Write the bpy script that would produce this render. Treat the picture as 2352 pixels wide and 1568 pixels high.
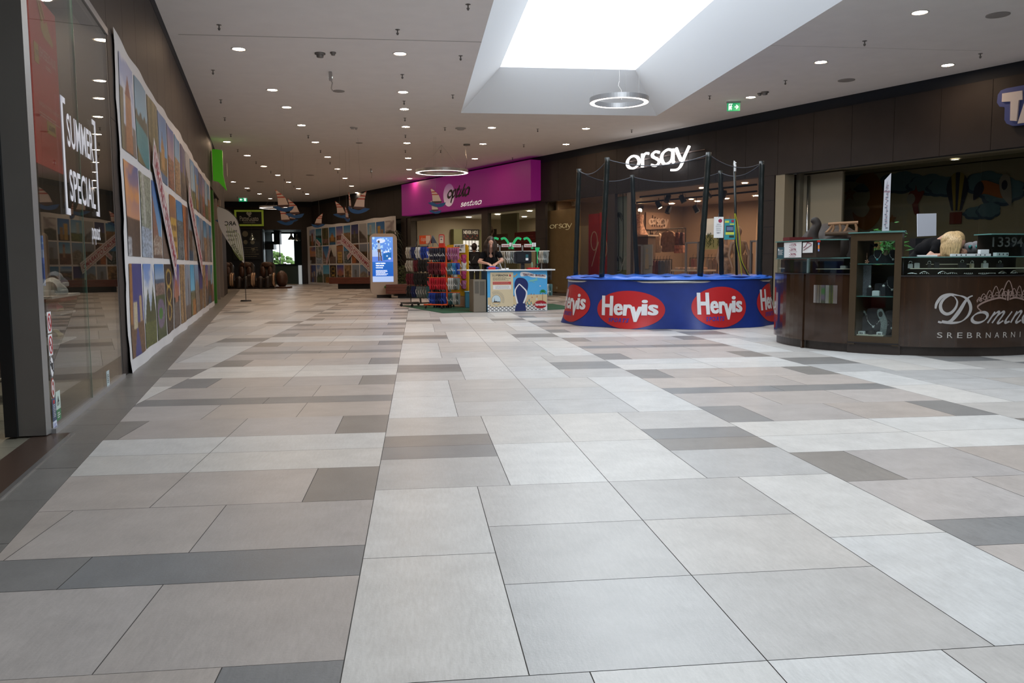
import bpy, math, random
import numpy as np
from mathutils import Vector, Matrix
random.seed(7)
for _o in list(bpy.data.objects): bpy.data.objects.remove(_o)
SC = bpy.context.scene
COL = SC.collection
# ---------------------------------------------------------------- camera
CAM_H = 1.03
YAW, PITCH, ROLL, FPX = math.radians(6.551), math.radians(5.339), math.radians(-0.328), 1893.0
_cy, _sy, _cp, _sp = math.cos(YAW), math.sin(YAW), math.cos(PITCH), math.sin(PITCH)
_f = Vector((_sy*_cp, _cy*_cp, -_sp)); _r = Vector((_cy, -_sy, 0)); _u = _r.cross(_f)
_c, _s = math.cos(ROLL), math.sin(ROLL)
CR = _c*_r + _s*_u; CU = -_s*_r + _c*_u; CF = _f
cam = bpy.data.cameras.new('camera'); camo = bpy.data.objects.new('camera', cam); COL.objects.link(camo)
m = Matrix.Identity(4)
for i in range(3):
    m[i][0] = CR[i]; m[i][1] = CU[i]; m[i][2] = -CF[i]
m[2][3] = CAM_H
camo.matrix_world = m
cam.sensor_width = 36.0; cam.lens = FPX/2352*36.0; cam.clip_start = 0.05; cam.clip_end = 400
SC.camera = camo
# ---------------------------------------------------------------- world, exposure
w = bpy.data.worlds.new('sky'); SC.world = w; w.use_nodes = True
bg = w.node_tree.nodes['Background']; bg.inputs[0].default_value = (0.86, 0.94, 1.0, 1); bg.inputs[1].default_value = 2.2
SC.view_settings.view_transform = 'Standard'; SC.view_settings.look = 'None'
SC.view_settings.gamma = 1; SC.view_settings.use_curve_mapping = False
SC.view_settings.exposure = 0.30
SKY_L = 4.0          # radiance of the overcast sky through the rooflight
LAMP_L = 135.0        # radiance of a downlight
# ---------------------------------------------------------------- helpers
def ray(x, y): return CR*(x-1176) + CU*(784-y) + CF*FPX
def at(x, y, z=0.0):
    d = ray(x, y); t = (z-CAM_H)/d.z
    return Vector((d.x*t, d.y*t, z))
def near(x, y, dist):
    d = ray(x, y); t = dist/math.hypot(d.x, d.y)
    return Vector((d.x*t, d.y*t, CAM_H+d.z*t))
def zof(x, y, X, Y):
    d = ray(x, y); t = (d.x*X+d.y*Y)/(d.x**2+d.y**2); return CAM_H+d.z*t
MATS = {}
def mat(name, col=(.5, .5, .5), rough=.5, metal=0.0, emit=None, es=1.0, attr=None, noise=0.0, nscale=20.0, trans=0.0, alpha=1.0, coat=0.0, bump=0.0, stretch=(1, 1, 1), ior=1.45, spec=.5):
    if name in MATS: return MATS[name]
    M = bpy.data.materials.new(name); M.use_nodes = True; nt = M.node_tree; b = nt.nodes['Principled BSDF']
    b.inputs['Base Color'].default_value = (*col, 1); b.inputs['Roughness'].default_value = rough; b.inputs['Metallic'].default_value = metal
    b.inputs['IOR'].default_value = ior; b.inputs['Specular IOR Level'].default_value = spec
    if coat: b.inputs['Coat Weight'].default_value = coat; b.inputs['Coat Roughness'].default_value = .06
    if trans: b.inputs['Transmission Weight'].default_value = trans
    if alpha < 1: b.inputs['Alpha'].default_value = alpha
    if emit: b.inputs['Emission Color'].default_value = (*emit, 1); b.inputs['Emission Strength'].default_value = es
    src = None
    if attr:
        a = nt.nodes.new('ShaderNodeAttribute'); a.attribute_name = attr; src = a.outputs['Color']
        nt.links.new(src, b.inputs['Base Color'])
        if emit: nt.links.new(src, b.inputs['Emission Color'])
    if noise or bump:
        tc = nt.nodes.new('ShaderNodeTexCoord'); mp = nt.nodes.new('ShaderNodeMapping'); mp.inputs['Scale'].default_value = stretch
        nz = nt.nodes.new('ShaderNodeTexNoise'); nz.inputs['Scale'].default_value = nscale; nz.inputs['Detail'].default_value = 6
        nt.links.new(tc.outputs['Object'], mp.inputs[0]); nt.links.new(mp.outputs[0], nz.inputs['Vector'])
        if noise:
            mr = nt.nodes.new('ShaderNodeMapRange'); mr.inputs['To Min'].default_value = 1-noise; mr.inputs['To Max'].default_value = 1+noise
            mr.inputs['From Min'].default_value = .3; mr.inputs['From Max'].default_value = .7
            nt.links.new(nz.outputs['Fac'], mr.inputs['Value'])
            mx = nt.nodes.new('ShaderNodeVectorMath'); mx.operation = 'SCALE'
            if src: nt.links.new(src, mx.inputs[0])
            else: mx.inputs[0].default_value = col
            nt.links.new(mr.outputs[0], mx.inputs['Scale']); nt.links.new(mx.outputs[0], b.inputs['Base Color'])
        if bump:
            bp = nt.nodes.new('ShaderNodeBump'); bp.inputs['Strength'].default_value = bump; bp.inputs['Distance'].default_value = .003
            nt.links.new(nz.outputs['Fac'], bp.inputs['Height']); nt.links.new(bp.outputs[0], b.inputs['Normal'])
    MATS[name] = M
    return M
def glassmat(name, tint=(.8, .85, .85), refl=.10, rough=0.0):
    """thin architectural pane: mostly clear, mirror reflection rising at grazing angles"""
    if name in MATS: return MATS[name]
    M = bpy.data.materials.new(name); M.use_nodes = True; nt = M.node_tree; nt.nodes.clear()
    o = nt.nodes.new('ShaderNodeOutputMaterial'); mx = nt.nodes.new('ShaderNodeMixShader'); tr = nt.nodes.new('ShaderNodeBsdfTransparent')
    gl = nt.nodes.new('ShaderNodeBsdfGlossy'); lw = nt.nodes.new('ShaderNodeLayerWeight'); lw.inputs[0].default_value = .5; fr = nt.nodes.new('ShaderNodeMath'); fr.operation = 'POWER'; fr.inputs[1].default_value = 5.0; nt.links.new(lw.outputs['Facing'], fr.inputs[0])
    ad = nt.nodes.new('ShaderNodeMath'); ad.operation = 'ADD'; ad.use_clamp = True; ad.inputs[1].default_value = refl
    tr.inputs[0].default_value = (*tint, 1); gl.inputs['Roughness'].default_value = rough; gl.inputs[0].default_value = (.80, .82, .82, 1)
    nt.links.new(fr.outputs[0], ad.inputs[0]); nt.links.new(ad.outputs[0], mx.inputs[0])
    nt.links.new(tr.outputs[0], mx.inputs[1]); nt.links.new(gl.outputs[0], mx.inputs[2]); nt.links.new(mx.outputs[0], o.inputs[0])
    MATS[name] = M; return M
class Fr:
    """a local frame: a along u, b up v, c out n"""
    def __init__(s, o, u=(1, 0, 0), v=(0, 0, 1), n=None):
        s.o = Vector(o); s.u = Vector(u).normalized(); s.v = Vector(v).normalized(); s.n = Vector(n).normalized() if n else s.u.cross(s.v).normalized()
    def __call__(s, a, b, c=0.0): return s.o + s.u*a + s.v*b + s.n*c
    def at(s, a, b=0, c=0, rot=0.0):
        u = s.u
        if rot: u = Matrix.Rotation(rot, 3, 'Z') @ u
        return Fr(s(a, b, c), u, s.v)
    def roll(s, ang):
        q = Matrix.Rotation(ang, 3, s.n); return Fr(s.o, q @ s.u, q @ s.v, s.n)
def gframe(x, y, z=0, deg=0.0):
    a = math.radians(deg); return Fr((x, y, z), (math.cos(a), math.sin(a), 0))
class MB:
    def __init__(s): s.v = []; s.f = []; s.mi = []; s.fc = []
    def add(s, vs, fs, mi=0, col=None):
        n = len(s.v); s.v += [tuple(p) for p in vs]; s.f += [tuple(i+n for i in q) for q in fs]; s.mi += [mi]*len(fs); s.fc += [col]*len(fs); return s
    def box(s, fr, a0, a1, b0, b1, c0, c1, mi=0, col=None):
        vs = [fr(a, b, c) for c in (c0, c1) for b in (b0, b1) for a in (a0, a1)]
        return s.add(vs, [(0, 2, 3, 1), (4, 5, 7, 6), (0, 1, 5, 4), (2, 6, 7, 3), (0, 4, 6, 2), (1, 3, 7, 5)], mi, col)
    def quad(s, fr, a0, a1, b0, b1, c=0, mi=0, col=None):
        return s.add([fr(a0, b0, c), fr(a1, b0, c), fr(a1, b1, c), fr(a0, b1, c)], [(0, 1, 2, 3)], mi, col)
    def prism(s, fr, pts, c0, c1, mi=0, col=None):
        n = len(pts); vs = [fr(a, b, c0) for a, b in pts]+[fr(a, b, c1) for a, b in pts]
        fs = [tuple(range(n-1, -1, -1)), tuple(range(n, 2*n))]+[(i, (i+1) % n, n+(i+1) % n, n+i) for i in range(n)]
        return s.add(vs, fs, mi, col)
    def poly(s, fr, pts, c=0, mi=0, col=None): return s.add([fr(a, b, c) for a, b in pts], [tuple(range(len(pts)))], mi, col)
    def cyl(s, p0, p1, r0, r1=None, n=12, mi=0, cap=True, col=None):
        return s.tube([p0, p1], [r0, r0 if r1 is None else r1], n, mi, cap, col)
    def tube(s, pts, r, n=8, mi=0, cap=True, col=None, flat=1.0):
        pts = [Vector(p) for p in pts]; k = len(pts); rs = r if isinstance(r, (list, tuple)) else [r]*k
        vs = []; prev = None
        for i, p in enumerate(pts):
            t = (pts[min(i+1, k-1)]-pts[max(i-1, 0)])
            t = t.normalized() if t.length > 1e-9 else Vector((0, 0, 1))
            if prev is None:
                a = Vector((0, 0, 1)) if abs(t.z) < .9 else Vector((1, 0, 0)); x = t.cross(a).normalized()
            else:
                x = (prev - t*prev.dot(t)); x = x.normalized() if x.length > 1e-6 else t.orthogonal().normalized()
            prev = x; y = t.cross(x)
            for j in range(n):
                an = 2*math.pi*j/n; vs.append(p+(x*math.cos(an)+y*math.sin(an)*flat)*rs[i])
        fs = [(i*n+j, i*n+(j+1) % n, (i+1)*n+(j+1) % n, (i+1)*n+j) for i in range(k-1) for j in range(n)]
        if cap: fs += [tuple(range(n-1, -1, -1)), tuple(range((k-1)*n, k*n))]
        return s.add(vs, fs, mi, col)
    def lathe(s, c, prof, n=24, mi=0, col=None, axis=None, sx=1, sy=1, a0=0, a1=2*math.pi):
        """prof: list of (r, z)"""
        c = Vector(c); full = abs(a1-a0-2*math.pi) < 1e-6; m_ = n if full else n+1; vs = []
        for r, z in prof:
            for j in range(m_):
                an = a0+(a1-a0)*j/n; vs.append(c+Vector((r*sx*math.cos(an), r*sy*math.sin(an), z)))
        fs = []
        for i in range(len(prof)-1):
            for j in range(n):
                j2 = (j+1) % m_; fs.append((i*m_+j, i*m_+j2, (i+1)*m_+j2, (i+1)*m_+j))
        return s.add(vs, fs, mi, col)
    def ball(s, c, r, n=12, k=8, mi=0, sc=(1, 1, 1), rot=None, col=None):
        c = Vector(c); vs = []
        for i in range(k+1):
            ph = math.pi*i/k
            for j in range(n):
                an = 2*math.pi*j/n; p = Vector((math.sin(ph)*math.cos(an)*sc[0], math.sin(ph)*math.sin(an)*sc[1], math.cos(ph)*sc[2]))*r
                if rot: p = rot @ p
                vs.append(c+p)
        fs = [(i*n+j, (i+1)*n+j, (i+1)*n+(j+1) % n, i*n+(j+1) % n) for i in range(k) for j in range(n)]
        return s.add(vs, fs, mi, col)
    def capsule(s, p0, p1, r0, r1, n=12, mi=0):
        p0, p1 = Vector(p0), Vector(p1); d = (p1-p0); L = d.length; d = d/L if L > 0 else Vector((0, 0, 1)); ps = []; rs = []
        for i in range(5): a = math.pi/2*i/4; ps.append(p0-d*r0*math.cos(a)); rs.append(max(r0*math.sin(a), .0004))
        for i in range(5): a = math.pi/2*i/4; ps.append(p1+d*r1*math.sin(a)); rs.append(max(r1*math.cos(a), .0004))
        return s.tube(ps, rs, n, mi, True)
    def ribbon(s, fr, pts, wd, c=0.0, th=0.004, mi=0, pen=None, col=None):
        """flat stroke along 2d pts; pen=(angle, thin, thick) gives a broad-nib line"""
        k = len(pts); L = []; R = []
        for i in range(k):
            x0, y0 = pts[max(i-1, 0)]; x1, y1 = pts[min(i+1, k-1)]; dx, dy = x1-x0, y1-y0; l = math.hypot(dx, dy) or 1; dx /= l; dy /= l
            if pen: wi = pen[1]+(pen[2]-pen[1])*abs(dx*math.sin(pen[0])-dy*math.cos(pen[0]))
            else: wi = wd[i] if isinstance(wd, (list, tuple)) else wd
            L.append((pts[i][0]-dy*wi/2, pts[i][1]+dx*wi/2)); R.append((pts[i][0]+dy*wi/2, pts[i][1]-dx*wi/2))
        for i in range(k-1):
            q = [R[i], R[i+1], L[i+1], L[i]]
            vs = [fr(a, b, c) for a, b in q]+[fr(a, b, c+th) for a, b in q]
            fs = [(4, 5, 6, 7), (0, 1, 5, 4), (2, 3, 7, 6)]
            if i == 0: fs.append((3, 0, 4, 7))
            if i == k-2: fs.append((1, 2, 6, 5))
            s.add(vs, fs, mi, col)
        return s
    def build(s, name, mt, parent=None, smooth=False, bevel=0, mods=()):
        me = bpy.data.meshes.new(name); me.from_pydata([tuple(v) for v in s.v], [], s.f)
        mts = mt if isinstance(mt, (list, tuple)) else [mt]
        for q in mts: me.materials.append(q)
        me.polygons.foreach_set('material_index', s.mi)
        if any(c is not None for c in s.fc):
            ca = me.color_attributes.new('tint', 'FLOAT_COLOR', 'CORNER'); arr = []
            for p, c in zip(me.polygons, s.fc): arr += list(c if c is not None else (.5, .5, .5))[:3]*0 + [x for _ in range(p.loop_total) for x in (*(c or (.5, .5, .5)), 1.0)]
            ca.data.foreach_set('color', arr)
        if smooth: me.polygons.foreach_set('use_smooth', [True]*len(me.polygons))
        me.update()
        o = bpy.data.objects.new(name, me); COL.objects.link(o)
        if bevel:
            b = o.modifiers.new('bevel', 'BEVEL'); b.width = bevel; b.segments = 2; b.limit_method = 'ANGLE'
        if parent is not None:
            o.parent = parent; o.matrix_parent_inverse = PINV.get(parent.name, Matrix.Identity(4))
        return o
PINV = {}
def tag(o, label=None, cat=None, group=None, kind=None):
    if label: o['label'] = label
    if cat: o['category'] = cat
    if group: o['group'] = group
    if kind: o['kind'] = kind
    return o
def thing(name, label, cat, loc=(0, 0, 0), group=None):
    o = bpy.data.objects.new(name, None); COL.objects.link(o); o.location = loc; o.empty_display_size = .1
    PINV[o.name] = Matrix.Translation(-Vector(loc)); return tag(o, label, cat, group)
def struct(name, mb, mt, **k):
    o = mb.build(name, mt, **k); o['kind'] = 'structure'; return o
def copy_tree(o, loc=None, rotz=None, label=None, parent=None, scale=None):
    c = o.copy(); COL.objects.link(c)
    if parent is not None: c.parent = parent
    if loc is not None: c.location = loc
    if rotz is not None: c.rotation_euler = (0, 0, rotz)
    if scale is not None: c.scale = scale if isinstance(scale, (tuple, list)) else (scale,)*3
    if label: c['label'] = label
    for ch in KIDS(o): copy_tree(ch, parent=c)
    return c
def KIDS(o): return [x for x in COL.objects if x.parent == o]
ORD = ['first', 'second', 'third', 'fourth', 'fifth', 'sixth', 'seventh', 'eighth', 'ninth', 'tenth', 'eleventh', 'twelfth', 'thirteenth', 'fourteenth', 'fifteenth', 'sixteenth']
# text -> 2d triangles
TXT = {}
def glyphs(body, bold=0.0, shear=0.0, space=1.0):
    k = (body, bold, shear, space)
    if k in TXT: return TXT[k]
    cu = bpy.data.curves.new('t', 'FONT'); cu.body = body; cu.offset = bold; cu.shear = shear; cu.space_character = space; cu.resolution_u = 3
    ob = bpy.data.objects.new('t', cu); COL.objects.link(ob); dg = bpy.context.evaluated_depsgraph_get(); dg.update()
    me = bpy.data.meshes.new_from_object(ob.evaluated_get(dg)); vs = [(v.co.x, v.co.y) for v in me.vertices]; fs = [tuple(p.vertices) for p in me.polygons]
    bpy.data.objects.remove(ob); bpy.data.curves.remove(cu); bpy.data.meshes.remove(me)
    xs = [a for a, b in vs] or [0]; ys = [b for a, b in vs] or [0]; x0, x1, y0, y1 = min(xs), max(xs), min(ys), max(ys)
    vs = [((a-x0)/max(x1-x0, 1e-6), (b-y0)/max(y1-y0, 1e-6)) for a, b in vs]
    TXT[k] = (vs, fs); return TXT[k]
def text(mb, body, fr, a0, a1, b0, b1, c=0.002, mi=0, bold=0.0, shear=0.0, space=1.0, col=None, warp=None, th=0.0):
    vs, fs = glyphs(body, bold, shear, space)
    P = [(a0+(a1-a0)*x, b0+(b1-b0)*y) for x, y in vs]
    if warp: V = [warp(a, b, c) for a, b in P]
    else: V = [fr(a, b, c) for a, b in P]
    mb.add(V, fs, mi, col)
    if th:
        V2 = [fr(a, b, c-th) for a, b in P]; cnt = {}
        for f in fs:
            for i in range(len(f)):
                e = (f[i], f[(i+1) % len(f)]); cnt[e] = 1
        side = [(e[1], e[0], e[0]+len(P), e[1]+len(P)) for e in cnt if (e[1], e[0]) not in cnt]
        mb.add(V+V2, side, mi, col)
def lines(mb, fr, a0, a1, b0, b1, n, c=.002, mi=0, seed=1, fill=.5, col=None):
    rr = random.Random(seed); h = (b1-b0)/n
    for i in range(n):
        x = a0; y = b1-(i+.5)*h; e = a1-(a1-a0)*rr.uniform(0, .35)
        while x < e:
            wl = rr.uniform(.05, .16)*(a1-a0); mb.quad(fr, x, min(x+wl, a1), y-h*fill/2, y+h*fill/2, c, mi, col); x += wl+.02*(a1-a0)
def smooth_pts(p, n=8, closed=False):
    out = []; k = len(p); rng = range(k if closed else k-1)
    g = (lambda i: p[i % k]) if closed else (lambda i: p[min(max(i, 0), k-1)])
    for i in rng:
        a, b, c, d = g(i-1), g(i), g(i+1), g(i+2)
        for j in range(n):
            t = j/n; out.append(tuple(.5*((2*b[q])+(-a[q]+c[q])*t+(2*a[q]-5*b[q]+4*c[q]-d[q])*t*t+(-a[q]+3*b[q]-3*c[q]+d[q])*t**3) for q in range(len(b))))
    if not closed: out.append(tuple(p[-1]))
    else: out.append(out[0])
    return out
def ell(cx, cy, rx, ry, n=24, a0=0, a1=360):
    return [(cx+rx*math.cos(math.radians(a0+(a1-a0)*i/n)), cy+ry*math.sin(math.radians(a0+(a1-a0)*i/n))) for i in range(n+1)]
LW = Fr((-2.25, 5.31, 0), (-.1776, .9841, 0))      # left shop front: a runs away from the camera
RW = Fr((-5.81, 47.78, 0), (.4398, -.8981, 0))     # right shop front: a runs towards the camera
H = 4.6
def hit(fr, x, y, c=0.0):
    """where the line of sight through photo point (x, y) meets the plane c of a frame, as (a, b)"""
    d = ray(x, y); o = Vector((0, 0, CAM_H)); p0 = fr(0, 0, c); t = (p0-o).dot(fr.n)/d.dot(fr.n); q = o+d*t-fr.o
    return q.dot(fr.u), q.dot(fr.v)
def hits(fr, pts, c=0.0): return [hit(fr, x, y, c) for x, y in pts]
# broad-nib letter strokes, x-height 1
PEN = {
 'o': [[*ell(.5, .5, .46, .46, 24, 80, 440)]],
 'r': [[(.1, 0), (.1, 1.02)], smooth_pts([(.1, .62), (.2, .88), (.38, 1.0), (.55, .95)])],
 's': [smooth_pts([(.58, .9), (.35, 1.0), (.12, .88), (.14, .66), (.4, .48), (.6, .28), (.5, .06), (.28, -.02), (.04, .08)])],
 'a': [smooth_pts([(.8, .88), (.5, 1.0), (.15, .82), (.04, .45), (.2, .05), (.5, .02), (.78, .3), (.84, .98)]), [(.84, 1.0), (.84, .15), (.9, 0)]],
 'y': [[(.02, 1.0), (.2, .5), (.38, .08)], smooth_pts([(.92, 1.0), (.62, .35), (.36, -.3), (.1, -.52), (-.3, -.5)])],
 'p': [[(.12, .98), (.02, -.75)], smooth_pts([(.1, .7), (.35, .98), (.62, .75), (.55, .25), (.25, .02), (.05, .25)])],
 't': [smooth_pts([(.45, 1.5), (.2, .5), (.15, .05), (.45, .05), (.6, .2)]), [(.02, .95), (.62, 1.0)]],
 'i': [smooth_pts([(.3, .98), (.12, .3), (.18, .02), (.42, .12)])],
 'k': [[(.42, 1.6), (.02, 0)], [(.14, .42), (.68, .98)], smooth_pts([(.24, .5), (.4, .3), (.52, .02), (.75, .12)])],
 'e': [smooth_pts([(.1, .45), (.5, .65), (.45, .98), (.18, .8), (.08, .3), (.3, .0), (.65, .25)])],
 'n': [smooth_pts([(.2, .98), (.05, 0)]), smooth_pts([(.1, .5), (.4, .95), (.58, .85), (.45, .2), (.55, .0), (.8, .2)])],
 'm': [smooth_pts([(.2, .98), (.05, 0)]), smooth_pts([(.1, .5), (.38, .95), (.5, .8), (.35, 0)]), smooth_pts([(.42, .5), (.72, .95), (.86, .8), (.74, .1), (.85, .0), (1.05, .2)])],
}
PW = {'o': 1.12, 'r': .74, 's': .72, 'a': 1.02, 'y': .95, 'p': .8, 't': .68, 'i': .5, 'k': .78, 'e': .7, 'n': .85, 'm': 1.12}
def pen_word(mb, word, fr, a0, a1, b0, xh, c, th, thin, thick, ang=.35, shear=0.0, mi=0, col=None):
    tot = sum(PW[ch] for ch in word); sx = (a1-a0)/tot; x = a0
    for ch in word:
        for st in PEN[ch]:
            P = [(x+(p[0]+shear*p[1]*xh/sx)*sx, b0+p[1]*xh) for p in st]
            mb.ribbon(fr, P, 0, c, th, mi, pen=(ang, thin, thick), col=col)
        x += PW[ch]*sx
def rrect(a0, a1, b0, b1, r, n=6):
    P = []
    for cx, cy, s0 in ((a1-r, b0+r, -90), (a1-r, b1-r, 0), (a0+r, b1-r, 90), (a0+r, b0+r, 180)):
        for k in range(n+1): an = math.radians(s0+90*k/n); P.append((cx+r*math.cos(an), cy+r*math.sin(an)))
    return P
# ================================================================ floor
LIGHT, PLAIN, DARK = (.575, .565, .55), (.425, .388, .368), (.228, .223, .219)
PLAINC = (.475, .462, .450); LIGHTC = (.575, .57, .56)
def tiles():
    T = []
    PX_, PY_ = 4.105, 3.58
    for kx in range(-5, 6):
        X = -.205+PX_*kx
        for ky in range(-2, 15):
            A = 1.97+PY_*ky; B = A+PY_/2; q = PY_/6
            for x0, x1 in ((0, .47), (1.735, 2.205)):
                T.append((X+x0, X+x1, A, A+1.5*q, LIGHTC, 1)); T.append((X+x0, X+x1, A+1.5*q, A+3*q, LIGHTC, 1))
            for x0, x1 in ((.47, 1.095), (1.095, 1.735)):
                for j in range(3): T.append((X+x0, X+x1, A+j*q, A+(j+1)*q, PLAINC, 0))
            for x0, x1 in ((0, .625), (1.58, 2.205)):
                T.append((X+x0, X+x1, B, B+q, PLAINC, 0)); T.append((X+x0, X+x1, B+q, B+1.5*q, DARK, 0)); T.append((X+x0, X+x1, B+1.5*q, B+2*q, DARK, 0)); T.append((X+x0, X+x1, B+2*q, B+3*q, PLAINC, 0))
            for x0, x1 in ((.625, 1.095), (1.095, 1.58)):
                T.append((X+x0, X+x1, B, B+1.5*q, LIGHT, 0)); T.append((X+x0, X+x1, B+1.5*q, B+3*q, LIGHT, 0))
            # side band, 1.90 wide
            S = X+2.205; Z = 2.71+PY_*ky
            c3 = (0, .3, .94, 1.27, 1.9); 
            T.append((S, S+.94, Z, Z+.3, DARK, 1)); T.append((S+.94, S+1.9, Z, Z+.3, DARK, 1))
            for x0, x1 in ((0, .02), (.02, .64), (.64, 1.27), (1.27, 1.9)):
                if x0 == 0: continue
                T.append((S+(0 if x0 == .02 else x0), S+x1, Z+.3, Z+.9, PLAIN, 0)); T.append((S+(0 if x0 == .02 else x0), S+x1, Z+2.98, Z+PY_, PLAIN, 0))
            for y0 in (.9, 2.38):
                T.append((S, S+.31, Z+y0, Z+y0+.605, DARK, 0)); T.append((S+1.59, S+1.9, Z+y0, Z+y0+.605, DARK, 0))
                T.append((S+.31, S+.95, Z+y0, Z+y0+.605, PLAIN, 0)); T.append((S+.95, S+1.59, Z+y0, Z+y0+.605, PLAIN, 0))
            for y0, y1 in ((1.505, 1.94), (1.94, 2.38)):
                T.append((S, S+.95, Z+y0, Z+y1, LIGHT, 1)); T.append((S+.95, S+1.9, Z+y0, Z+y1, LIGHT, 1))
    return T
def clip(poly, px, py, nx, ny):
    out = []
    for i in range(len(poly)):
        a, b = poly[i], poly[(i+1) % len(poly)]; da = (a[0]-px)*nx+(a[1]-py)*ny; db = (b[0]-px)*nx+(b[1]-py)*ny
        if da >= 0: out.append(a)
        if (da >= 0) != (db >= 0): t = da/(da-db); out.append((a[0]+(b[0]-a[0])*t, a[1]+(b[1]-a[1])*t))
    return out
rf = random.Random(3)
G = Fr((0, 0, 0), (1, 0, 0), (0, 1, 0))
fm = MB(); g = .0016
ln = (LW.n.x, LW.n.y)
for x0, x1, y0, y1, c, lg in tiles():
    if x1 < -17 or x0 > 17 or y0 > 56 or y1 < -4: continue
    k = rf.uniform(.93, 1.07)*.91; c = tuple(v*k for v in c); k2 = rf.uniform(-.012, .012); c = (c[0]+k2, c[1], c[2]-k2)
    p = [(x0+g, y0+g), (x1-g, y0+g), (x1-g, y1-g), (x0+g, y1-g)]
    pb = LW(0, 0, .33)
    p = clip(p, pb.x, pb.y, *ln) if y0 < 36 else p
    if len(p) > 2: fm.poly(G, p, 0, 0, c)
    p = [(x0+g, y0+g), (x1-g, y0+g), (x1-g, y1-g), (x0+g, y1-g)]
    if y0 < 36 and x1 < 2:                   # the shops behind the left front
        pb = LW(0, 0, -.02); p = clip(p, pb.x, pb.y, -ln[0], -ln[1])
        if len(p) > 2: fm.poly(G, p, 0, 0, tuple(v*.75 for v in (.3, .28, .22)))
yy = -4.0
for i in range(68):                          # dark kerb course along the left front
    y0 = -4+i*.6+rf.uniform(0, .002); p = [(-12, y0+g), (3, y0+g), (3, y0+.6-g), (-12, y0+.6-g)]
    pb = LW(0, 0, .33-g); p = clip(p, pb.x, pb.y, -ln[0], -ln[1]); pb = LW(0, 0, -.02); p = clip(p, pb.x, pb.y, *ln)
    k = rf.uniform(.92, 1.08)
    if len(p) > 2: fm.poly(G, p, 0, 0, (.165*k, .160*k, .152*k))
fmat = mat('floor_tile', rough=.34, attr='tint')
nt = fmat.node_tree; b = nt.nodes['Principled BSDF']; an = [n for n in nt.nodes if n.type == 'ATTRIBUTE'][0]
tc = nt.nodes.new('ShaderNodeTexCoord')
def nz(scale, st, det=6, rgh=.6):
    mp = nt.nodes.new('ShaderNodeMapping'); mp.inputs['Scale'].default_value = st; z = nt.nodes.new('ShaderNodeTexNoise'); z.inputs['Scale'].default_value = scale
    z.inputs['Detail'].default_value = det; z.inputs['Roughness'].default_value = rgh
    nt.links.new(tc.outputs['Object'], mp.inputs[0]); nt.links.new(mp.outputs[0], z.inputs['Vector']); return z.outputs['Fac']
def mth(op, a, bb):
    q = nt.nodes.new('ShaderNodeMath'); q.operation = op
    for i, v in enumerate((a, bb)):
        if isinstance(v, (int, float)): q.inputs[i].default_value = v
        else: nt.links.new(v, q.inputs[i])
    return q.outputs[0]
clouds = nz(4.5, (1, 1, 1)); strk = nz(16, (5, .8, 1), 8, .7); fine = nz(120, (1, 1, 1), 3)
tot = mth('ADD', mth('MULTIPLY', mth('SUBTRACT', clouds, .5), .42), mth('ADD', mth('MULTIPLY', mth('SUBTRACT', strk, .5), .52), mth('MULTIPLY', mth('SUBTRACT', fine, .5), .14)))
sc = mth('ADD', tot, 1.0)
vm = nt.nodes.new('ShaderNodeVectorMath'); vm.operation = 'SCALE'; nt.links.new(an.outputs['Color'], vm.inputs[0]); nt.links.new(sc, vm.inputs['Scale'])
nt.links.new(vm.outputs[0], b.inputs['Base Color'])
nt.links.new(mth('ADD', mth('MULTIPLY', strk, .22), .24), b.inputs['Roughness'])
bp = nt.nodes.new('ShaderNodeBump'); bp.inputs['Strength'].default_value = .10; bp.inputs['Distance'].default_value = .004
nt.links.new(mth('ADD', strk, fine), bp.inputs['Height']); nt.links.new(bp.outputs[0], b.inputs['Normal'])
# grout slab just below the tile faces
gm = MB(); gm.box(G, -17, 17, -4, 56, -.12, -.0015)
for v in range(len(gm.v)): fm.v  # noqa
fm.add(gm.v, gm.f, 1)
fm.mi[-6:] = [1]*6
struct('floor', fm, [fmat, mat('grout', (.06, .055, .05), .9)])
# ================================================================ ceiling with rooflight well
OX0, OX1, OY0, OY1 = 1.1, 5.85, -3.4, 19.9
UX0, UX1, UY0, UY1, UZ = 1.93, 5.02, -2.4, 18.8, 5.42
cm = MB(); CF_ = Fr((0, 0, 0), (1, 0, 0), (0, 1, 0))
for a0, a1, b0, b1 in ((-17, OX0, -4, 48.9), (OX1, 17, -4, 48.9), (OX0, OX1, OY1, 48.9), (OX0, OX1, -4, OY0)):
    cm.box(CF_, a0, a1, b0, b1, H, H+.14)
struct('ceiling', cm, mat('ceiling_paint', (.86, .83, .82), .85, noise=.02, nscale=3))
wm = MB(); lo = [(OX0, OY0), (OX1, OY0), (OX1, OY1), (OX0, OY1)]; up = [(UX0, UY0), (UX1, UY0), (UX1, UY1), (UX0, UY1)]
for i in range(4):
    j = (i+1) % 4
    wm.add([(*lo[i], H), (*lo[j], H), (*up[j], UZ), (*up[i], UZ)], [(0, 1, 2, 3)])
    wm.add([(*up[i], UZ), (*up[j], UZ), (*up[j], UZ+.12), (*up[i], UZ+.12)], [(0, 1, 2, 3)])
struct('trim_1', wm, mat('well_paint', (.78, .81, .85), .8))
sk = MB(); sk.quad(Fr((0, 0, UZ+.1), (1, 0, 0), (0, 1, 0), (0, 0, 1)), UX0, UX1, UY0, UY1)
so = struct('window_1', sk, mat('rooflight_glazing', (.9, .9, .9), .4, emit=(.88, .95, 1.0), es=SKY_L))
cj = MB()
for x0, y0, x1, y1 in ((-3.6, 13.62, OX0, 13.65), (OX1, 13.4, 9.6, 13.4), (-8, 22.0, -5.6, 22.0)):
    cj.box(CF_, x0, x1, y0-.003, y1+.003, H-.002, H+.001)
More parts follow.
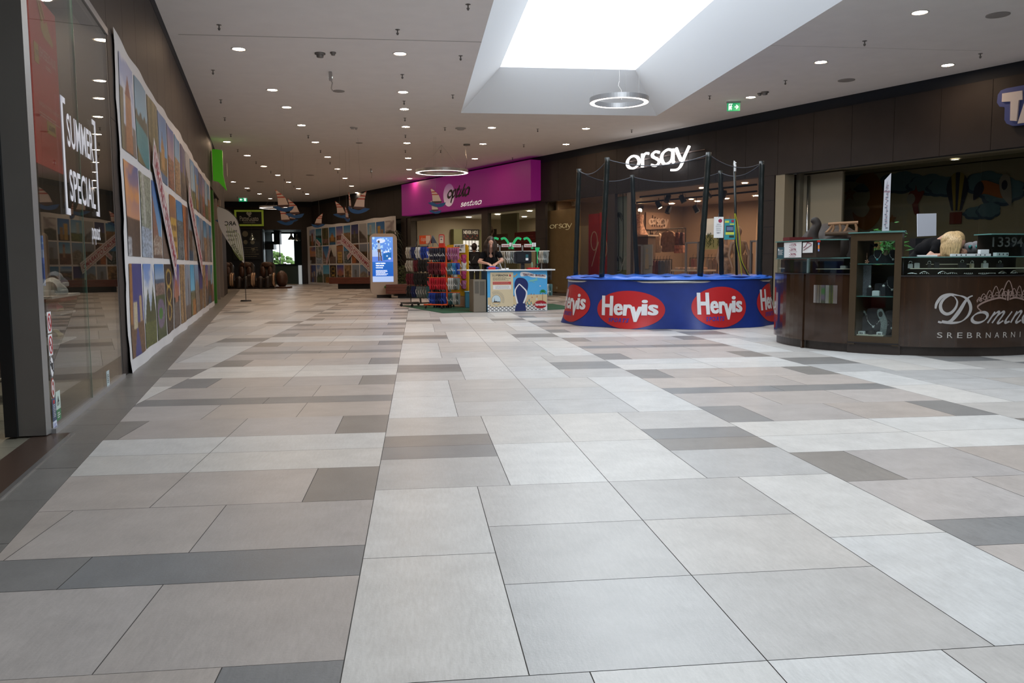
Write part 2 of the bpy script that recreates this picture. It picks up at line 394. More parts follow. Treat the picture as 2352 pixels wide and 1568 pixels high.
struct('trim_2', cj, mat('ceiling_joint', (.5, .48, .47), .9))
# ================================================================ right shop front
pan = mat('panel_brown', (.031, .0255, .024), .55, noise=.10, nscale=2.5, spec=.25)
navy = mat('recess_shade_navy', (.010, .014, .022), .7)
cream = mat('shop_cream', (.36, .31, .23), .8)
wr = MB()
FB, FT = 3.08, 4.36
s = -.6
edges = [34.3+.97*k for k in range(-36, 16)]
for a, bq in zip(edges[:-1], edges[1:]):
    if bq < 0: continue
    wr.box(RW, max(a, -.3)+.004, bq-.004, FB, FT, -.05, 0, 0)
wr.box(RW, -.3, 49, FB, FT+.25, -.2, -.06, 1)
wr.box(RW, -.3, 49, FT, H+.1, -.2, -.12, 1)
# pillars between shops
for a0, a1, dp in ((11.72, 12.25, .5), (22.32, 22.88, .1), (31.80, 32.28, .5)):
    zz = [0, .62, 1.25, 1.88, 2.5, FB]
    for z0, z1 in zip(zz[:-1], zz[1:]): wr.box(RW, a0, a1, z0+.004, z1-.004, -dp, 0, 0)
    wr.box(RW, a0+.01, a1-.01, 0, FB, -dp+.01, -.006, 1)
wr.box(RW, -.3, 11.72, 0, FB, -.15, -.05, 1); wr.box(RW, 47.5, 49, 0, FB, -.05, 0, 0)
struct('wall_right', wr, [pan, navy])
wc = MB(); wc.box(RW, -.3, 49, H-.012, H+.14, .0, .13)     # ceiling edge trim shadow gap
# small service boxes and spots in the dark recess
rc = MB()
# ================================================================ left shop front
wl = MB()
GL_TOP = 3.12
e2 = [2.74+.97*k for k in range(-9, 40)]
for a, bq in zip(e2[:-1], e2[1:]):
    a_, b_ = a, min(bq, 27.2)
    if a_ >= 27.2: break
    if bq <= 2.75:
        wl.box(LW, a_+.004, b_-.004, GL_TOP+.05, 4.44, -.05, 0, 0)
    elif a_ >= 17.8:
        wl.box(LW, a_+.004, b_-.004, 3.2, 4.44, -.05, 0, 0)
    else:
        zz = [0, .8, 1.6, 2.38, 3.16, 4.44]
        for z0, z1 in zip(zz[:-1], zz[1:]): wl.box(LW, a_+.004, b_-.004, z0+.004, z1-.004, -.05, 0, 0)
wl.box(LW, -6, 27.2, GL_TOP+.05, H+.1, -.2, -.07, 1)
wl.box(LW, 2.75, 17.8, 0, GL_TOP+.05, -.2, -.07, 1)
wl.box(LW, 27.2, 27.4, 0, 4.6, -6, 0, 0); wl.box(LW, -6, 27.2, 4.44, 4.605, -.06, .004, 1)  # flat dark strip colours in the shadow gap under the ceiling edge
wl.box(LW, 23.6, 27.2, 0, 3.2, -.05, 0, 0)
struct('wall_left', wl, [pan, navy])
# ================================================================ back wall and corridor ends
wb = MB(); BW = gframe(0, 47.8, 0)
for a0, a1, z0, z1 in ((-17, -11.2, 0, H), (-11.2, -8.45, 3.08, 4.3), (-8.45, -6.42, 3.05, 4.3), (-6.42, -5.75, 0, 4.3)):
    wb.box(BW, a0, a1, z0, z1, -.2, 0, 0)
wb.box(BW, -17, -5.7, 4.3, H+.1, -.3, -.02, 1)
wb.box(BW, -11.2, -8.56, 0, 3.08, -.2, -.05, 1)
struct('wall_back', wb, [pan, navy])
we = MB(); we.box(gframe(0, 0), -17.2, -17, 0, H, -56, 4); we.box(gframe(0, 0), 17, 17.2, 0, H, -56, 4); we.box(gframe(0, 0), -17, 17, 0, H+1.2, 4, 4.2)
struct('wall_front', we, mat('far_cream', (.30, .27, .23), .8))
# ================================================================ shop rooms on the right
floor_in = None
def room(fr, a0, a1, depth, top, name, mw, mc, n, back_h=None):
    """back, side and ceiling of a shop behind the front"""
    m = MB(); m.box(fr, a0, a1, 0, top, -depth-.1, -depth); m.box(fr, a0-.1, a0, 0, top, -depth-.1, -.5); m.box(fr, a1, a1+.1, 0, top, -depth-.1, -.5)
    struct(name, m, mw)
    c = MB(); c.box(fr, a0-.1, a1+.1, top, top+.08, -depth-.1, -.2); struct('trim_%d' % n, c, mc)
opt_wall = mat('optician_wall', (.42, .36, .27), .8)
room(RW, 12.3, 22.3, 5.5, 3.12, 'wall_optician', opt_wall, mat('optician_ceiling', (.6, .58, .52), .8), 3)
room(RW, 22.9, 31.78, 6.2, 3.12, 'wall_fashion', mat('fashion_wall', (.24, .175, .125), .7), mat('fashion_ceiling', (.30, .235, .19), .8), 4)
room(RW, 32.6, 47.5, 2.05, 3.12, 'wall_toyshop', mat('toyshop_wall', (.17, .155, .115), .8), mat('toyshop_ceiling', (.17, .15, .10), .8), 5)
# cream entrance posts of the toy shop and its inner panels
tp = MB(); tp.box(RW, 32.30, 32.56, 0, FB, -.35, -.02, 0); tp.box(RW, 32.56, hit(RW, 1934, 450, -.65)[0], 0, FB, -.75, -.65, 0)
struct('wall_toyshop_post', tp, [mat('post_cream', (.24, .21, .15), .7)])
# ---- ceiling lights inside the shops, together with the added fill lights
def small_light(p, r=.06, label='', group=None, es=30, colr=(1, .82, .6)):
    o = thing('shop_and_fill_light', label, 'ceiling light', p, group)
    m = MB(); m.lathe(p, [(r*1.25, 0), (r*1.25, -.012), (r, -.014), (r, 0)], 16); m.build('trim_ring', mat('lamp_ring', (.75, .74, .72), .4), o, smooth=True)
    m = MB(); m.lathe(p, [(0.0005, -.006), (r, -.006)], 16); m.build('lamp_glow', mat('shop_glow_%d' % es, (1, 1, 1), .5, emit=colr, es=es), o)
    return o
# ---------------------------------------------------------------- fashion shop: glass front, left of the entrance
glz = glassmat('shop_glass', (.80, .80, .76), .02)
def pane(name, fr, a0, a1, b0, b1, c, n, mt=None, th=.012):
    m = MB(); m.box(fr, a0, a1, b0, b1, c-th, c); return struct(name, m, mt or glz)
pane('window_2', RW, 22.9, 26.98, .08, FB-.02, -.10, 2)
pane('window_3', RW, 19.08, 22.3, .06, FB-.05, -.12, 3)
fr_ = MB(); fr_.box(RW, 22.88, 27.0, 0, .08, -.16, -.06); fr_.box(RW, 19.0, 22.32, 0, .06, -.18, -.08); fr_.box(RW, 18.68, 19.12, 0, FB, -.2, -.04); fr_.box(RW, 12.26, 12.62, 0, FB, -.3, -.04); fr_.box(RW, 12.26, 22.3, FB-.16, FB, -.3, -.05)
struct('trim_6', fr_, mat('dark_profile', (.10, .09, .08), .4, .6))
# tan display wall standing behind the left pane
dw = thing('display_wall', 'tan freestanding display wall behind the glass, carrying a small cream shop name', 'display wall', RW(24.2, 0, -1.0))
m = MB(); m.box(RW, hit(RW, 1254, 600, -.25)[0], hit(RW, 1326, 600, -.25)[0], .12, 2.80, -.33, -.25); m.build('panel', mat('tan_wall', (.33, .23, .135), .8, noise=.06, nscale=6), dw)
m = MB(); (a0, b0), (a1, b1) = hit(RW, 1263, 525, -.25), hit(RW, 1314, 514, -.25)
pen_word(m, 'orsay', RW, a0, a1, b0, .125, -.247, .006, .010, .030); m.build('lettering', mat('cream_letters', (.75, .66, .45), .5, emit=(.9, .75, .45), es=.25), dw)
m = MB(); a, b = hit(RW, 1279, 661, -.25); m.box(RW, a-.035, a+.035, b-.04, b+.04, -.25, -.24); m.build('socket', mat('socket_white', (.6, .55, .45), .5), dw)
for k, (x, y) in enumerate(((1279, 467), (1318, 463))):
    p = RW(*hit(RW, x, y, -1.1), -1.1); o = thing('track_spotlight', 'white track spotlight hanging behind the glass, %s of two' % ('left' if k == 0 else 'right'), 'spotlight', p, 'white spotlights behind the glass')
    m = MB(); f = Fr(p, RW.u, RW.v).roll(.25); m.box(f, -.08, .08, -.13, .10, -.07, .07); m.build('lamp_head', mat('spot_white', (.62, .60, .56), .5), o, bevel=.01)
    m = MB(); m.cyl(p+Vector((0, 0, .1)), (p.x, p.y, 3.12), .015); m.build('stem', mat('spot_white'), o)
# cream curtain wall and red percent banners
cw = MB(); (ax0, _), (ax1, _) = hit(RW, 1372, 600, -1.6), hit(RW, 1412, 600, -1.6)
m = MB(); a0 = hit(RW, 1328, 600, -1.3)[0]; a1 = hit(RW, 1352, 600, -1.3)[0]
tag(m.box(RW, a0, a1+.1, 0, 2.3, -1.4, -1.3).build('upright_screen', mat('warm_panel', (.50, .40, .27), .8)), 'pale tan upright panel beside the red percent banner', 'screen')
for k, (x0, x1, yt, yb) in enumerate(((1352, 1376, 492, 636), (1377, 1398, 488, 636))):
    c = -1.15 if k == 0 else -.95
    a0, bt = hit(RW, x0, yt, c); a1, _ = hit(RW, x1, yt, c)
    o = thing('sale_banner', ('left' if k == 0 else 'right')+' red hanging banner with a white percent sign behind the glass', 'banner', RW((a0+a1)/2, 0, c), 'red percent banners')
    m = MB(); m.box(RW, a0, a1, .18, bt, c-.02, c); m.build('cloth', mat('banner_red', (.42, .018, .022), .6), o)
    m = MB(); cx, cy = (a0+a1)/2, 1.75; w_ = (a1-a0)
    if k == 0:
        m.ribbon(RW, ell(cx+.03, 1.78, w_*.30, .30, 28), .035, c+.002); m.ribbon(RW, [(cx-.1, .95), (cx+.26, 1.75)], .035, c+.002)
        text(m, 'orsay', RW, cx-.05, cx+.25, .30, .40, c+.003)
    else:
        m.ribbon(RW, ell(cx+.02, 1.52, w_*.30, .28, 28), .035, c+.002); m.ribbon(RW, [(cx-.2, 1.2), (cx-.05, 1.75)], .03, c+.002)
    m.build('percent_sign', mat('banner_print', (.68, .52, .42), .6), o)
# narrow palm poster beside the entrance
a0, bt = hit(RW, 1414, 453, -.25); a1, bb = hit(RW, 1438, 625, -.25)
o = thing('palm_poster', 'tall narrow poster with two palm trees and white script on green grass', 'poster', RW((a0+a1)/2, 0, -.25))
m = MB(); m.box(RW, a0, a1, .3, bt, -.28, -.26); m.box(RW, a0, a1, .3, .62, -.26, -.258, 1); m.box(RW, a0, a1, .62, .85, -.26, -.258, 2)
m.build('panel', [mat('poster_sky', (.50, .56, .54), .6), mat('poster_white', (.7, .7, .66), .6), mat('poster_grass', (.25, .28, .05), .7)], o)
m = MB()
for px_, tops in ((.28, (2.45, 1.15)), (.68, (3.2,))):
    x = a0+(a1-a0)*px_; m.ribbon(RW, [(x, .8), (x+.02, 1.8), (x-.01, tops[0])], .035, -.255)
    for tz in tops:
        for q in range(14):
            an = math.radians(-40+q*20); m.ribbon(RW, [(x, tz), (x+.12*math.cos(an), tz+.11*math.sin(an)), (x+.2*math.cos(an), tz+.16*math.sin(an)-.06)], .02, -.254)
m.build('palm_trees', mat('palm_print', (.03, .035, .01), .7), o)
m = MB(); pen_word(m, 'y', RW, a0+.14, a1-.02, .95, .30, -.252, .002, .02, .05); m.build('lettering', mat('poster_white'), o)
# beige and dark entrance posts
ep = MB(); a0 = hit(RW, 1439, 500)[0]; ep.box(RW, a0, a0+.16, 0, FB, -.10, -.02, 0); ep.box(RW, a0+.16, a0+.20, 0, FB, -.10, -.03, 1)
a0 = hit(RW, 1395, 500)[0]; ep.box(RW, a0, hit(RW, 1412, 500)[0], 0, FB, -.10, 0, 1)
struct('trim_7', ep, [mat('post_beige', (.20, .165, .14), .6), mat('post_dark', (.05, .038, .032), .5)])
# illuminated shop name
o = thing('shop_name_sign', 'glowing white five letter shop name on two thin rails above the trampoline', 'sign', RW(28.5, 3.7, .1))
(a0, b0), (a1, b1) = hit(RW, 1440, 391, .12), hit(RW, 1585, 347, .12)
m = MB(); pen_word(m, 'orsay', RW, a0, a1, 3.70, .37, .10, .06, .032, .078, .5); m.build('lettering', mat('sign_glow', (1, 1, 1), .5, emit=(1, 1, 1), es=1.3), o)
m = MB()
for z in (3.72, 3.93): m.box(RW, a0-.1, a1+.45, z-.012, z+.012, .02, .05)
m.build('rail', mat('rail_dark', (.12, .09, .085), .4, .5), o)
# ---------------------------------------------------------------- purple optician's sign
pur = mat('sign_purple', (.215, .016, .155), .5, emit=(.42, .012, .28), es=.13)
(a0, b0), (a1, b1) = hit(RW, 922, 431, .4), hit(RW, 1219, 372, .4)
o = thing('optician_sign', 'long purple box sign with a violet ellipse, black script and white script', 'sign', RW((a0+a1)/2, 3.8, .2))
m = MB(); m.box(RW, a0, a1, 3.14, 4.46, 0, .4); m.build('box', pur, o)
PS = .402
m = MB()
for k in range(10):
    t = k/9; cc = tuple(.28+(.75-.28)*t if i != 1 else .08+(.68-.08)*t for i in range(3)); cx, cy = hit(RW, 1031-2*t, 448+1.5*t, PS)
m2 = MB(); (cx, cy) = hit(RW, 1031, 448, PS); (rx, _) = hit(RW, 1044, 448, PS); rx -= cx; ry = .44
NB = 30
for k in range(NB):
    y0, y1 = 1-2*k/NB, 1-2*(k+1)/NB; t = k/NB
    def hw(y): return math.sqrt(max(0, 1-y*y))
    m2.poly(RW, [(cx-rx*hw(y1), cy+ry*y1), (cx+rx*hw(y1), cy+ry*y1), (cx+rx*hw(y0), cy+ry*y0), (cx-rx*hw(y0), cy+ry*y0)], PS, 0, (.36+.4*t, .14+.55*t, .40+.38*t))
m2.build('ellipse_logo', mat('ellipse_print', attr='tint', rough=.5, emit=(1, 1, 1), es=.15), o)
m = MB(); (x0, z0), (x1, z1) = hit(RW, 1027, 456, PS), hit(RW, 1077, 446, PS)
pen_word(m, 'optika', RW, x0, x1, z0+.02, .27, PS+.003, .004, .045, .125, .6, shear=.5); m.build('black_lettering', mat('black_print', (.012, .01, .014), .5), o)
m = MB(); (x0, z0), (x1, z1) = hit(RW, 1058, 474, PS), hit(RW, 1106, 466, PS)
pen_word(m, 'sentina', RW, x0, x1, z0, .12, PS+.003, .004, .02, .05, .6, shear=.5); m.build('white_lettering', mat('white_print', (.85, .85, .85), .5, emit=(1, 1, 1), es=.25), o)
# ---------------------------------------------------------------- optician interior
green = mat('cabinet_olive', (.20, .20, .10), .6)
SWF = Fr(RW(12.32, 0, 0), -RW.n)     # side wall of the optician shop
def inner(x0, x1, yt, yb, c, F_=RW): (a0, bt), (a1, bb) = hit(F_, x0, yt, c), hit(F_, x1, yb, c); return a0, a1, bb, bt
a0, a1, b0, b1 = inner(1042, 1106, 526, 640, .3, SWF)
o = thing('eyewear_cabinet', 'olive display cabinet with lit rows of spectacles under a black poster', 'cabinet', SWF((a0+a1)/2, 0, .2))
m = MB(); m.box(SWF, a0, a1, 0, b1, .02, .3); m.build('body', green, o)
x0, x1, z0, z1 = inner(1064, 1100, 552, 625, .31, SWF)
m = MB(); m.box(SWF, x0, x1, z0, z1, .3, .31); m.build('lit_back', mat('cab_lit', (.7, .7, .68), .5, emit=(1, .98, .92), es=.35), o)
m = MB()
for k in range(4): xx = x0+(x1-x0)*(k+.8)/5; m.box(SWF, xx-.01, xx+.01, z0, z1, .31, .33)
m.build('rods', mat('rod_grey', (.2, .2, .2), .4, .7), o)
spec = []
x0_, x1_, z0_, z1_ = x0, x1, z0, z1
proto = None
for r_ in range(6):
    for c_ in range(4):
        p = SWF(x0+(x1-x0)*(c_+.5)/4, z1-.25-(z1-z0-.3)*(r_)/6, .37); lab = 'black spectacles, %s row down, %s from the left in the lit cabinet' % (ORD[r_], ORD[c_])
        if proto is None:
            proto = thing('spectacles', lab, 'spectacles', (0, 0, 0), 'spectacles in the lit cabinet'); m = MB()
            for s_ in (-1, 1): MB().ball(SWF.u*s_*.04*1.5, .045, 10, 6, sc=(1, 1, .7)).build('lens', mat('lens_black', (.015, .015, .018), .2), proto)
            m = MB(); m.tube([SWF.u*-.1+Vector((0, 0, .012)), (0, 0, .018), SWF.u*.1+Vector((0, 0, .012))], .006, 6); m.build('bridge', mat('lens_black'), proto); proto.location = p
        else: copy_tree(proto, p, label=lab)
a0, a1, b0, b1 = inner(1062, 1101, 526, 551, .33, SWF)
o = thing('eyewear_poster', 'black poster reading NEVER HIDE over a crowd of faces', 'poster', SWF((a0+a1)/2, b0, .32))
m = MB(); m.box(SWF, a0, a1, b0, b1, .305, .33); m.build('sheet', mat('poster_black', (.03, .022, .02), .6), o)
m = MB(); text(m, 'NEVER HIDE', SWF, a0+.06, a1-.06, b0+(b1-b0)*.55, b1-.06, .333, bold=.02); m.build('lettering', mat('paper_white', (.78, .76, .72), .6), o)
m = MB(); rr = random.Random(4)
for k in range(26):
    x = a0+.05+(a1-a0-.1)*rr.random(); z = b0+.04+(b1-b0)*.4*rr.random(); m.ball(SWF(x, z, .333), .028, 6, 4, mi=k % 3, sc=(.5, .5, 1.2))
m.build('faces', [mat('face_a', (.30, .17, .11), .7), mat('face_b', (.35, .03, .03), .7), mat('face_c', (.12, .08, .07), .7)], o)
a0, a1, b0, b1 = inner(1119, 1140, 527, 560, -.5)
o = thing('portrait_poster', 'dark poster of a person with raised arm behind the glass', 'poster', RW((a0+a1)/2, b0, -.5))
m = MB(); m.box(RW, a0, a1, b0, b1, -.52, -.5); m.build('sheet', mat('poster_black'), o)
m = MB(); f = RW; cx = (a0+a1)/2
m.poly(f, [(cx-.25, b0+.03), (cx+.1, b0+.03), (cx+.05, b0+.35), (cx-.08, b0+.5), (cx-.25, b0+.3)], -.497); m.poly(f, ell(cx-.04, b0+.60, .08, .10, 16), -.497)
m.ribbon(f, [(cx, b0+.3), (cx+.16, b0+.48), (cx+.02, b0+.66)], .06, -.497); m.build('figure', mat('skin_print', (.45, .33, .27), .6), o)
for k, (x0, x1, yt, yb, cc, lab) in enumerate(((1138, 1166, 538, 575, (.16, .085, .065), 'faded pinkish brown poster with thin script behind the glass'), (1182, 1230, 534, 575, (.16, .010, .018), 'dark red poster with small figures behind the glass'), (1227, 1237, 530, 553, (.25, .38, .50), 'small pale blue poster at the right end of the glass'))):
    c = -.45-.04*k; a0, a1, b0, b1 = inner(x0, x1, yt, yb, c)
    if k == 2: a1 = 22.28
    o = thing('window_poster', lab, 'poster', RW((a0+a1)/2, b0, c)); m = MB(); m.box(RW, a0, a1, b0, b1, c-.02, c); m.build('sheet', mat('wp%d' % k, cc, .6), o)
    m = MB(); lines(m, RW, a0+.06, a1-.06, b0+.1, b1-.1, 5, c+.002, seed=k, fill=.25); m.build('print', mat('wpp%d' % k, tuple(min(1, v*2+.05) for v in cc), .6), o)
# olive column and shelving behind the glass
m = MB(); a0, a1, b0, b1 = inner(1150, 1188, 470, 600, -1.6); tag(m.box(RW, a0, a1, 0, 3.0, -1.7, -1.6).build('display_screen', mat('glass_olive', (.25, .26, .17), .6)), 'olive grey upright screen standing behind the optician glass', 'screen')
# ---------------------------------------------------------------- toy shop sign
(a0, b0) = hit(RW, 2291, 245, .12); o = thing('toyshop_sign', 'blue rimmed sign with big white letters cut by the right edge', 'sign', RW(38, 3.8, .1))
def outl(pts, c0, c1, mb, mi=0): mb.prism(RW, pts, c0, c1, mi)
bt_ = hits(RW, [(2360, 196), (2313, 203), (2300, 208), (2293, 218), (2291, 236), (2297, 245), (2308, 246), (2309, 250), (2308, 275), (2313, 284), (2326, 289), (2340, 288), (2360, 284)], .1)
bt_ = [(a0+5.0, bt_[0][1]+.05)]+bt_[1:-1]+[(a0+5.0, bt_[-1][1])]
m = MB(); m.prism(RW, bt_[::-1], .02, .12); m.build('backing', mat('sign_blue', (.05, .075, .26), .5), o)
tt = hits(RW, [(2303, 215), (2349, 208), (2349, 229), (2341, 230), (2336, 278), (2321, 277), (2322, 233), (2302, 234)], .14)
m = MB(); m.prism(RW, tt[::-1], .12, .16)
x0 = hit(RW, 2338, 285, .14)[0]; m.prism(RW, [(x0, 3.47), (x0+.16, 3.47), (x0+.3, 3.9), (x0+.75, 3.47), (x0+.95, 3.47), (x0+.95, 4.12), (x0+.75, 4.12), (x0+.75, 3.8), (x0+.3, 4.12), (x0+.18, 4.12)], .12, .16)
m.build('lettering', mat('sign_white', (.66, .62, .62), .5), o)
# ---------------------------------------------------------------- toy shop mural (generic sky picture on the inner wall)
MF = RW; MC = -1.9
o = thing('sky_mural', 'dim wall mural of moon, stars, clouds, bird, toucan and striped balloon in the toy shop', 'mural', RW(38, 1.5, MC))
def hm(pts): return [hit(RW, x, y, MC) for x, y in pts]
aL = hit(RW, 1935, 450, MC)[0]
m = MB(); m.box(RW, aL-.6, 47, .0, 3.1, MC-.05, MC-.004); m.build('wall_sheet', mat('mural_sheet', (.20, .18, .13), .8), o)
def cloud(cx, cy, sx, sy, cc):
    pts = []
    for k in range(72):
        an = 2*math.pi*k/72; r = 1+.16*abs(math.sin(an*3.5)); pts.append((cx+sx*r*math.cos(an), cy+sy*r*math.sin(an)))
    return pts
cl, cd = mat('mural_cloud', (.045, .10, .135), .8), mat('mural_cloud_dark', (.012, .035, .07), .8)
m = MB(); L_ = 0
for x, y, sx, sy in ((1958, 405, 26, 22), (1985, 432, 22, 16), (2065, 420, 50, 42), (2130, 425, 45, 40), (2170, 430, 40, 36), (2260, 420, 45, 40), (2300, 440, 50, 50), (2240, 490, 26, 22), (2270, 485, 26, 30)):
    (cx, cy) = hit(RW, x, y, MC); sxx = abs(hit(RW, x+sx, y, MC)[0]-cx); syy = sy/200
    m.poly(RW, cloud(cx, cy, sxx, syy*1.05, 0), MC+.001+.0015*L_, 1); m.poly(RW, cloud(cx+.02, cy+.03, sxx*.9, syy*.92, 0), MC+.002+.0015*L_, 0); L_ += 1
m.build('clouds', [cl, cd], o)
m = MB(); mo = hm([(1966, 415), (1985, 398), (2008, 397), (2025, 420), (2030, 460), (2022, 500), (2002, 524), (1982, 527), (1966, 512), (1959, 487), (1970, 496), (1985, 498), (1995, 488), (1998, 478), (1993, 468), (1999, 455), (1998, 438), (1988, 424), (1975, 420)])
m.poly(RW, smooth_pts(mo, 4, True)[:-1], MC+.02)
for x, y, r in ((1953, 446, 17), (2050, 503, 11)):
    (cx, cy) = hit(RW, x, y, MC); rr_ = r/95
    m.poly(RW, [(cx+rr_*(1 if k % 2 == 0 else .48)*math.sin(math.pi*k/5), cy+rr_*(1 if k % 2 == 0 else .48)*math.cos(math.pi*k/5)) for k in range(10)], MC+.022)
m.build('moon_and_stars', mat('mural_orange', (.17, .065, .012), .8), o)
m = MB(); (cx, cy) = hit(RW, 2200, 440, MC); rx = abs(hit(RW, 2226, 440, MC)[0]-cx)
for k in range(20):
    x0, x1 = -1+.1*k, -.9+.1*k
    def bal(x, up): return cy+.05+up*.36*math.sqrt(max(0, 1-x*x))-(0 if up > 0 else .0)
    P = [(cx+rx*x0, bal(x0, 1)), (cx+rx*(x0+x1)/2, bal((x0+x1)/2, 1)), (cx+rx*x1, bal(x1, 1)), (cx+rx*x1*.45, cy-.40), (cx+rx*x0*.45, cy-.40)]
    m.poly(RW, P[::-1], MC+.024, (k//4) % 2)
a_, b_ = hit(RW, 2196, 500, MC); m.box(RW, a_-.13, a_+.13, b_-.13, b_+.12, MC+.01, MC+.024, 2)
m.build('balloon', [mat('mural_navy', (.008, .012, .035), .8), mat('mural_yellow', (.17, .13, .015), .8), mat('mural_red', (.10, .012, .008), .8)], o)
m = MB(); m.poly(RW, smooth_pts(hm([(2237, 459), (2240, 430), (2256, 415), (2280, 418), (2310, 432), (2316, 450), (2300, 455), (2262, 445), (2245, 455)]), 4, True)[:-1][::-1], MC+.026, 0)
m.poly(RW, smooth_pts(hm([(2237, 459), (2240, 430), (2254, 416), (2262, 430), (2256, 446), (2245, 455)]), 4, True)[:-1][::-1], MC+.028, 1); m.poly(RW, smooth_pts(hm([(2300, 445), (2297, 415), (2308, 400), (2322, 410), (2325, 470), (2312, 462)]), 4, True)[:-1][::-1], MC+.027, 2)
m.poly(RW, ell(*hit(RW, 2309, 425, MC), .06, .10, 16), MC+.03, 1)
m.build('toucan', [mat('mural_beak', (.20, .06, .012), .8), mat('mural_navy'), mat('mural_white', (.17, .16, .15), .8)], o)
m = MB(); m.poly(RW, smooth_pts(hm([(2088, 452), (2092, 440), (2103, 436), (2105, 425), (2110, 440), (2125, 438), (2118, 455), (2110, 470), (2112, 490), (2102, 492), (2096, 470)]), 3, True)[:-1][::-1], MC+.026); m.poly(RW, ell(*hit(RW, 2094, 457, MC), .10, .12, 16), MC+.028, 1)
m.build('bird', [mat('mural_red'), mat('mural_white')], o)
gA = [hit(RW, x, 450, -.7)[0] for x in (1935, 2076, 2251)]+[42.0, 47.3]
m = MB()
for a0, a1 in zip(gA[:-1], gA[1:]): m.box(RW, a0+.004, a1-.004, .05, 3.06, -.712, -.70)
struct('window_7', m, glassmat('toyshop_glass', (.74, .74, .70), .01))
# chrome pipe and shop light inside the toy shop
p = RW(*hit(RW, 1856, 450, -.6), -.6); m = MB(); m.cyl((p.x, p.y, 0), (p.x, p.y, 3.05), .03); tag(m.build('standing_pipe', mat('chrome', (.45, .48, .5), .25, 1.0), smooth=True), 'slim chrome pipe standing from floor to ceiling beside the pale shop post', 'pipe')
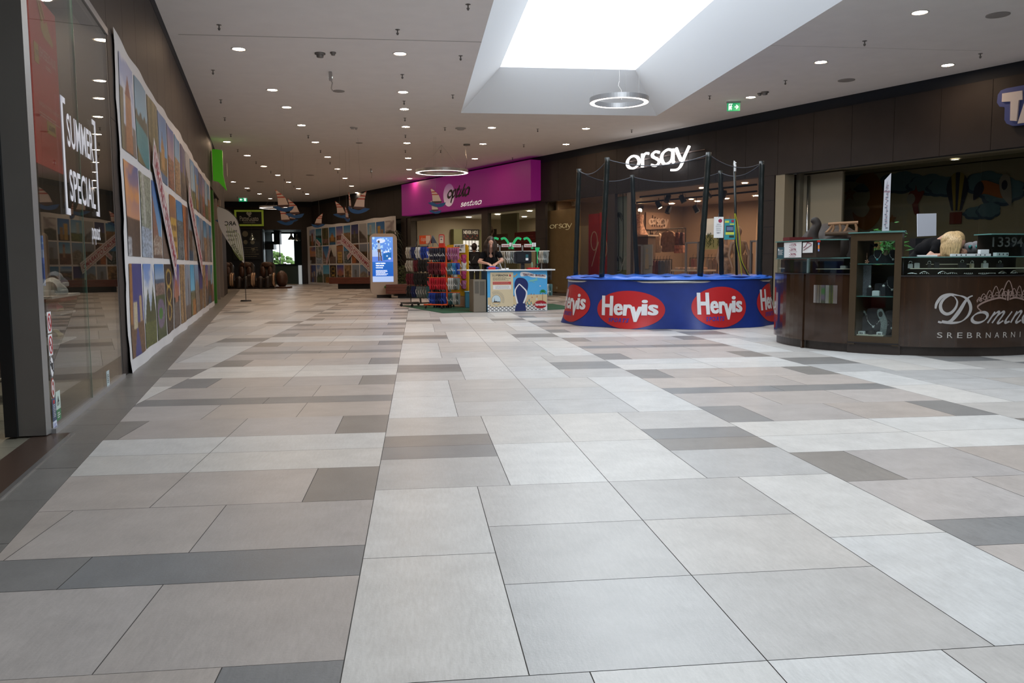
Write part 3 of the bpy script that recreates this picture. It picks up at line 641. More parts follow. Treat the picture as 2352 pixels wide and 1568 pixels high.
# ================================================================ printed picture hoardings
paper = mat('hoarding_paper', (.60, .60, .62), .6, noise=.05, nscale=2, bump=.3)
def lerp(a, b, t): return np.array(a)*(1-t)+np.array(b)*t
def picture(i, w_, h_):
    """one city photograph of the collage, as a small colour grid (row 0 at the bottom)"""
    r = np.random.RandomState(100+i); img = np.zeros((h_, w_, 3)); Y = np.linspace(0, 1, h_)[:, None]; X = np.linspace(0, 1, w_)[None, :]
    def fill(mask, c, nn=.25):
        n_ = 1+nn*(r.rand(h_, w_)-.5)*2; cc = np.array(c)
        for q in range(3): img[..., q] = np.where(mask, cc[q]*n_, img[..., q])
    def grad(y0, y1, c0, c1):
        t = np.clip((Y-y0)/(y1-y0), 0, 1)*np.ones_like(X); mk = (Y >= y0-.02)*np.ones_like(X) > 0
        for q in range(3): img[..., q] = np.where(mk, c0[q]*(1-t)+c1[q]*t, img[..., q])
    def clouds_(amt, c):
        q = np.zeros((h_, w_))
        for s_ in (3, 6, 12):
            g_ = r.rand(s_*2+2, s_+2); yi = np.linspace(0, s_*2, h_); xi = np.linspace(0, s_, w_)
            a = g_[yi.astype(int)][:, xi.astype(int)]; b_ = g_[yi.astype(int)+1][:, xi.astype(int)]; c_ = g_[yi.astype(int)][:, xi.astype(int)+1]; d_ = g_[yi.astype(int)+1][:, xi.astype(int)+1]
            fy = (yi % 1)[:, None]; fx = (xi % 1)[None, :]; q += (a*(1-fx)*(1-fy)+c_*fx*(1-fy)+b_*(1-fx)*fy+d_*fx*fy)/s_*3
        q = (q-q.min())/(q.max()-q.min()); t = np.clip((q-1+amt)*3, 0, 1)
        for k in range(3): img[..., k] = img[..., k]*(1-t)+c[k]*t
    def town(y0, y1, pal):
        bw = max(1, w_//14)
        for yy_ in range(int(y0*h_), int(y1*h_), max(1, h_//42)):
            for xx_ in range(0, w_, bw):
                img[yy_:yy_+max(1, h_//42), xx_:xx_+bw] = np.array(pal[r.randint(len(pal))])*(.6+.7*r.rand())
    def tower(cx, ww, y0, y1, c, spire=None, sh=.2):
        fill((abs(X-cx) < ww/2) & (Y > y0) & (Y < y1), c)
        if spire: fill((abs(X-cx) < ww*.55*(1-(Y-y1)/sh)) & (Y >= y1) & (Y < y1+sh), spire, .1)
    blue, lb, or_, br, gr, dk = (.03, .10, .30), (.22, .38, .52), (.42, .17, .05), (.10, .055, .03), (.04, .075, .02), (.02, .016, .014)
    k = i % 30
    if k == 0: grad(0, 1, (.42, .45, .55), (.20, .26, .45)); clouds_(.5, (.5, .52, .58)); fill(Y+.0*X < .3-.1*X, br); fill((X < .2) & (Y < .66), (.10, .09, .05)); tower(.5, .42, .0, .62, (.26, .11, .05), (.13, .02, .02), .24); fill((X > .75) & (Y < .32), (.10, .09, .09))
    elif k == 1: grad(.3, 1, (.25, .42, .50), (.03, .17, .30)); fill(Y < .56-.15*X, (.015, .17, .20), .15); fill((Y > .50-.1*X) & (Y < .6+.03*np.sin(X*20)), (.02, .035, .025)); fill(Y < .18-.25*X, (.08, .08, .03))
    elif k == 2: fill(Y >= 0, (.05, .05, .015), .8); [fill(abs(X-c_) < .04, (.15, .13, .06), .4) for c_ in (.2, .5, .62, .85)]; fill((Y < .35) & (Y > .1), (.17, .10, .08), .7)
    elif k == 3: grad(.3, 1, (.12, .30, .50), (.02, .12, .32)); fill(Y < .42, (.14, .09, .03), .5); fill(Y < .12, (.03, .10, .20)); tower(.5, .5, .2, .5, (.35, .18, .05), (.30, .15, .04), .18); tower(.5, .12, .5, .66, (.2, .1, .04), (.06, .05, .06), .14)
    elif k == 4: grad(.3, 1, (.45, .25, .20), (.03, .08, .28)); town(0, .5, [(.25, .05, .03), (.15, .06, .03), (.3, .16, .08), (.05, .03, .03)])
    elif k == 5: grad(.5, 1, (.2, .36, .48), (.02, .15, .35)); town(0, .62, [(.35, .22, .10), (.22, .10, .04), (.10, .08, .05), (.3, .2, .12)])
    elif k == 6: grad(.4, 1, (.10, .09, .22), (.02, .03, .12)); fill(Y < .5, (.06, .05, .04), .8); tower(.45, .3, .3, .7, (.12, .10, .06), (.05, .05, .10), .15)
    elif k == 7: grad(0, 1, (.30, .29, .30), (.35, .36, .38)); fill(Y < .7-.5*X, (.07, .055, .045)); fill(Y < .2, (.12, .10, .09))
    elif k == 8: grad(.4, 1, (.25, .42, .55), (.10, .25, .45)); tower(.35, .25, .2, .9, (.30, .33, .34)); fill(Y < .35, (.10, .12, .04), .7)
    elif k == 9: grad(.3, 1, (.06, .20, .42), (.02, .10, .30)); tower(.3, .35, 0, .8, (.38, .24, .05)); tower(.75, .3, 0, .62, (.26, .15, .04))
    elif k == 10: grad(.3, 1, (.35, .33, .33), (.5, .48, .5)); clouds_(.6, (.25, .22, .24)); fill(Y < .55-.2*abs(X-.5), (.05, .05, .03), .5)
    elif k == 11: grad(.3, 1, (.55, .25, .10), (.05, .08, .22)); clouds_(.6, (.50, .22, .08)); fill(Y < .42, (.06, .035, .02), .5); fill((Y < .2) & (X < .25+.2*Y), (.3, .3, .32), .9)
    elif k == 12: fill(Y >= 0, (.20, .22, .17), .8); fill((Y < .35), (.25, .30, .38), .9); fill((abs(X-.35) < .12) & (Y > .4), (.32, .33, .3), .5)
    elif k == 13: grad(.2, 1, (.15, .32, .5), (.02, .10, .32)); fill(Y < .8-.9*X, (.20, .10, .07)); fill(Y < .3, (.11, .07, .05)); town(.05, .3, [(.2, .12, .08), (.35, .3, .25)])
    elif k == 14: grad(.0, 1, (.30, .30, .30), (.6, .57, .52)); fill((Y < 1.05-1.0*X) & (Y < .9), (.06, .04, .03)); fill((Y < .4), (.13, .09, .07))
    elif k == 15: grad(.2, 1, (.10, .10, .12), (.30, .12, .03)); tower(.5, .8, 0, .66, (.42, .26, .05)); [fill((abs(X-c_) < .06) & (abs(Y-d_) < .04), (.12, .06, .02)) for c_ in (.3, .5, .7) for d_ in (.15, .32, .5)]
    elif k == 16: grad(.5, 1, (.10, .25, .42), (.02, .16, .38)); town(0, .68, [(.05, .07, .09), (.12, .12, .10), (.2, .22, .24), (.04, .05, .03)])
    elif k == 17: fill(Y >= 0, (.30, .10, .03), .5); fill(X > .6, (.08, .04, .03), .5)
    elif k == 18: grad(.3, 1, (.15, .16, .15), (.2, .22, .28)); fill(Y < .6, (.08, .05, .025), .9); fill((Y < .2), (.02, .05, .09))
    elif k == 19: grad(.3, 1, (.2, .2, .22), (.15, .25, .4)); fill(Y < .7-.3*abs(X-.5), (.18, .15, .12), .6)
    elif k == 20: grad(.4, 1, (.25, .4, .5), (.05, .2, .4)); fill(Y < .5, (.12, .05, .03), .6); tower(.6, .2, .3, .8, (.35, .2, .12), (.2, .05, .03))
    elif k == 21: fill(Y >= 0, (.03, .035, .17), .15); fill((X < .14), (.25, .11, .03)); tower(.75, .24, 0, .64, (.36, .25, .14), None); fill((Y < .36) & (abs(X-.42) > (.36-Y)*.6), (.11, .055, .025), .6); fill((abs(X-.32) < .12) & (Y < .58) & (Y > .3), (.42, .36, .24))
    elif k == 22: grad(.3, 1, (.45, .50, .55), (.12, .22, .5)); clouds_(.7, (.55, .57, .6)); fill((Y < .72-1.6*abs(X-.3)) | (Y < .76-1.4*abs(X-.75)), (.04, .05, .012), .4); fill(Y < .3, (.07, .085, .015), .8)
    elif k == 23: grad(.7, 1, (.4, .45, .5), (.05, .18, .42)); clouds_(.5, (.55, .58, .62)); fill(Y < .8, (.05, .08, .13)); fill(Y < .74, (.17, .11, .09), .9); fill(Y < .58, (.04, .06, .02), .5); fill(((X-.5)/.42)**2+((Y-.33)/.2)**2 < 1, (.13, .10, .16), .5); fill(((X-.5)/.2)**2+((Y-.33)/.08)**2 < 1, (.03, .14, .02), .2)
    elif k == 24: fill(Y >= 0, (.03, .018, .01), .6); [fill(abs(((X-.5)/.3)**2+((Y-c_)/.12)**2-1) < .25, (.36, .24, .05), .6) for c_ in (.8, .55, .3)]
    elif k == 25: grad(.5, 1, (.35, .16, .12), (.03, .05, .25)); tower(.5, .6, .3, .62, (.30, .12, .07), (.30, .10, .06), .2); fill(Y < .4, (.09, .07, .06), .6)
    elif k == 26: fill(Y >= 0, (.24, .15, .07), .9); tower(.5, .3, 0, .7, (.10, .06, .03))
    elif k == 27: grad(0, 1, (.20, .20, .21), (.20, .25, .33)); tower(.5, .3, 0, .75, (.13, .13, .14)); fill(Y < .25, (.1, .08, .07))
    elif k == 28: grad(.45, 1, (.15, .42, .62), (.06, .28, .5)); fill(Y < .5, (.10, .10, .05), .6); fill((Y < .3) & (X > .4), (.30, .13, .03), .5)
    else: grad(.3, 1, (.05, .04, .15), (.03, .02, .12)); fill(Y < .45, (.15, .08, .03), .8)
    p_ = np.pad(img, ((1, 1), (1, 1), (0, 0)), mode='edge'); img = .36*img+.16*(p_[2:, 1:-1]+p_[:-2, 1:-1]+p_[1:-1, 2:]+p_[1:-1, :-2])
    return np.clip(img*1.05, 0, 1)
def hoarding(name, fr, a_s, a_e, top, cols, rows, label, first, pw, res, c0=.02, order=None, group=None):
    o = thing(name, label, 'hoarding', fr((a_s+a_e)/2, 0, 0), group)
    m = MB(); nA = int((a_e-a_s)/.14)+1; nZ = 26; vs = []
    rr = random.Random(9)
    def off(a, z): return c0+.010*math.sin(a*2.3+z)*max(0, .4-z)*2+.006*math.sin(a*5.1+z*3)+.025*max(0, .10-z)*8*(.6+.4*math.sin(a*3.1))
    for i in range(nA+1):
        for j in range(nZ+1):
            a = a_s+(a_e-a_s)*i/nA; z = top*j/nZ
            aj = a+(.02*math.sin(z*9)+.012*math.sin(z*31) if i == 0 else 0); zj = z+(.03*math.sin(a*.8)+.015*math.sin(a*2.9) if j == nZ else 0)
            vs.append(fr(aj, zj, off(a, z)))
    fs = [(i*(nZ+1)+j, (i+1)*(nZ+1)+j, (i+1)*(nZ+1)+j+1, i*(nZ+1)+j+1) for i in range(nA) for j in range(nZ)]
    m.add(vs, fs); m.build('paper_sheet', paper, o, smooth=True)
    pmat = mat('printed_photo', rough=.45, attr='tint')
    for r_ in range(3):
        for c_ in range(cols):
            a0 = first+c_*pw; a1 = a0+pw-.11; z0, z1 = rows[r_]; near_ = c_ < res[2]
            w_, h_ = (res[0], res[1]) if near_ else (max(6, res[0]//2), max(14, res[1]//2))
            k = order(r_, c_) if order else r_*11+c_
            img = picture(k, w_, h_); m = MB()
            vs = []; xs = [a0+(a1-a0)*i/w_ for i in range(w_+1)]; zs = [z0+(z1-z0)*j/h_ for j in range(h_+1)]
            for z in zs:
                for x in xs: vs.append(fr(x, z, off(x, z)+.006))
            n0 = w_+1
            m.v = vs
            for j in range(h_):
                for i in range(w_): m.f.append((j*n0+i, j*n0+i+1, (j+1)*n0+i+1, (j+1)*n0+i)); m.mi.append(0); m.fc.append(tuple(img[j, i]))
            m.build('printed_picture', pmat, o)
    return o
oL = lambda r_, c_: ([0, 1, 2, 3, 4, 5, 6, 7, 8, 9, 6, 4, 8, 5], [11, 12, 13, 14, 15, 16, 17, 18, 19, 20, 27, 5, 19, 16], [21, 22, 23, 24, 25, 26, 27, 28, 19, 29, 26, 25, 18, 20])[r_][c_]
# rows listed from the top
hl = hoarding('picture_hoarding', LW, 3.02, 17.92, 3.22, 14, ((2.17, 3.08), (1.135, 2.07), (.12, 1.06)), 'long white hoarding printed with three rows of city photographs along the left wall', 3.19, 1.03, (30, 70, 6), order=oL)
oR = lambda r_, c_: ([0, 1, 2, 3, 4, 5, 6, 7, 8, 9, 10], [11, 12, 13, 14, 15, 16, 17, 18, 19, 20, 27], [21, 22, 28, 24, 25, 26, 27, 19, 29, 23, 5])[r_][c_]
hr = hoarding('picture_hoarding', RW, -.5, 11.72, 3.18, 11, ((2.11, 3.02), (1.13, 2.05), (.11, 1.05)), 'white hoarding with rows of city photographs on the right wall behind the benches', .26, 1.035, (12, 28, 11), c0=.25, order=oR)
bred = mat('banner_frame_red', (.33, .05, .08), .5); bwh = mat('banner_white', (.62, .58, .60), .45)
def diag_banner(fr, P0, P1, w0, c, label, body='USKORO OTVARAMO', group=None):
    o = thing('opening_banner', label, 'banner', fr((P0[0]+P1[0])/2, min(P0[1], P1[1]), c), group)
    d = Vector((P1[0]-P0[0], P1[1]-P0[1])); L = d.length; d.normalize(); f = Fr(fr(P0[0], P0[1], c), fr.u*d.x+fr.v*d.y, fr.v*d.x-fr.u*d.y, fr.n)
    m = MB(); m.box(f, 0, L, -w0/2, w0/2, -.006, 0); m.build('sheet', bwh, o)
    m = MB(); q = w0*.36; t = w0*.04; x0 = w0*.12
    for b0, b1 in ((q-t, q), (-q, -q+t)): m.box(f, x0, L-x0, b0, b1, 0, .002)
    for a0, a1 in ((x0, x0+t), (L-x0-t, L-x0)): m.box(f, a0, a1, -q, q, 0, .002)
    m.build('red_frame', bred, o)
    m = MB(); text(m, body, f, x0*2.2, L-x0*2.2, -q*.62, q*.62, .003, bold=.03); m.build('lettering', bred, o)
    return o
hb = [hit(LW, 327, 343, .06), hit(LW, 398, 622, .06)]
a0 = (5.35, 2.42); a1 = (7.55, 1.0)
diag_banner(LW, a0, a1, .42, .06, 'large slanted white and red strip on the near end of the left hoarding')
a0 = (10.4, 2.35); a1 = (13.1, 1.02); diag_banner(LW, a0, a1, .42, .06, 'large slanted white strip with red frame halfway along the left hoarding')
diag_banner(RW, (5.25, 2.42), (8.9, .95), .50, .32, 'large slanted white and red strip on the right hoarding beside the totem')
for k, (x, y, l_, an, lab) in enumerate(((731, 558, .55, -22, 'small white and red label slanting down over the top left pictures of the right hoarding'), (779, 557, .55, 0, 'small level white and red label under the domed church picture of the right hoarding'), (754, 587, .85, 52, 'small steep white and red label rising across the middle row of the right hoarding'), (803, 585, .6, 25, 'small white and red label rising beside the big slanted strip of the right hoarding'))):
    (a, b) = hit(RW, x, y, .30); ca, sa = math.cos(math.radians(an)), math.sin(math.radians(an))
    diag_banner(RW, (a-l_*.6*ca, b-l_*.6*sa), (a+l_*.6*ca, b+l_*.6*sa), .24, .30, lab, 'USKORO')
# ================================================================ left shop front: corner post, glass, lettering
steel = mat('post_metal', (.20, .19, .18), .42, .25, noise=.05, nscale=3)
o = thing('shopfront_post', 'wide dark metal post at the left shop entrance with a pale edge strip', 'post', LW(-.1, 0, -.1))
f = gframe(0, 0)
p0 = at(33, 1007); p1 = at(107, 1004); p2 = at(119, 998)
m = MB(); m.add([(p0.x, p0.y, .012), (p1.x, p1.y, .012), (p2.x-.0, p2.y, .012), (p0.x, p0.y+.16, .012), (p0.x, p0.y, 3.15), (p1.x, p1.y, 3.15), (p2.x, p2.y, 3.15), (p0.x, p0.y+.16, 3.15)], [(3, 2, 1, 0), (4, 5, 6, 7), (0, 1, 5, 4), (2, 3, 7, 6), (3, 0, 4, 7)]); m.build('post_body', steel, o)
m = MB(); m.add([(p1.x, p1.y-.001, .012), (p2.x, p2.y, .012), (p2.x, p2.y, 3.15), (p1.x, p1.y-.001, 3.15)], [(0, 1, 2, 3)]); m.build('edge_strip', mat('edge_strip_pale', (.30, .30, .30), .35, .5), o)
m = MB(); q0 = at(21, 1010); m.box(gframe(q0.x-.02, p0.y-.01), -.01, .06, .012, 3.15, -.12, .01); m.build('door_channel', mat('channel_black', (.012, .014, .016), .5), o)
g1 = glassmat('shop_glass_left', (.80, .80, .78), .03)
m = MB(); m.box(LW, .02, 1.27, .03, 3.10, -.014, 0); m.box(LW, 1.275, 2.66, .03, 3.10, -.014, 0); struct('window_4', m, g1)
m = MB(); m.box(LW, 0, 2.74, 0, .035, -.05, .02, 1); m.box(LW, 0, 2.74, 3.10, 3.16, -.05, .012, 2); m.box(LW, 2.66, 2.72, 0, 3.1, -.06, .0, 0); m.box(LW, 1.268, 1.277, .03, 3.1, -.014, .001, 3)
m.box(LW, 2.74, 3.04, 0, .78, -.05, 0, 4); m.box(LW, 2.74, 3.04, .79, 1.58, -.05, 0, 4); m.box(LW, 2.74, 3.04, 1.59, 2.38, -.05, 0, 4); m.box(LW, 2.74, 3.04, 2.39, 3.16, -.05, 0, 4)
struct('trim_8', m, [mat('channel_black'), mat('sill_metal', (.33, .33, .34), .4, .4), mat('head_metal', (.25, .25, .26), .4, .5), mat('glass_edge', (.05, .12, .09), .3), mat('panel_brown')])
# interior
m = MB(); m.box(LW, -8, 2.72, 0, 3.3, -5.1, -5, 0); m.box(LW, 2.72, 2.9, 0, 3.3, -5, -.06, 0); m.box(LW, -8, 2.75, 3.3, 3.4, -5, -.2, 1)
struct('wall_shoe_shop', m, [mat('shoe_shop_wall', (.05, .045, .04), .8), mat('shoe_shop_ceiling', (.10, .09, .08), .8)])
m = MB(); m.box(LW, -6, 0.0, -.001, .006, -.10, .12, 0); m.box(LW, -6, -.0, .0, .008, .10, .125, 1); struct('trim_9', m, [mat('threshold_dark', (.07, .045, .035), .3), mat('threshold_metal', (.3, .3, .3), .4, .8)])
decal = mat('window_lettering', (.72, .72, .78), .5, emit=(.8, .82, .9), es=.08)
o = thing('window_lettering', 'white bracketed two line slogan with a small word below on the left shop glass', 'lettering', LW(1.3, 1.4, 0))
m = MB(); C_ = .004
text(m, 'SUMMER', LW, .86, 1.80, 1.868, 2.10, C_, bold=.015); m.build('upper_word', decal, o); m = MB(); text(m, 'SPECIAL', LW, .86, 1.78, 1.49, 1.715, C_, bold=.015)
m.build('lower_word', decal, o)
m = MB(); m.box(LW, .715, .765, 1.39, 2.19, .001, C_); m.box(LW, .715, .845, 2.15, 2.19, .001, C_); m.box(LW, .715, .845, 1.39, 1.435, .001, C_)
m.box(LW, 1.89, 1.94, 1.44, 2.21, .001, C_); m.box(LW, 1.81, 1.94, 2.17, 2.21, .001, C_); m.box(LW, 1.81, 1.94, 1.44, 1.475, .001, C_); m.build('brackets', decal, o)
m = MB(); text(m, 'popust', LW, 1.57, 1.91, 1.205, 1.355, C_, bold=.01); m.build('small_word', decal, o)
# red poster behind the glass
PC = -.12
o = thing('club_poster', 'tall red hanging poster with a gold winged shoe behind the left shop glass', 'poster', LW(.4, 1.6, PC))
m = MB(); pA, pB = hit(LW, 70, 130, PC)[0], hit(LW, 126, 38, PC)[0]; pK = (pB-pA)/.64; m.box(LW, pA, pB, hit(LW, 145, 400, PC)[1], hit(LW, 126, 38, PC)[1], PC-.01, PC); m.build('sheet', mat('club_red', (.60, .055, .045), .6, emit=(.6, .05, .04), es=.10), o)
class _PF:
    def __call__(s, a, b, c=0.0): return LW(pA+(a-.02)*pK, pZ+(1.19*b-1.79)*pS, c)
_t, _b = hit(LW, 126, 38, PC)[1], hit(LW, 145, 400, PC)[1]; pZ = _b; pS = (_t-_b)/1.45; PF = _PF()
gold = mat('club_gold', (.62, .42, .08), .6)
m = MB(); m.poly(PF, [(.28, 2.50), (.34, 2.46), (.46, 2.45), (.54, 2.44), (.56, 2.47), (.46, 2.55), (.42, 2.60), (.36, 2.56), (.30, 2.64), (.27, 2.60)][::1], PC+.003)
m.ribbon(PF, [(.3, 2.56), (.22, 2.68), (.30, 2.62), (.24, 2.74), (.36, 2.6)], .02, PC+.003); m.build('winged_shoe', gold, o)
m = MB(); text(m, '[SHOEBEDO KLUB]', PF, .22, .60, 2.27, 2.36, PC+.003); text(m, '[NAGRADE TVOJU VJERNOST]', PF, .14, .63, 1.92, 1.96, PC+.003); lines(m, PF, .14, .62, 1.85, 1.89, 2, PC+.003, seed=5, fill=.4); lines(m, PF, .34, .48, 2.23, 2.26, 2, PC+.003, seed=6); m.build('print', mat('club_print', (.75, .6, .55), .6), o)
m = MB(); m.box(PF, .30, .50, 1.76, 1.85, PC, PC+.004); m.box(PF, .10, .19, 2.22, 2.36, PC, PC+.004); m.build('yellow_labels', mat('club_yellow', (.65, .48, .08), .6), o)
m = MB(); text(m, 'UCLANI SE', PF, .325, .475, 1.785, 1.825, PC+.006, bold=.03); text(m, 'nova', PF, .115, .175, 2.27, 2.31, PC+.006); m.build('label_print', mat('club_dark', (.08, .03, .02), .6), o)
# stickers on the near edge of the glass
def sticker(name, lab, a0, a1, b0, b1, draw, base=(.75, .75, .78), rnd=False):
    o = thing(name, lab, 'sticker', LW((a0+a1)/2, b0, 0)); m = MB()
    if rnd: m.prism(LW, ell((a0+a1)/2, (b0+b1)/2, (a1-a0)/2, (b1-b0)/2, 28)[:-1], .0005, .002)
    else: m.box(LW, a0, a1, b0, b1, .0005, .002)
    m.build('sheet', mat('stk_%02d%02d%02d' % tuple(int(v*99) for v in base), base, .5), o); m = MB(); mts = draw(m, (a0+a1)/2, (b0+b1)/2, (a1-a0)/2, (b1-b0)/2); m.build('print', mts, o)
sred, sblk, swht = mat('stk_red', (.45, .02, .03), .5), mat('stk_black', (.02, .02, .025), .5), mat('stk_white', (.75, .75, .76), .5)
def ban(inner):
    def d(m, x, y, w_, h_):
        inner(m, x, y, w_, h_); m.ribbon(LW, ell(x, y, w_*.78, h_*.78, 28), w_*.22, .003, .001, 0); m.ribbon(LW, [(x-w_*.5, y+h_*.5), (x+w_*.5, y-h_*.5)], w_*.2, .003, .001, 0); return [sred, sblk]
    return d
sticker('prohibition_sticker', 'white sticker with a red ban ring over an ice cream, topmost on the glass', -.0+.02, .115, .625, .755, ban(lambda m, x, y, w_, h_: m.poly(LW, [(x-w_*.2, y+h_*.2), (x, y-h_*.55), (x+w_*.2, y+h_*.2), (x+w_*.1, y+h_*.45), (x-w_*.1, y+h_*.45)], .0025, 1)))
sticker('prohibition_sticker', 'white sticker with a red ban ring over a cigarette, second from the top', .02, .115, .485, .615, ban(lambda m, x, y, w_, h_: m.box(LW, x-w_*.4, x+w_*.4, y-h_*.06, y+h_*.06, .002, .003, 1)))
def tr(m, x, y, w_, h_):
    m.ribbon(LW, [(x-w_*.6, y+h_*.55), (x-w_*.3, y+h_*.4), (x-w_*.1, y-h_*.2), (x+w_*.5, y-h_*.2), (x+w_*.5, y+h_*.3), (x-w_*.3, y+h_*.3)], .006, .003, .001, 0)
    for q in (-.2, .1, .35): m.ribbon(LW, [(x+w_*q, y+h_*.3), (x+w_*q, y-h_*.2)], .004, .003, .001, 0)
    m.ribbon(LW, [(x-w_*.7, y+h_*.3), (x+w_*.7, y-h_*.5)], .008, .003, .001, 0); m.ribbon(LW, ell(x, y, w_*.93, h_*.93, 28), .004, .003, .001, 0); return [sblk]
sticker('trolley_sticker', 'white oval sticker with a crossed out shopping trolley', .02, .115, .345, .483, tr, rnd=True)
def ds(m, x, y, w_, h_): m.ribbon(LW, ell(x, y, w_*.8, h_*.8, 28), .010, .003, .001, 0); m.poly(LW, [(x-w_*.4, y-h_*.2), (x-w_*.3, y+h_*.3), (x+w_*.2, y+h_*.35), (x+w_*.4, y-h_*.4), (x, y-h_*.1)], .003, 0); return [swht]
sticker('dog_sticker', 'red oval sticker with a white animal shape', .02, .105, .215, .343, ds, base=(.40, .08, .07), rnd=True)
def l1(m, x, y, w_, h_): lines(m, LW, x-w_*.6, x+w_*.8, y-h_*.7, y+h_*.5, 8, .003, 1, seed=3, fill=.35); m.box(LW, x-w_*.5, x+w_*.3, y+h_*.55, y+h_*.85, .002, .003, 0); return [sred, swht]
sticker('notice_sticker', 'navy sticker with fine white lines low on the glass', .02, .115, .075, .215, l1, base=(.05, .08, .16))
sticker('notice_sticker', 'small pale sticker at the very bottom near corner of the glass', .02, .115, .012, .073, lambda m, x, y, w_, h_: (lines(m, LW, x-w_*.7, x+w_*.7, y-h_*.6, y+h_*.6, 4, .003, 0, seed=8), [mat('stk_ink', (.15, .15, .4), .5)])[1], base=(.6, .66, .8))
sticker('notice_sticker', 'pale green sticker with dark print beside the navy one', .12, .235, .13, .245, lambda m, x, y, w_, h_: (m.poly(LW, [(x-.02, y-.01), (x+.02, y-.01), (x, y+.03)], .003, 0), lines(m, LW, x-w_*.6, x+w_*.6, y-h_*.6, y-h_*.1, 4, .003, 0, seed=9), [sblk])[2], base=(.5, .62, .58))
sticker('notice_sticker', 'green sticker below the pale green one', .12, .235, .06, .128, lambda m, x, y, w_, h_: (lines(m, LW, x-w_*.6, x+w_*.6, y-h_*.6, y+h_*.6, 3, .003, 0, seed=2), [swht])[1], base=(.05, .20, .09))
sticker('tag_sticker', 'small pale tag stuck low near the far end of the glass', 1.88, 2.0, .03, .16, lambda m, x, y, w_, h_: (lines(m, LW, x-w_*.6, x+w_*.6, y-h_*.6, y+h_*.6, 5, .003, 0, seed=2), [sblk])[1], base=(.45, .55, .58))
# shoes on acrylic shelves
def shoe(name, lab, p, heading, col_, sole_, s_=1.0):
    f_ = gframe(0, 0, 0, 0); o = thing(name, lab, 'shoe', (0, 0, 0), 'shoes on the window shelves')
    m = MB(); prof = [(-.135, .038, .055), (-.11, .042, .075), (-.06, .040, .078), (-.02, .038, .070), (.02, .041, .052), (.07, .045, .038), (.11, .040, .030), (.135, .022, .018)]
    vs = []; n_ = 14
    for x, w_, h_ in prof:
        for j in range(n_): an = math.pi*j/(n_-1); vs.append((x, -w_*math.cos(an), .024+h_*max(0.0, math.sin(an))**.8))
    fs = [(i*n_+j, i*n_+j+1, (i+1)*n_+j+1, (i+1)*n_+j) for i in range(len(prof)-1) for j in range(n_-1)]+[tuple(range(n_)), tuple(range((len(prof)-1)*n_, len(prof)*n_))[::-1]]
    m.add(vs, fs); m.build('upper', col_, o, smooth=True)
    m = MB(); m.prism(Fr((0, 0, 0), (1, 0, 0), (0, 1, 0)), [(-.142, -.035), (-.06, -.044), (.05, -.048), (.12, -.042), (.148, 0), (.12, .042), (.05, .048), (-.06, .044), (-.142, .035)], 0, .030); m.build('sole', sole_, o, bevel=.006)
    m = MB()
    for k in range(5): m.tube([(.0+.018*k, -.024, .083-.008*k), (.004+.018*k, 0, .092-.009*k), (.0+.018*k, .024, .083-.008*k)], .0035, 6)
    m.build('laces', mat('lace_white', (.7, .7, .68), .7), o)
    o.location = p; o.rotation_euler = (0, 0, math.radians(heading)); o.scale = (s_,)*3
    return o
shelfm = mat('shelf_white', (.62, .60, .56), .5); acryl = glassmat('acrylic', (.85, .87, .87), .08)
SHC = -.20; hL = math.degrees(math.atan2(LW.u.y, LW.u.x))
def lp(x, y, c=SHC): a, b = hit(LW, x, y, c); return a, b
aS, bS = lp(150, 672); 
o = thing('display_shelf', 'white shelf with a red edge carrying two pale trainers behind the glass', 'shelf', LW(aS-.3, bS, SHC)); m = MB(); m.box(LW, hit(LW, 108, 700, SHC)[0]-.3, aS+.02, bS-.018, bS, SHC-.14, SHC+.1); m.build('board', shelfm, o); m = MB(); m.box(LW, aS-.6, aS-.05, bS-.05, bS-.02, SHC-.12, SHC+.09); m.build('under_edge', mat('shelf_red', (.22, .012, .012), .5), o)
shoe('trainer', 'white leather trainer, nearer one on the red edged shelf', LW(hit(LW, 128, 672, SHC+.05)[0], bS, SHC+.05), hL, mat('shoe_white', (.66, .67, .62), .5), mat('sole_white', (.60, .62, .60), .5), 1.25)
shoe('trainer', 'grey canvas trainer with white laces, farther one on the red edged shelf', LW(hit(LW, 134, 672, SHC-.06)[0], bS+.045, SHC-.06), hL, mat('shoe_grey', (.22, .23, .27), .7), mat('sole_white'), 1.2)
for k in range(4): small_light(LW(.5+.62*k, 3.285, -.42), .07, 'small added fill lamp, %s from the metal post in the left shop' % ORD[k], 'added fill lamps in the left shop', 240, (1, .85, .7))  # lamps added to brighten the poster and shoes
m = MB(); m.box(LW, aS-.25, aS+.05, bS+.0, bS+.044, SHC-.135, SHC-.03); tag(m.build('shoe_riser', acryl), 'clear riser block under the grey trainer', 'riser')
aS, bS = lp(140, 712); o = thing('display_shelf', 'white shelf with a pink shoe, just below the trainers', 'shelf', LW(aS-.2, bS, SHC)); m = MB(); m.box(LW, aS-.5, aS, bS-.015, bS, SHC-.12, SHC+.1); m.build('board', shelfm, o)
shoe('low_shoe', 'bright pink shoe standing on the white shelf', LW(aS-.16, bS, SHC), hL, mat('shoe_pink', (.70, .04, .16), .5), mat('sole_tan', (.4, .32, .2), .6), .8)
aS, bS = lp(135, 776); o = thing('display_shelf', 'clear shelf with yellow sandals in the left shop window', 'shelf', LW(aS-.2, bS, SHC)); m = MB(); m.box(LW, aS-.5, aS+.1, bS-.01, bS, SHC-.12, SHC+.1); m.build('board', shelfm, o)
shoe('sandal', 'pale yellow sandal on the lower clear shelf', LW(aS-.06, bS, SHC), hL, mat('shoe_yellow', (.55, .48, .22), .6), mat('sole_tan'), .75)
o = thing('acrylic_display', 'clear acrylic display stand on the shop floor hung with a bead chain', 'stand', LW(.45, 0, -.4))
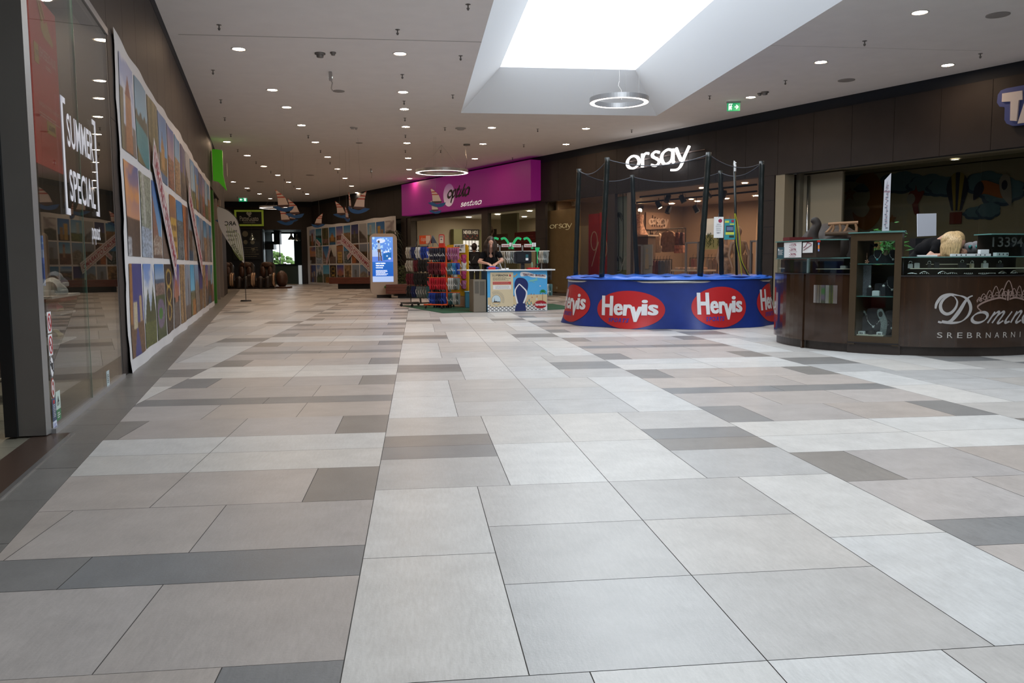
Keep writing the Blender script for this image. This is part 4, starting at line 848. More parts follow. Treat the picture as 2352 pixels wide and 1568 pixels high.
m = MB(); m.box(LW, .30, .62, .55, .56, -.5, -.3); m.box(LW, .60, .62, 0, .56, -.5, -.3); m.box(LW, .28, .62, .16, .172, -.5, -.3); m.build('acrylic_plates', acryl, o)
m = MB()
for k in range(10): t = k/9; m.ball(LW(.22+.36*t, .33-.16*t-.03*math.sin(t*3), -.32), .009, 8, 5)
m.build('bead_chain', mat('beads', (.6, .58, .5), .4), o, smooth=True)
m = MB(); m.box(LW, -3.2, -.9, 0, .30, -2.4, -1.3); tag(m.build('red_plinth', mat('plinth_red', (.20, .004, .004), .5)), 'dark red plinth inside the shop seen past the metal post', 'plinth')
m = MB(); m.box(LW, -3.0, -.95, .30, .5, -2.3, -1.4, 0); m.box(LW, -3.0, -.95, .78, .80, -2.3, -1.4, 1); m.box(LW, -3.0, -.95, 1.1, 1.12, -2.3, -1.4, 1); tag(m.build('shelf_unit', [mat('unit_brown', (.07, .05, .03), .6), mat('unit_edge', (.25, .2, .12), .6)]), 'dim brown shelf unit inside the shop beyond the metal post', 'shelf unit')
# ---- beyond the hoarding: shop window bay with the green column
grn = mat('column_green', (.035, .17, .010), .5)
o = thing('green_column', 'tall bright green square column beside the far end of the left hoarding', 'column', LW(19.3, 0, .1))
a0, a1 = 18.75, 19.0
m = MB(); m.box(LW, a0, a0+.30, 0, 3.12, -.28, .04); m.build('shaft', grn, o, bevel=.004)
o = thing('green_blade_sign', 'bright green blade sign with a white emblem high on the left fascia', 'sign', LW(19.7, 3.7, .2))
m = MB(); m.prism(Fr(LW(19.6, 0, 0), LW.n, (0, 0, 1)), [(.03, 3.45), (.16, 3.42), (.38, 3.17), (.30, 3.6), (.30, 4.28), (.16, 4.30), (.03, 4.30)], -.05, .25); m.build('body', mat('sign_green', (.07, .42, .02), .4, emit=(.12, .62, .02), es=.12), o)
m = MB(); fz = Fr(LW(19.9, 0, .40), LW.u, (0, 0, 1)); m.poly(fz, ell(.0, 3.8, .18, .2, 16), .0); m.build('emblem', mat('emblem_white', (.7, .75, .6), .5), o)
m = MB(); m.box(LW, 17.95, 18.1, 0, 3.2, -.3, 0, 0); m.box(LW, 21.6, 21.72, 0, 3.1, -.3, .0, 0); m.box(LW, 23.3, 23.6, 0, 3.2, -.3, .03, 0); struct('trim_10', m, [mat('post_beige')])
m = MB(); m.box(LW, 18.1, 21.6, .02, 3.1, -.12, -.10); m.box(LW, 21.75, 23.3, .02, 3.1, -.12, -.1); struct('window_5', m, g1)
m = MB(); m.box(LW, 17.9, 27.2, 0, 3.2, -5, -4.9); m.box(LW, 17.7, 17.9, 0, 3.2, -4.9, -.2); struct('wall_green_shop', m, mat('shoe_shop_wall'))
# ================================================================ ceiling lamps
lampm = mat('lamp_glow', (1, 1, 1), .5, emit=(1.0, .70, .46), es=LAMP_L); ringm = mat('lamp_ring', (.75, .74, .72), .4)
proto = thing('ceiling_downlight', 'x', 'ceiling light', (0, 0, 0))
m = MB(); m.lathe((0, 0, 0), [(.125, 0), (.125, -.006), (.105, -.010), (.095, .0), (.093, .004)], 24); m.build('trim_ring', ringm, proto, smooth=True)
m = MB(); m.lathe((0, 0, 0), [(.0005, -.0035), (.095, -.0035)], 24); m.build('lamp_glow', lampm, proto)
used = [False]
def lamp(x, y, lab, group):
    p = (x, y, H)
    if not used[0]: proto.location = p; proto['label'] = lab; proto['group'] = group; used[0] = True; return
    c = copy_tree(proto, p, label=lab); c['group'] = group
colsL = {'left of the rooflight, in the column nearest the left wall': (-2.86, [14.43, 17.64, 19.51, 21.93, 24.86, 28.2, 31.6, 34.9, 38.3, 41.8, 45.2]),
 'in the long column straight ahead': (-.22, [11.3, 14.49, 17.63, 19.51, 21.96, 24.84, 28.3, 31.6, 34.9, 38.2]),
 'in the column just beyond the rooflight': (2.02, [21.93, 24.85, 28.3]),
 'beside the right rim of the rooflight': (7.24, [11.47, 14.40, 17.52])}
for nm, (x, ys) in colsL.items():
    for k, y in enumerate(ys): lamp(x, y, 'recessed ceiling downlight, %s nearest %s' % (ORD[k], nm), 'recessed downlights in the mall ceiling')
lamp(9.67, 14.4, 'recessed ceiling downlight at the far right above the toy shop fascia', 'recessed downlights in the mall ceiling')
for k, (px_, py_) in enumerate(((1346, 295), (1300, 331))):
    p = at(px_, py_, H); lamp(p.x, p.y, 'recessed ceiling downlight, %s in front of the lit shop name' % ('right' if k == 0 else 'left'), 'recessed downlights in the mall ceiling')
lc = [(521.4, 325.2), (568, 356.8), (606, 381.6), (637.8, 401.9), (663.3, 417.9), (685.8, 432.9), (705.8, 445.3)]
for k, (px_, py_) in enumerate(lc): p = at(px_, py_, H); lamp(p.x, p.y, 'recessed ceiling downlight, %s along the far part of the left wall' % ORD[k], 'recessed downlights in the mall ceiling')
for k, (px_, py_) in enumerate(((536, 417.4), (567.5, 431.8), (596.3, 445), (620.6, 456))): p = at(px_, py_, H); lamp(p.x, p.y, 'recessed ceiling downlight, %s in the diagonal run toward the far exit sign' % ORD[k], 'recessed downlights in the mall ceiling')
# sprinklers
metal = mat('fixture_metal', (.22, .21, .20), .4, .6)
sp = thing('ceiling_sprinkler', 'x', 'sprinkler', (0, 0, 0), 'small sprinklers under the ceiling')
m = MB(); m.lathe((0, 0, 0), [(.0005, -.004), (.035, -.004), (.038, 0)], 12); m.cyl((0, 0, 0), (0, 0, -.05), .010, n=8); m.build('rose', metal, sp)
m = MB(); m.lathe((0, 0, -.05), [(.0005, 0), (.022, 0), (.012, -.03), (.0005, -.03)], 10); m.build('head', metal, sp)
spx = [(503, 57), (489, 161), (507, 229), (516, 270), (530, 308), (546, 343), (588, 371), (622, 393), (653, 411), (675, 426), (696, 439), (545, 451), (913, 68), (924, 171), (928, 232), (930, 271), (931, 310), (931, 345), (1075, 10), (1058, 128), (708, 311), (736, 345), (758, 372), (776, 393), (791, 411), (1235, 296), (1451, 298), (1203, 332), (1177, 362), (1986, 94), (2252, 123), (1804, 185), (1022, 293), (1012, 345), (1040, 218), (1630, 220)]
for k, (px_, py_) in enumerate(spx):
    p = at(px_, py_, H); zone = 'over the left side of the hall' if px_ < 760 else ('over the middle of the hall' if px_ < 1100 else 'over the right side of the hall')
    lab = 'small metal ceiling sprinkler, one of many %s' % zone
    c = sp if k == 0 else copy_tree(sp)
    c.location = p; c['label'] = lab; c['group'] = 'small sprinklers '+zone
# detectors and discs
wht = mat('fixture_white', (.45, .43, .42), .5)
def detector(px_, py_, r, lab, dark=False, drop=.05):
    p = at(px_, py_, H); o = thing('smoke_detector', lab, 'detector', p); m = MB(); m.lathe(p, [(r, 0), (r, -.02), (r*.7, -.03)], 20); m.build('base', wht if not dark else metal, o, smooth=True)
    m = MB(); m.lathe(p, [(r*.7, -.025), (r*.62, -drop), (.0005, -drop-.006)], 20); m.build('sensor', wht if not dark else metal, o, smooth=True)
detector(735, 122, .09, 'grey smoke detector above the second downlight row', True, .07); detector(765, 120, .05, 'small ceiling sensor right beside a larger grey detector', True, .05)
detector(1058, 294, .14, 'white cone shaped ceiling detector near the long hanging cord'); detector(810, 292, .07, 'small white detector midway between two downlight columns'); detector(818, 293, .04, 'tiny sensor next to a small white detector')
detector(1757, 211, .08, 'grey detector near the right running man sign', True, .06); detector(1745, 214, .05, 'small sensor left of the detector near the right running man sign', True, .05)
detector(499+72, 437, .10, 'dark ceiling detector in front of the far left exit sign', True)
for k, (px_, py_, r, lab) in enumerate(((1944, 184, .16, 'flat grey round ceiling speaker above the toy shop'), (2292, 34, .16, 'flat grey round ceiling speaker at the top right corner'), (778, 209, .12, 'flat round ceiling speaker left of the long downlight column'), (598, 417, .15, 'flat round ceiling speaker far down the hall'), (712, 402, .16, 'flat round ceiling speaker above the hanging sailboats'), (825, 328, .1, 'flat round ceiling speaker near the middle of the hall'))):
    p = at(px_, py_, H); m = MB(); m.lathe(p, [(r, 0), (r, -.008), (r*.9, -.012), (.0005, -.012)], 28); o = m.build('ceiling_speaker', mat('speaker_grey', (.33, .31, .30), .7), smooth=True); tag(o, lab, 'speaker')
# two white wall-wash brackets hanging from the ceiling
for k, (px_, py_, sc_) in enumerate(((759, 165, 1.0), (852, 387, .9))):
    p = at(px_, py_, H); o = thing('emergency_light', ('nearer' if k == 0 else 'farther')+' small white emergency light bracket hanging under the ceiling', 'emergency light', p, 'white emergency lights')
    m = MB(); m.box(gframe(p.x, p.y, p.z), -.03, .03, -.16, 0, -.04, .04); m.build('bracket', wht, o, bevel=.01)
    m = MB(); m.tube([(p.x, p.y, p.z-.14), (p.x+.03, p.y, p.z-.2), (p.x+.01, p.y, p.z-.3), (p.x+.03, p.y, p.z-.34)], .012, 6); m.build('loose_cable', wht, o)
    m = MB(); m.ball((p.x, p.y, p.z-.10), .035, 10, 6); m.build('lamp', mat('em_glow', (1, 1, 1), .4, emit=(.8, 1, .95), es=3), o)
# exit signs
exg = mat('exit_green', (.01, .22, .09), .5, emit=(.01, .30, .12), es=.7); exw = mat('exit_white', (.9, .9, .9), .5, emit=(.9, 1, .95), es=1.0)
def exitsign(fr, w_, h_, lab, arrow=1):
    o = thing('exit_sign', lab, 'exit sign', fr(0, 0, 0)); m = MB(); m.box(fr, -w_/2, w_/2, 0, h_, -.02, .02); m.build('panel', exg, o)
    m = MB(); m.box(fr, -w_*.55, w_*.55, h_+.005, h_+.04, -.03, .03); m.build('holder', wht, o)
    m = MB(); s_ = arrow
    def q(x): return x*s_*w_
    ax = .22
    P = [(q(ax-.14), h_*.44), (q(ax+.04), h_*.44), (q(ax-.06), h_*.24), (q(ax+.03), h_*.24), (q(ax+.17), h_*.5), (q(ax+.03), h_*.76), (q(ax-.06), h_*.76), (q(ax+.04), h_*.56), (q(ax-.14), h_*.56)]
    m.poly(fr, P, .022); m.build('arrow', exw, o)
    m = MB(); bx = -.24; m.box(fr, min(q(bx-.14), q(bx-.13)), max(q(bx-.14), q(bx-.13)), h_*.1, h_*.9, .02, .022); m.box(fr, min(q(bx+.16), q(bx-.14)), max(q(bx+.16), q(bx-.14)), h_*.85, h_*.92, .02, .022)
    m.box(fr, min(q(bx-.14), q(bx-.08)), max(q(bx-.14), q(bx-.08)), h_*.1, h_*.88, .02, .0215)
    m.poly(fr, ell(q(bx+.05), h_*.72, w_*.04, h_*.08, 12), .023)
    for pts, t_ in (([(bx+.03, .62), (bx+.0, .42)], .10), ([(bx+.0, .42), (bx+.08, .30), (bx+.03, .14)], .06), ([(bx, .42), (bx-.04, .28), (bx-.10, .24)], .06), ([(bx+.03, .6), (bx+.12, .5)], .05), ([(bx+.02, .6), (bx-.07, .5)], .05)): m.ribbon(fr, [(q(a), b*h_) for a, b in pts], t_*w_, .021, .002)
    m.build('running_man', exw, o); return o
p = at(1685, 233, H); exitsign(gframe(p.x, p.y, zof(1685, 255, p.x, p.y), -14), .28, .17, 'green running man exit sign with a right arrow under the ceiling at right')
p = at(558, 455, H); exitsign(gframe(p.x, p.y, zof(558, 464, p.x, p.y)+.03, 3), .42, .19, 'small green exit sign with a left arrow near the far end of the hall', -1)
# ================================================================ ring pendants
alu = mat('ring_aluminium', (.30, .30, .31), .35, .7); rg = mat('ring_glow', (1, 1, 1), .5, emit=(1.0, .88, .78), es=3.2)
def ringlamp(c, R_, lab, hang, htop, w_=.11, hh=.085):
    o = thing('ring_pendant', lab, 'pendant lamp', c, 'hanging ring lamps')
    m = MB(); m.lathe(c, [(R_, .0), (R_, hh), (R_-w_, hh), (R_-w_, .0)], 64); m.build('ring_body', alu, o, smooth=False)
    m = MB(); m.lathe(c, [(R_-.006, -.002), (R_-w_+.006, -.002)], 64); m.build('light_strip', rg, o)
    m = MB()
    for k in range(3): an = 2*math.pi*k/3+.5; q = Vector((c[0]+(R_-w_/2)*math.cos(an), c[1]+(R_-w_/2)*math.sin(an), c[2]+hh)); m.cyl(q, (hang[0]+(q.x-hang[0])*(0 if htop < 5 else 1), hang[1]+(q.y-hang[1])*(0 if htop < 5 else 1), htop), .0025, n=6)
    m.build('wires', mat('wire_grey', (.3, .3, .3), .4, .5), o)
    return o
c = near(1422, 236, 16.6); o = ringlamp(c, .575, 'aluminium ring lamp hanging in the rooflight opening, nearest of the three', c, 5.5, .10, .09)
m = MB(); q = Vector((c[0]+.1, c[1]+.4, 5.5)); m.tube([q, (q.x, q.y, c[2]+.5), (q.x-.03, q.y-.05, c[2]+.4), (q.x+.02, q.y-.1, c[2]+.3), (q.x, q.y-.2, c[2]+.1)], .004, 6); m.build('power_cable', wht, o)
c = near(1015, 397, 25.2); hg = at(1072, 331, H); ringlamp(c, .79, 'wide ring lamp hanging in front of the purple sign', c, H)
m = MB(); m.lathe(hg, [(.10, 0), (.10, -.04), (.0005, -.05)], 20); tag(m.build('ceiling_rose', metal, smooth=True), 'dark round ceiling rose above the wide ring lamp', 'ceiling rose')
m = MB(); m.tube(smooth_pts([tuple(hg), (hg.x-.04, hg.y, H-.2), (hg.x+.0, hg.y, c[2]+.3), (c[0]+.7, c[1]+.2, c[2]+.08)]), .006, 6); tag(m.build('lamp_cord', metal), 'dark cord running from the round ceiling rose down to the wide ring lamp', 'cord')
c = near(636, 478, 41); ringlamp(c, .80, 'far ring lamp hanging in front of the dark back wall', c, H)
# ================================================================ hanging paper sailboats
sw, sr, hb_, wv = mat('sail_cream', (.48, .36, .30), .7), mat('sail_red', (.30, .035, .02), .7), mat('hull_brown', (.05, .02, .015), .6), mat('wave_blue', (.008, .055, .16), .6)
def sailboat(px_, py_, s_, lab, dist=27.0, yaw=0.0, flip=1, wave=1.0):
    p = near(px_, py_, dist); o = thing('hanging_sailboat', lab, 'hanging decoration', p, 'hanging sailboats'); f = gframe(p.x, p.y, p.z, yaw)
    k = s_; F = flip
    L = [(-.42, .60), (-.36, .35), (-.30, .1), (-.28, -.30)]; R_ = [(-.42, .60), (-.12, .38), (.16, .1), (.30, -.28)]
    m = MB(); th = .008
    def side(t, pts):
        i = min(int(t*3), 2); u_ = t*3-i; return (pts[i][0]+(pts[i+1][0]-pts[i][0])*u_, pts[i][1]+(pts[i+1][1]-pts[i][1])*u_)
    bands = [0, .12, .34, .43, .55, .64, 1.0]
    for i in range(6):
        t0, t1 = bands[i]+1e-3, bands[i+1]; a, b = side(t0, L), side(t1, L); c_, d = side(t1, R_), side(t0, R_)
        P = [(F*q[0]*k, q[1]*k) for q in (a, b, c_, d)]; m.prism(f, P if F > 0 else P[::-1], -th, th, 1 if i in (0, 2, 4) else 0)
    m.build('sail', [sw, sr], o)
    m = MB(); P = [(F*x*k, y*k) for x, y in ((-.34, -.30), (.36, -.27), (.30, -.40), (-.2, -.44), (-.34, -.38))]; m.prism(f, P if F < 0 else P[::-1], -th*1.6, th*1.6); m.build('hull', hb_, o)
    if wave:
        m = MB(); top = smooth_pts([(-.6, -.40), (-.3, -.36), (0, -.48), (.3, -.42), (.62, -.36)]); bot = smooth_pts([(.62, -.36), (.45, -.60), (.1, -.68), (-.3, -.58), (-.6, -.40)])
        P = [(F*x*k, y*k) for x, y in top[:-1]+bot[:-1]]; m.prism(f, P if F < 0 else P[::-1], -th*2, th*2); m.build('wave', wv, o)
    m = MB(); m.cyl(f(-.1*F*k, .3*k), (p.x, p.y, H), .0015, n=4); m.build('thread', mat('thread', (.2, .2, .2), .8), o)
sailboat(650, 459, .52, 'sailboat hanging highest in the cluster before the far ring lamp', 26, 0, 1)
sailboat(676, 477, .48, 'sailboat hanging at the right of the cluster before the far ring lamp', 27, 10, 1)
sailboat(655, 495, .44, 'sailboat on a long wave, lowest of the cluster before the far ring lamp', 27, 0, 1, 1)
sailboat(671, 495, .32, 'smallest sailboat tucked beside the lowest one of the cluster', 27.5, 0, -1, 1)
sailboat(731, 505, .38, 'lone low sailboat above the left end of the right hoarding', 29, 0, -1)
sailboat(783, 480, .42, 'sailboat hanging left of two edge-on ones before the right fascia', 27, 5, 1)
sailboat(797, 491, .36, 'small sailboat turned nearly edge-on, lower one before the right fascia', 26.5, 74, 1)
sailboat(804, 463, .44, 'sailboat seen nearly edge-on, upper one before the right fascia', 26, 84, 1)
sailboat(825, 463, .50, 'sailboat close under the ceiling edge left of the purple sign', 24, 0, -1)
sailboat(1003, 452, .42, 'sailboat hanging before the purple sign beside its ellipse', 23.6, 5, 1)
sailboat(999, 474, .30, 'smaller sailboat hanging below another before the purple sign', 23.6, 0, 1)
sailboat(515, 492, .45, 'sailboat hanging in front of the white feather flag', 26.3, 20, 1)
# ================================================================ far end: food shop, window, massage chairs, flag
m = MB(); BWf = gframe(0, 47.8)
o = thing('food_shop_sign', 'black sign with lime frame, heart and curly white shop name on the back wall', 'sign', BWf(-9.4, 3.1, .1))
def bw(x, y, c=.1): return hit(BWf, x, y, c)
x0, z1 = bw(538, 482); x1, z0 = bw(606, 519)
m = MB(); m.box(BWf, x0, x1, z0, z1, .0, .08); m.build('panel', mat('sign_black', (.012, .014, .016), .6), o)
m = MB(); t = .10
for a, b_, c_, d in ((x0, x1, z1-t, z1), (x0, x1, z0, z0+t), (x0, x0+t, z0, z1), (x1-t, x1, z0, z1)): m.box(BWf, a, b_, c_, d, .08, .12)
m.build('lime_frame', mat('lime', (.22, .27, .03), .6, emit=(.3, .36, .04), es=.15), o)
m = MB(); hx, hz = (x0+x1)/2, z0+(z1-z0)*.76; P = [(hx+.15*(16*math.sin(t_)**3)/16, hz+.15*(13*math.cos(t_)-5*math.cos(2*t_)-2*math.cos(3*t_)-math.cos(4*t_))/16) for t_ in [2*math.pi*k/32 for k in range(32)]]
m.poly(BWf, P[::-1], .085); text(m, 'PatteGusto', BWf, x0+.28, x1-.28, z0+.28, z0+.56, .085, bold=.01); lines(m, BWf, x0+.45, x1-.45, z0+.16, z0+.26, 2, .085, seed=1, fill=.3)
m.build('lettering', mat('chalk_white', (.5, .5, .47), .7), o)
o = thing('menu_board', 'tall dark menu board with round dish pictures left of the far window', 'menu board', BWf(-9, 1, -.6))
x0, z1 = bw(533, 529, .05); x1, z0 = bw(599, 595, .05)
m = MB(); m.box(BWf, x0, x1, z0, z1, -.04, .02); m.build('board', mat('board_dark', (.014, .018, .022), .6), o)
m = MB()
for k, (px_, py_, r_) in enumerate(((563, 537, .16), (564, 556, .12), (580, 556, .12), (581, 572, .1))): a, b_ = bw(px_, py_, .03); m.poly(BWf, ell(a, b_, r_, r_, 20), .028)
lines(m, BWf, x0+.6, x1-.1, z0+.1, z0+.7, 5, .028, seed=4, fill=.25)
m.build('dish_pictures', mat('dish_print', (.20, .19, .14), .7), o)
wA, wB, wZ = hit(BWf, 624, 560, -5)[0], hit(BWf, 677, 560, -5)[0], hit(BWf, 650, 608, -5)[1]
# kitchen bay behind the opening
m = MB(); m.add([BWf(-8.5, 0, -.2), BWf(wA-.4, 0, -5), BWf(wA-.4, 3.1, -5), BWf(-8.5, 3.1, -.2)], [(0, 1, 2, 3)], 0); m.box(BWf, -10.5, -8.9, 3.1, 3.3, -5, -.2, 1); m.box(BWf, -6.42, -6.2, 0, 3.1, -5, -.2, 1); m.box(BWf, -8.9, -6.2, 3.1, 3.3, -5, -.2, 1)
m.box(BWf, -10.5, wA, 0, 3.1, -5.2, -5, 2); m.box(BWf, wB, -6.2, 0, 3.1, -5.2, -5, 1); m.box(BWf, wA, wB, 0, wZ, -5.2, -5, 1)
m.box(BWf, -8.45, -6.42, 0, 1.0, -.5, -.05, 1); struct('wall_kitchen', m, [mat('kitchen_white', (.5, .52, .53), .4), mat('kitchen_dark_green', (.02, .04, .035), .6), mat('kitchen_tile', (.45, .5, .5), .3)])
m = MB()
for a in (wA, hit(BWf, 641, 560, -5)[0], wB-.05): m.box(BWf, a, a+.05, wZ, 3.1, -5.05, -4.98)
m.box(BWf, wA, wB, 3.0, 3.1, -5.05, -4.98); m.box(BWf, wA, wB, wZ-.03, wZ+.05, -5.05, -4.98); struct('window_6', m, mat('frame_dark', (.03, .035, .035), .5))
m = MB(); m.prism(Fr(BWf(-8.4, 0, -3.2), (0, -1, 0), (0, 0, 1)), [(-.5, 2.0), (.5, 2.0), (.5, 2.35), (-.1, 2.35), (-.5, 2.5)], 0, .9); m.box(BWf, -8.4, -8.05, 2.3, 3.1, -3.5, -2.8); tag(m.build('extractor_hood', mat('hood_dark', (.03, .035, .035), .4, .5)), 'dark sloping kitchen extractor hood seen against the bright far window', 'extractor hood')
for k, (px_, py_, lab) in enumerate(((669, 545, 'left of the two domed pendant lamps by the far window'), (682, 547, 'right of the two domed pendant lamps by the far window'), (579, 545, 'domed pendant lamp hanging before the dark menu board'))):
    p = BWf(*hit(BWf, px_, py_, .5 if k == 2 else -.8), .5 if k == 2 else -.8); o = thing('pendant_lamp', lab, 'pendant lamp', p, 'domed pendant lamps at the food shop')
    m = MB(); m.lathe(p, [(.05, .22), (.06, .10), (.13, .0), (.19, -.10), (.20, -.14)], 20); m.build('shade', mat('shade_metal', (.35, .4, .4), .25, .8), o, smooth=True)
    m = MB(); m.cyl((p.x, p.y, p.z+.2), (p.x, p.y, 3.1 if k < 2 else 4.3), .006, n=6); m.build('cord', mat('frame_dark'), o)
    m = MB(); m.ball((p.x, p.y, p.z-.08), .06, 12, 8); m.build('bulb', mat('bulb_glow', (1, 1, 1), .4, emit=(1, .95, .85), es=4), o)
m = MB(); a, z0 = bw(693, 652, .3); m.box(BWf, a-.16, a+.02, 0, zof(692, 609, BWf(a, 0, .3).x, BWf(a, 0, .3).y), .2, .3); tag(m.build('pale_post', mat('post_lit', (.55, .62, .64), .4, emit=(.7, .8, .85), es=.25)), 'slim pale upright strip at the foot of the far corner', 'post')
# trees outside the far window
o = thing('outdoor_tree', 'green tree crowns outside the far window', 'tree', (-9.6, 62, 0)); m = MB(); rr = random.Random(5)
for k in range(500):
    x, z = rr.uniform(-12.5, -7.2), rr.uniform(.4, 2.0); 
    if z > 1.25+.5*math.sin(x*1.7)+.3: continue
    m.ball((x, 62+rr.uniform(-.6, .6), z), rr.uniform(.10, .2), 8, 5, sc=(1, 1, .8))
m.build('foliage', mat('leaf_green', (.10, .17, .04), .8, noise=.5, nscale=3), o, smooth=True)
m = MB(); m.cyl((-9.6, 62, 0), (-9.6, 62, 1.2), .15); m.build('trunk', mat('bark', (.1, .07, .05), .9), o)
m = MB(); m.box(gframe(0, 0), -16, -3, -.3, -.12, -90, -54); m.box(gframe(0, 0), -16, -3, -.1, .8, -70.5, -70); struct('ground_outside', m, mat('outside_paving', (.6, .6, .58), .9))
# massage chairs
lea, tan_, gold_ = mat('chair_leather', (.020, .014, .012), .32), mat('chair_brown', (.07, .035, .022), .35), mat('chair_trim', (.40, .27, .18), .25, .7)
def massage(p, deg, lab, first=[None]):
    if first[0] is not None: o = copy_tree(first[0], (p[0], p[1], 0), math.radians(deg), lab, scale=(.86, .95, 1)); return o
    o = thing('massage_chair', lab, 'massage chair', (0, 0, 0), 'massage chairs in a row'); f = gframe(0, 0)
    m = MB(); m.box(f, -.45, .45, .06, .40, -.40, .42); m.build('seat', lea, o, bevel=.05)
    m = MB(); fb = Fr((0, .40, .42), (1, 0, 0), (0, .38, 1)); m.prism(fb, rrect(-.40, .40, 0, .86, .22), -.26, .02); m.build('backrest', lea, o, bevel=.05)
    m = MB(); m.ball((0, .50, 1.08), .17, 14, 8, sc=(1.7, .45, .8)); m.ball((-.19, .38, .75), .17, 12, 8, sc=(.8, .5, 1.5)); m.ball((.19, .38, .75), .17, 12, 8, sc=(.8, .5, 1.5)); m.build('cushions', tan_, o, smooth=True)
    for s_ in (-1, 1):
        m = MB(); m.prism(Fr((s_*.50-.08, 0, 0), (0, -1, 0), (0, 0, 1)), smooth_pts([(-.5, .06), (.35, .06), (.52, .25), (.50, .52), (.38, .64), (.0, .64), (-.45, .70)], 5, True)[:-1], 0, .16); m.build('armrest', lea, o, bevel=.02)
        m = MB(); P = smooth_pts([(s_*.50, -.30, .12), (s_*.50, -.50, .25), (s_*.50, -.52, .45), (s_*.50, -.44, .60), (s_*.50, -.25, .66)]); m.tube(P, .075, 10); m.build('armrest_trim', gold_, o, smooth=True)
    m = MB(); m.box(f, -.40, .40, .44, .47, .36, .40); m.build('lap_bar', gold_, o)
    m = MB(); m.capsule((-.18, -.42, .12), (-.18, -.40, .40), .15, .17); m.capsule((.18, -.42, .12), (.18, -.40, .40), .15, .17); m.build('leg_rest', lea, o, smooth=True)
    m = MB(); m.box(f, -.55, .55, 0, .07, -.6, .5); m.build('base', lea, o, bevel=.02)
    o.location = (p[0], p[1], 0); o.rotation_euler = (0, 0, math.radians(deg)); first[0] = o; o.scale = (.86, .95, 1); return o
massage(near(609, 620, 39.3), 0, 'massage chair, right one of the front facing black and brown pair')
massage(near(560, 620, 39.3), 0, 'massage chair, left one of the front facing black and brown pair')
massage(near(511, 620, 39.5), 0, 'massage chair partly hidden by the left corner wall')
p = near(647, 625, 39.6); m = MB(); m.ball((p.x, p.y, .42), .34, 16, 10, sc=(.8, 1, 1.15)); m.box(gframe(p.x, p.y), -.3, .4, 0, .08, -.4, .4); tag(m.build('foot_massager', tan_, smooth=True), 'rounded brown massage unit at the right end of the chair row', 'massage unit')
# feather flag
o = thing('feather_flag', 'white feather shaped flag with mirrored black print and green wavy lines', 'flag', near(535, 560, 26.6))
p0 = near(515, 545, 25.5); fl = gframe(p0.x, p0.y, 0, -2)
fp = [hit(fl, x, y) for x, y in ((500, 475), (516, 480), (530, 489), (545, 507), (553, 540), (558, 570), (561, 600), (556, 600), (535, 572), (519, 548), (505, 522), (500, 500))]
m = MB(); m.prism(fl, smooth_pts(fp, 4, True)[:-1][::-1], -.004, .004); m.build('cloth', mat('flag_cloth', (.75, .72, .70), .8), o)
m = MB()
for k in range(6): m.ribbon(fl, smooth_pts([hit(fl, 521+5*k, 515+4*k), hit(fl, 526+5*k, 545), hit(fl, 536+4*k, 575), hit(fl, 552+1.2*k, 598)]), .012, .006, .002)
m.build('green_lines', mat('flag_lime', (.30, .38, .10), .7), o)
m = MB()
def mtext(s_, x0, x1, y0, y1, ink=.02):
    (a0, b1), (a1, b0) = hit(fl, x0, y0), hit(fl, x1, y1); text(m, s_, fl, a1, a0, b0, b1, .007, bold=ink)
mtext('ARC', 516, 543, 508, 518); mtext('Masaza', 519, 544, 528, 534, 0); mtext('za samo', 520, 544, 539, 543, 0); mtext('5 kuna', 523, 545, 547, 553, 0)
(a0, b0), (a1, b1) = hit(fl, 535, 561), hit(fl, 557, 599); ff = Fr(fl(a0, b0, 0), fl.u*(a1-a0)+fl.v*(b1-b0), fl.u*(b0-b1)*-1*0+fl.v*(a1-a0)-fl.u*(b1-b0)*1.0, fl.n)
Lx = math.hypot(a1-a0, b1-b0); text(m, 'WWW.ARCUS.SI', ff, Lx, 0, -.05, .05, .007, bold=.02)
m.build('mirrored_print', mat('flag_print', (.03, .03, .03), .7), o)
m = MB(); q = hit(fl, 560, 600); m.tube([fl(q[0]+.02, 0, 0), fl(q[0]+.02, q[1], 0)]+[fl(a, b, 0) for a, b in smooth_pts([(q[0]+.02, q[1]), *[hit(fl, x, y) for x, y in ((559, 570), (554, 540), (546, 507), (531, 488), (516, 479), (502, 474))]], 4)], .010, 8); m.build('pole', mat('flag_pole', (.02, .02, .02), .5), o)
m = MB(); g_ = fl(q[0]+.02, 0, 0); m.cyl(g_, (g_.x, g_.y, .04), .16, .14, 20); m.build('base', mat('flag_pole'), o)
# ================================================================ screen totem, benches, plants
bei = mat('totem_beige', (.42, .33, .26), .5)
p = at(883, 684, 0); tf = gframe(p.x, p.y, 0, 6)
o = thing('screen_totem', 'tall rounded beige advertising totem with a lit blue screen', 'totem', p)
aL_, zt = hit(tf, 849, 536); aR, zb = hit(tf, 914, 675)
for k, (c0, c1, ins) in enumerate(((-.14, 0, 0), (-.26, -.16, .015), (-.44, -.28, 0))):
    m = MB(); m.prism(tf, rrect(aL_+ins, aR-ins, .10+ins, zt-ins, .16), c0, c1); m.build('shell_panel', bei if k != 1 else mat('totem_seam', (.20, .16, .11), .5), o)
m = MB(); m.box(tf, aL_+.2, aR-.2, 0, .12, -.36, -.08); m.build('foot', mat('totem_foot', (.03, .02, .018), .5), o)
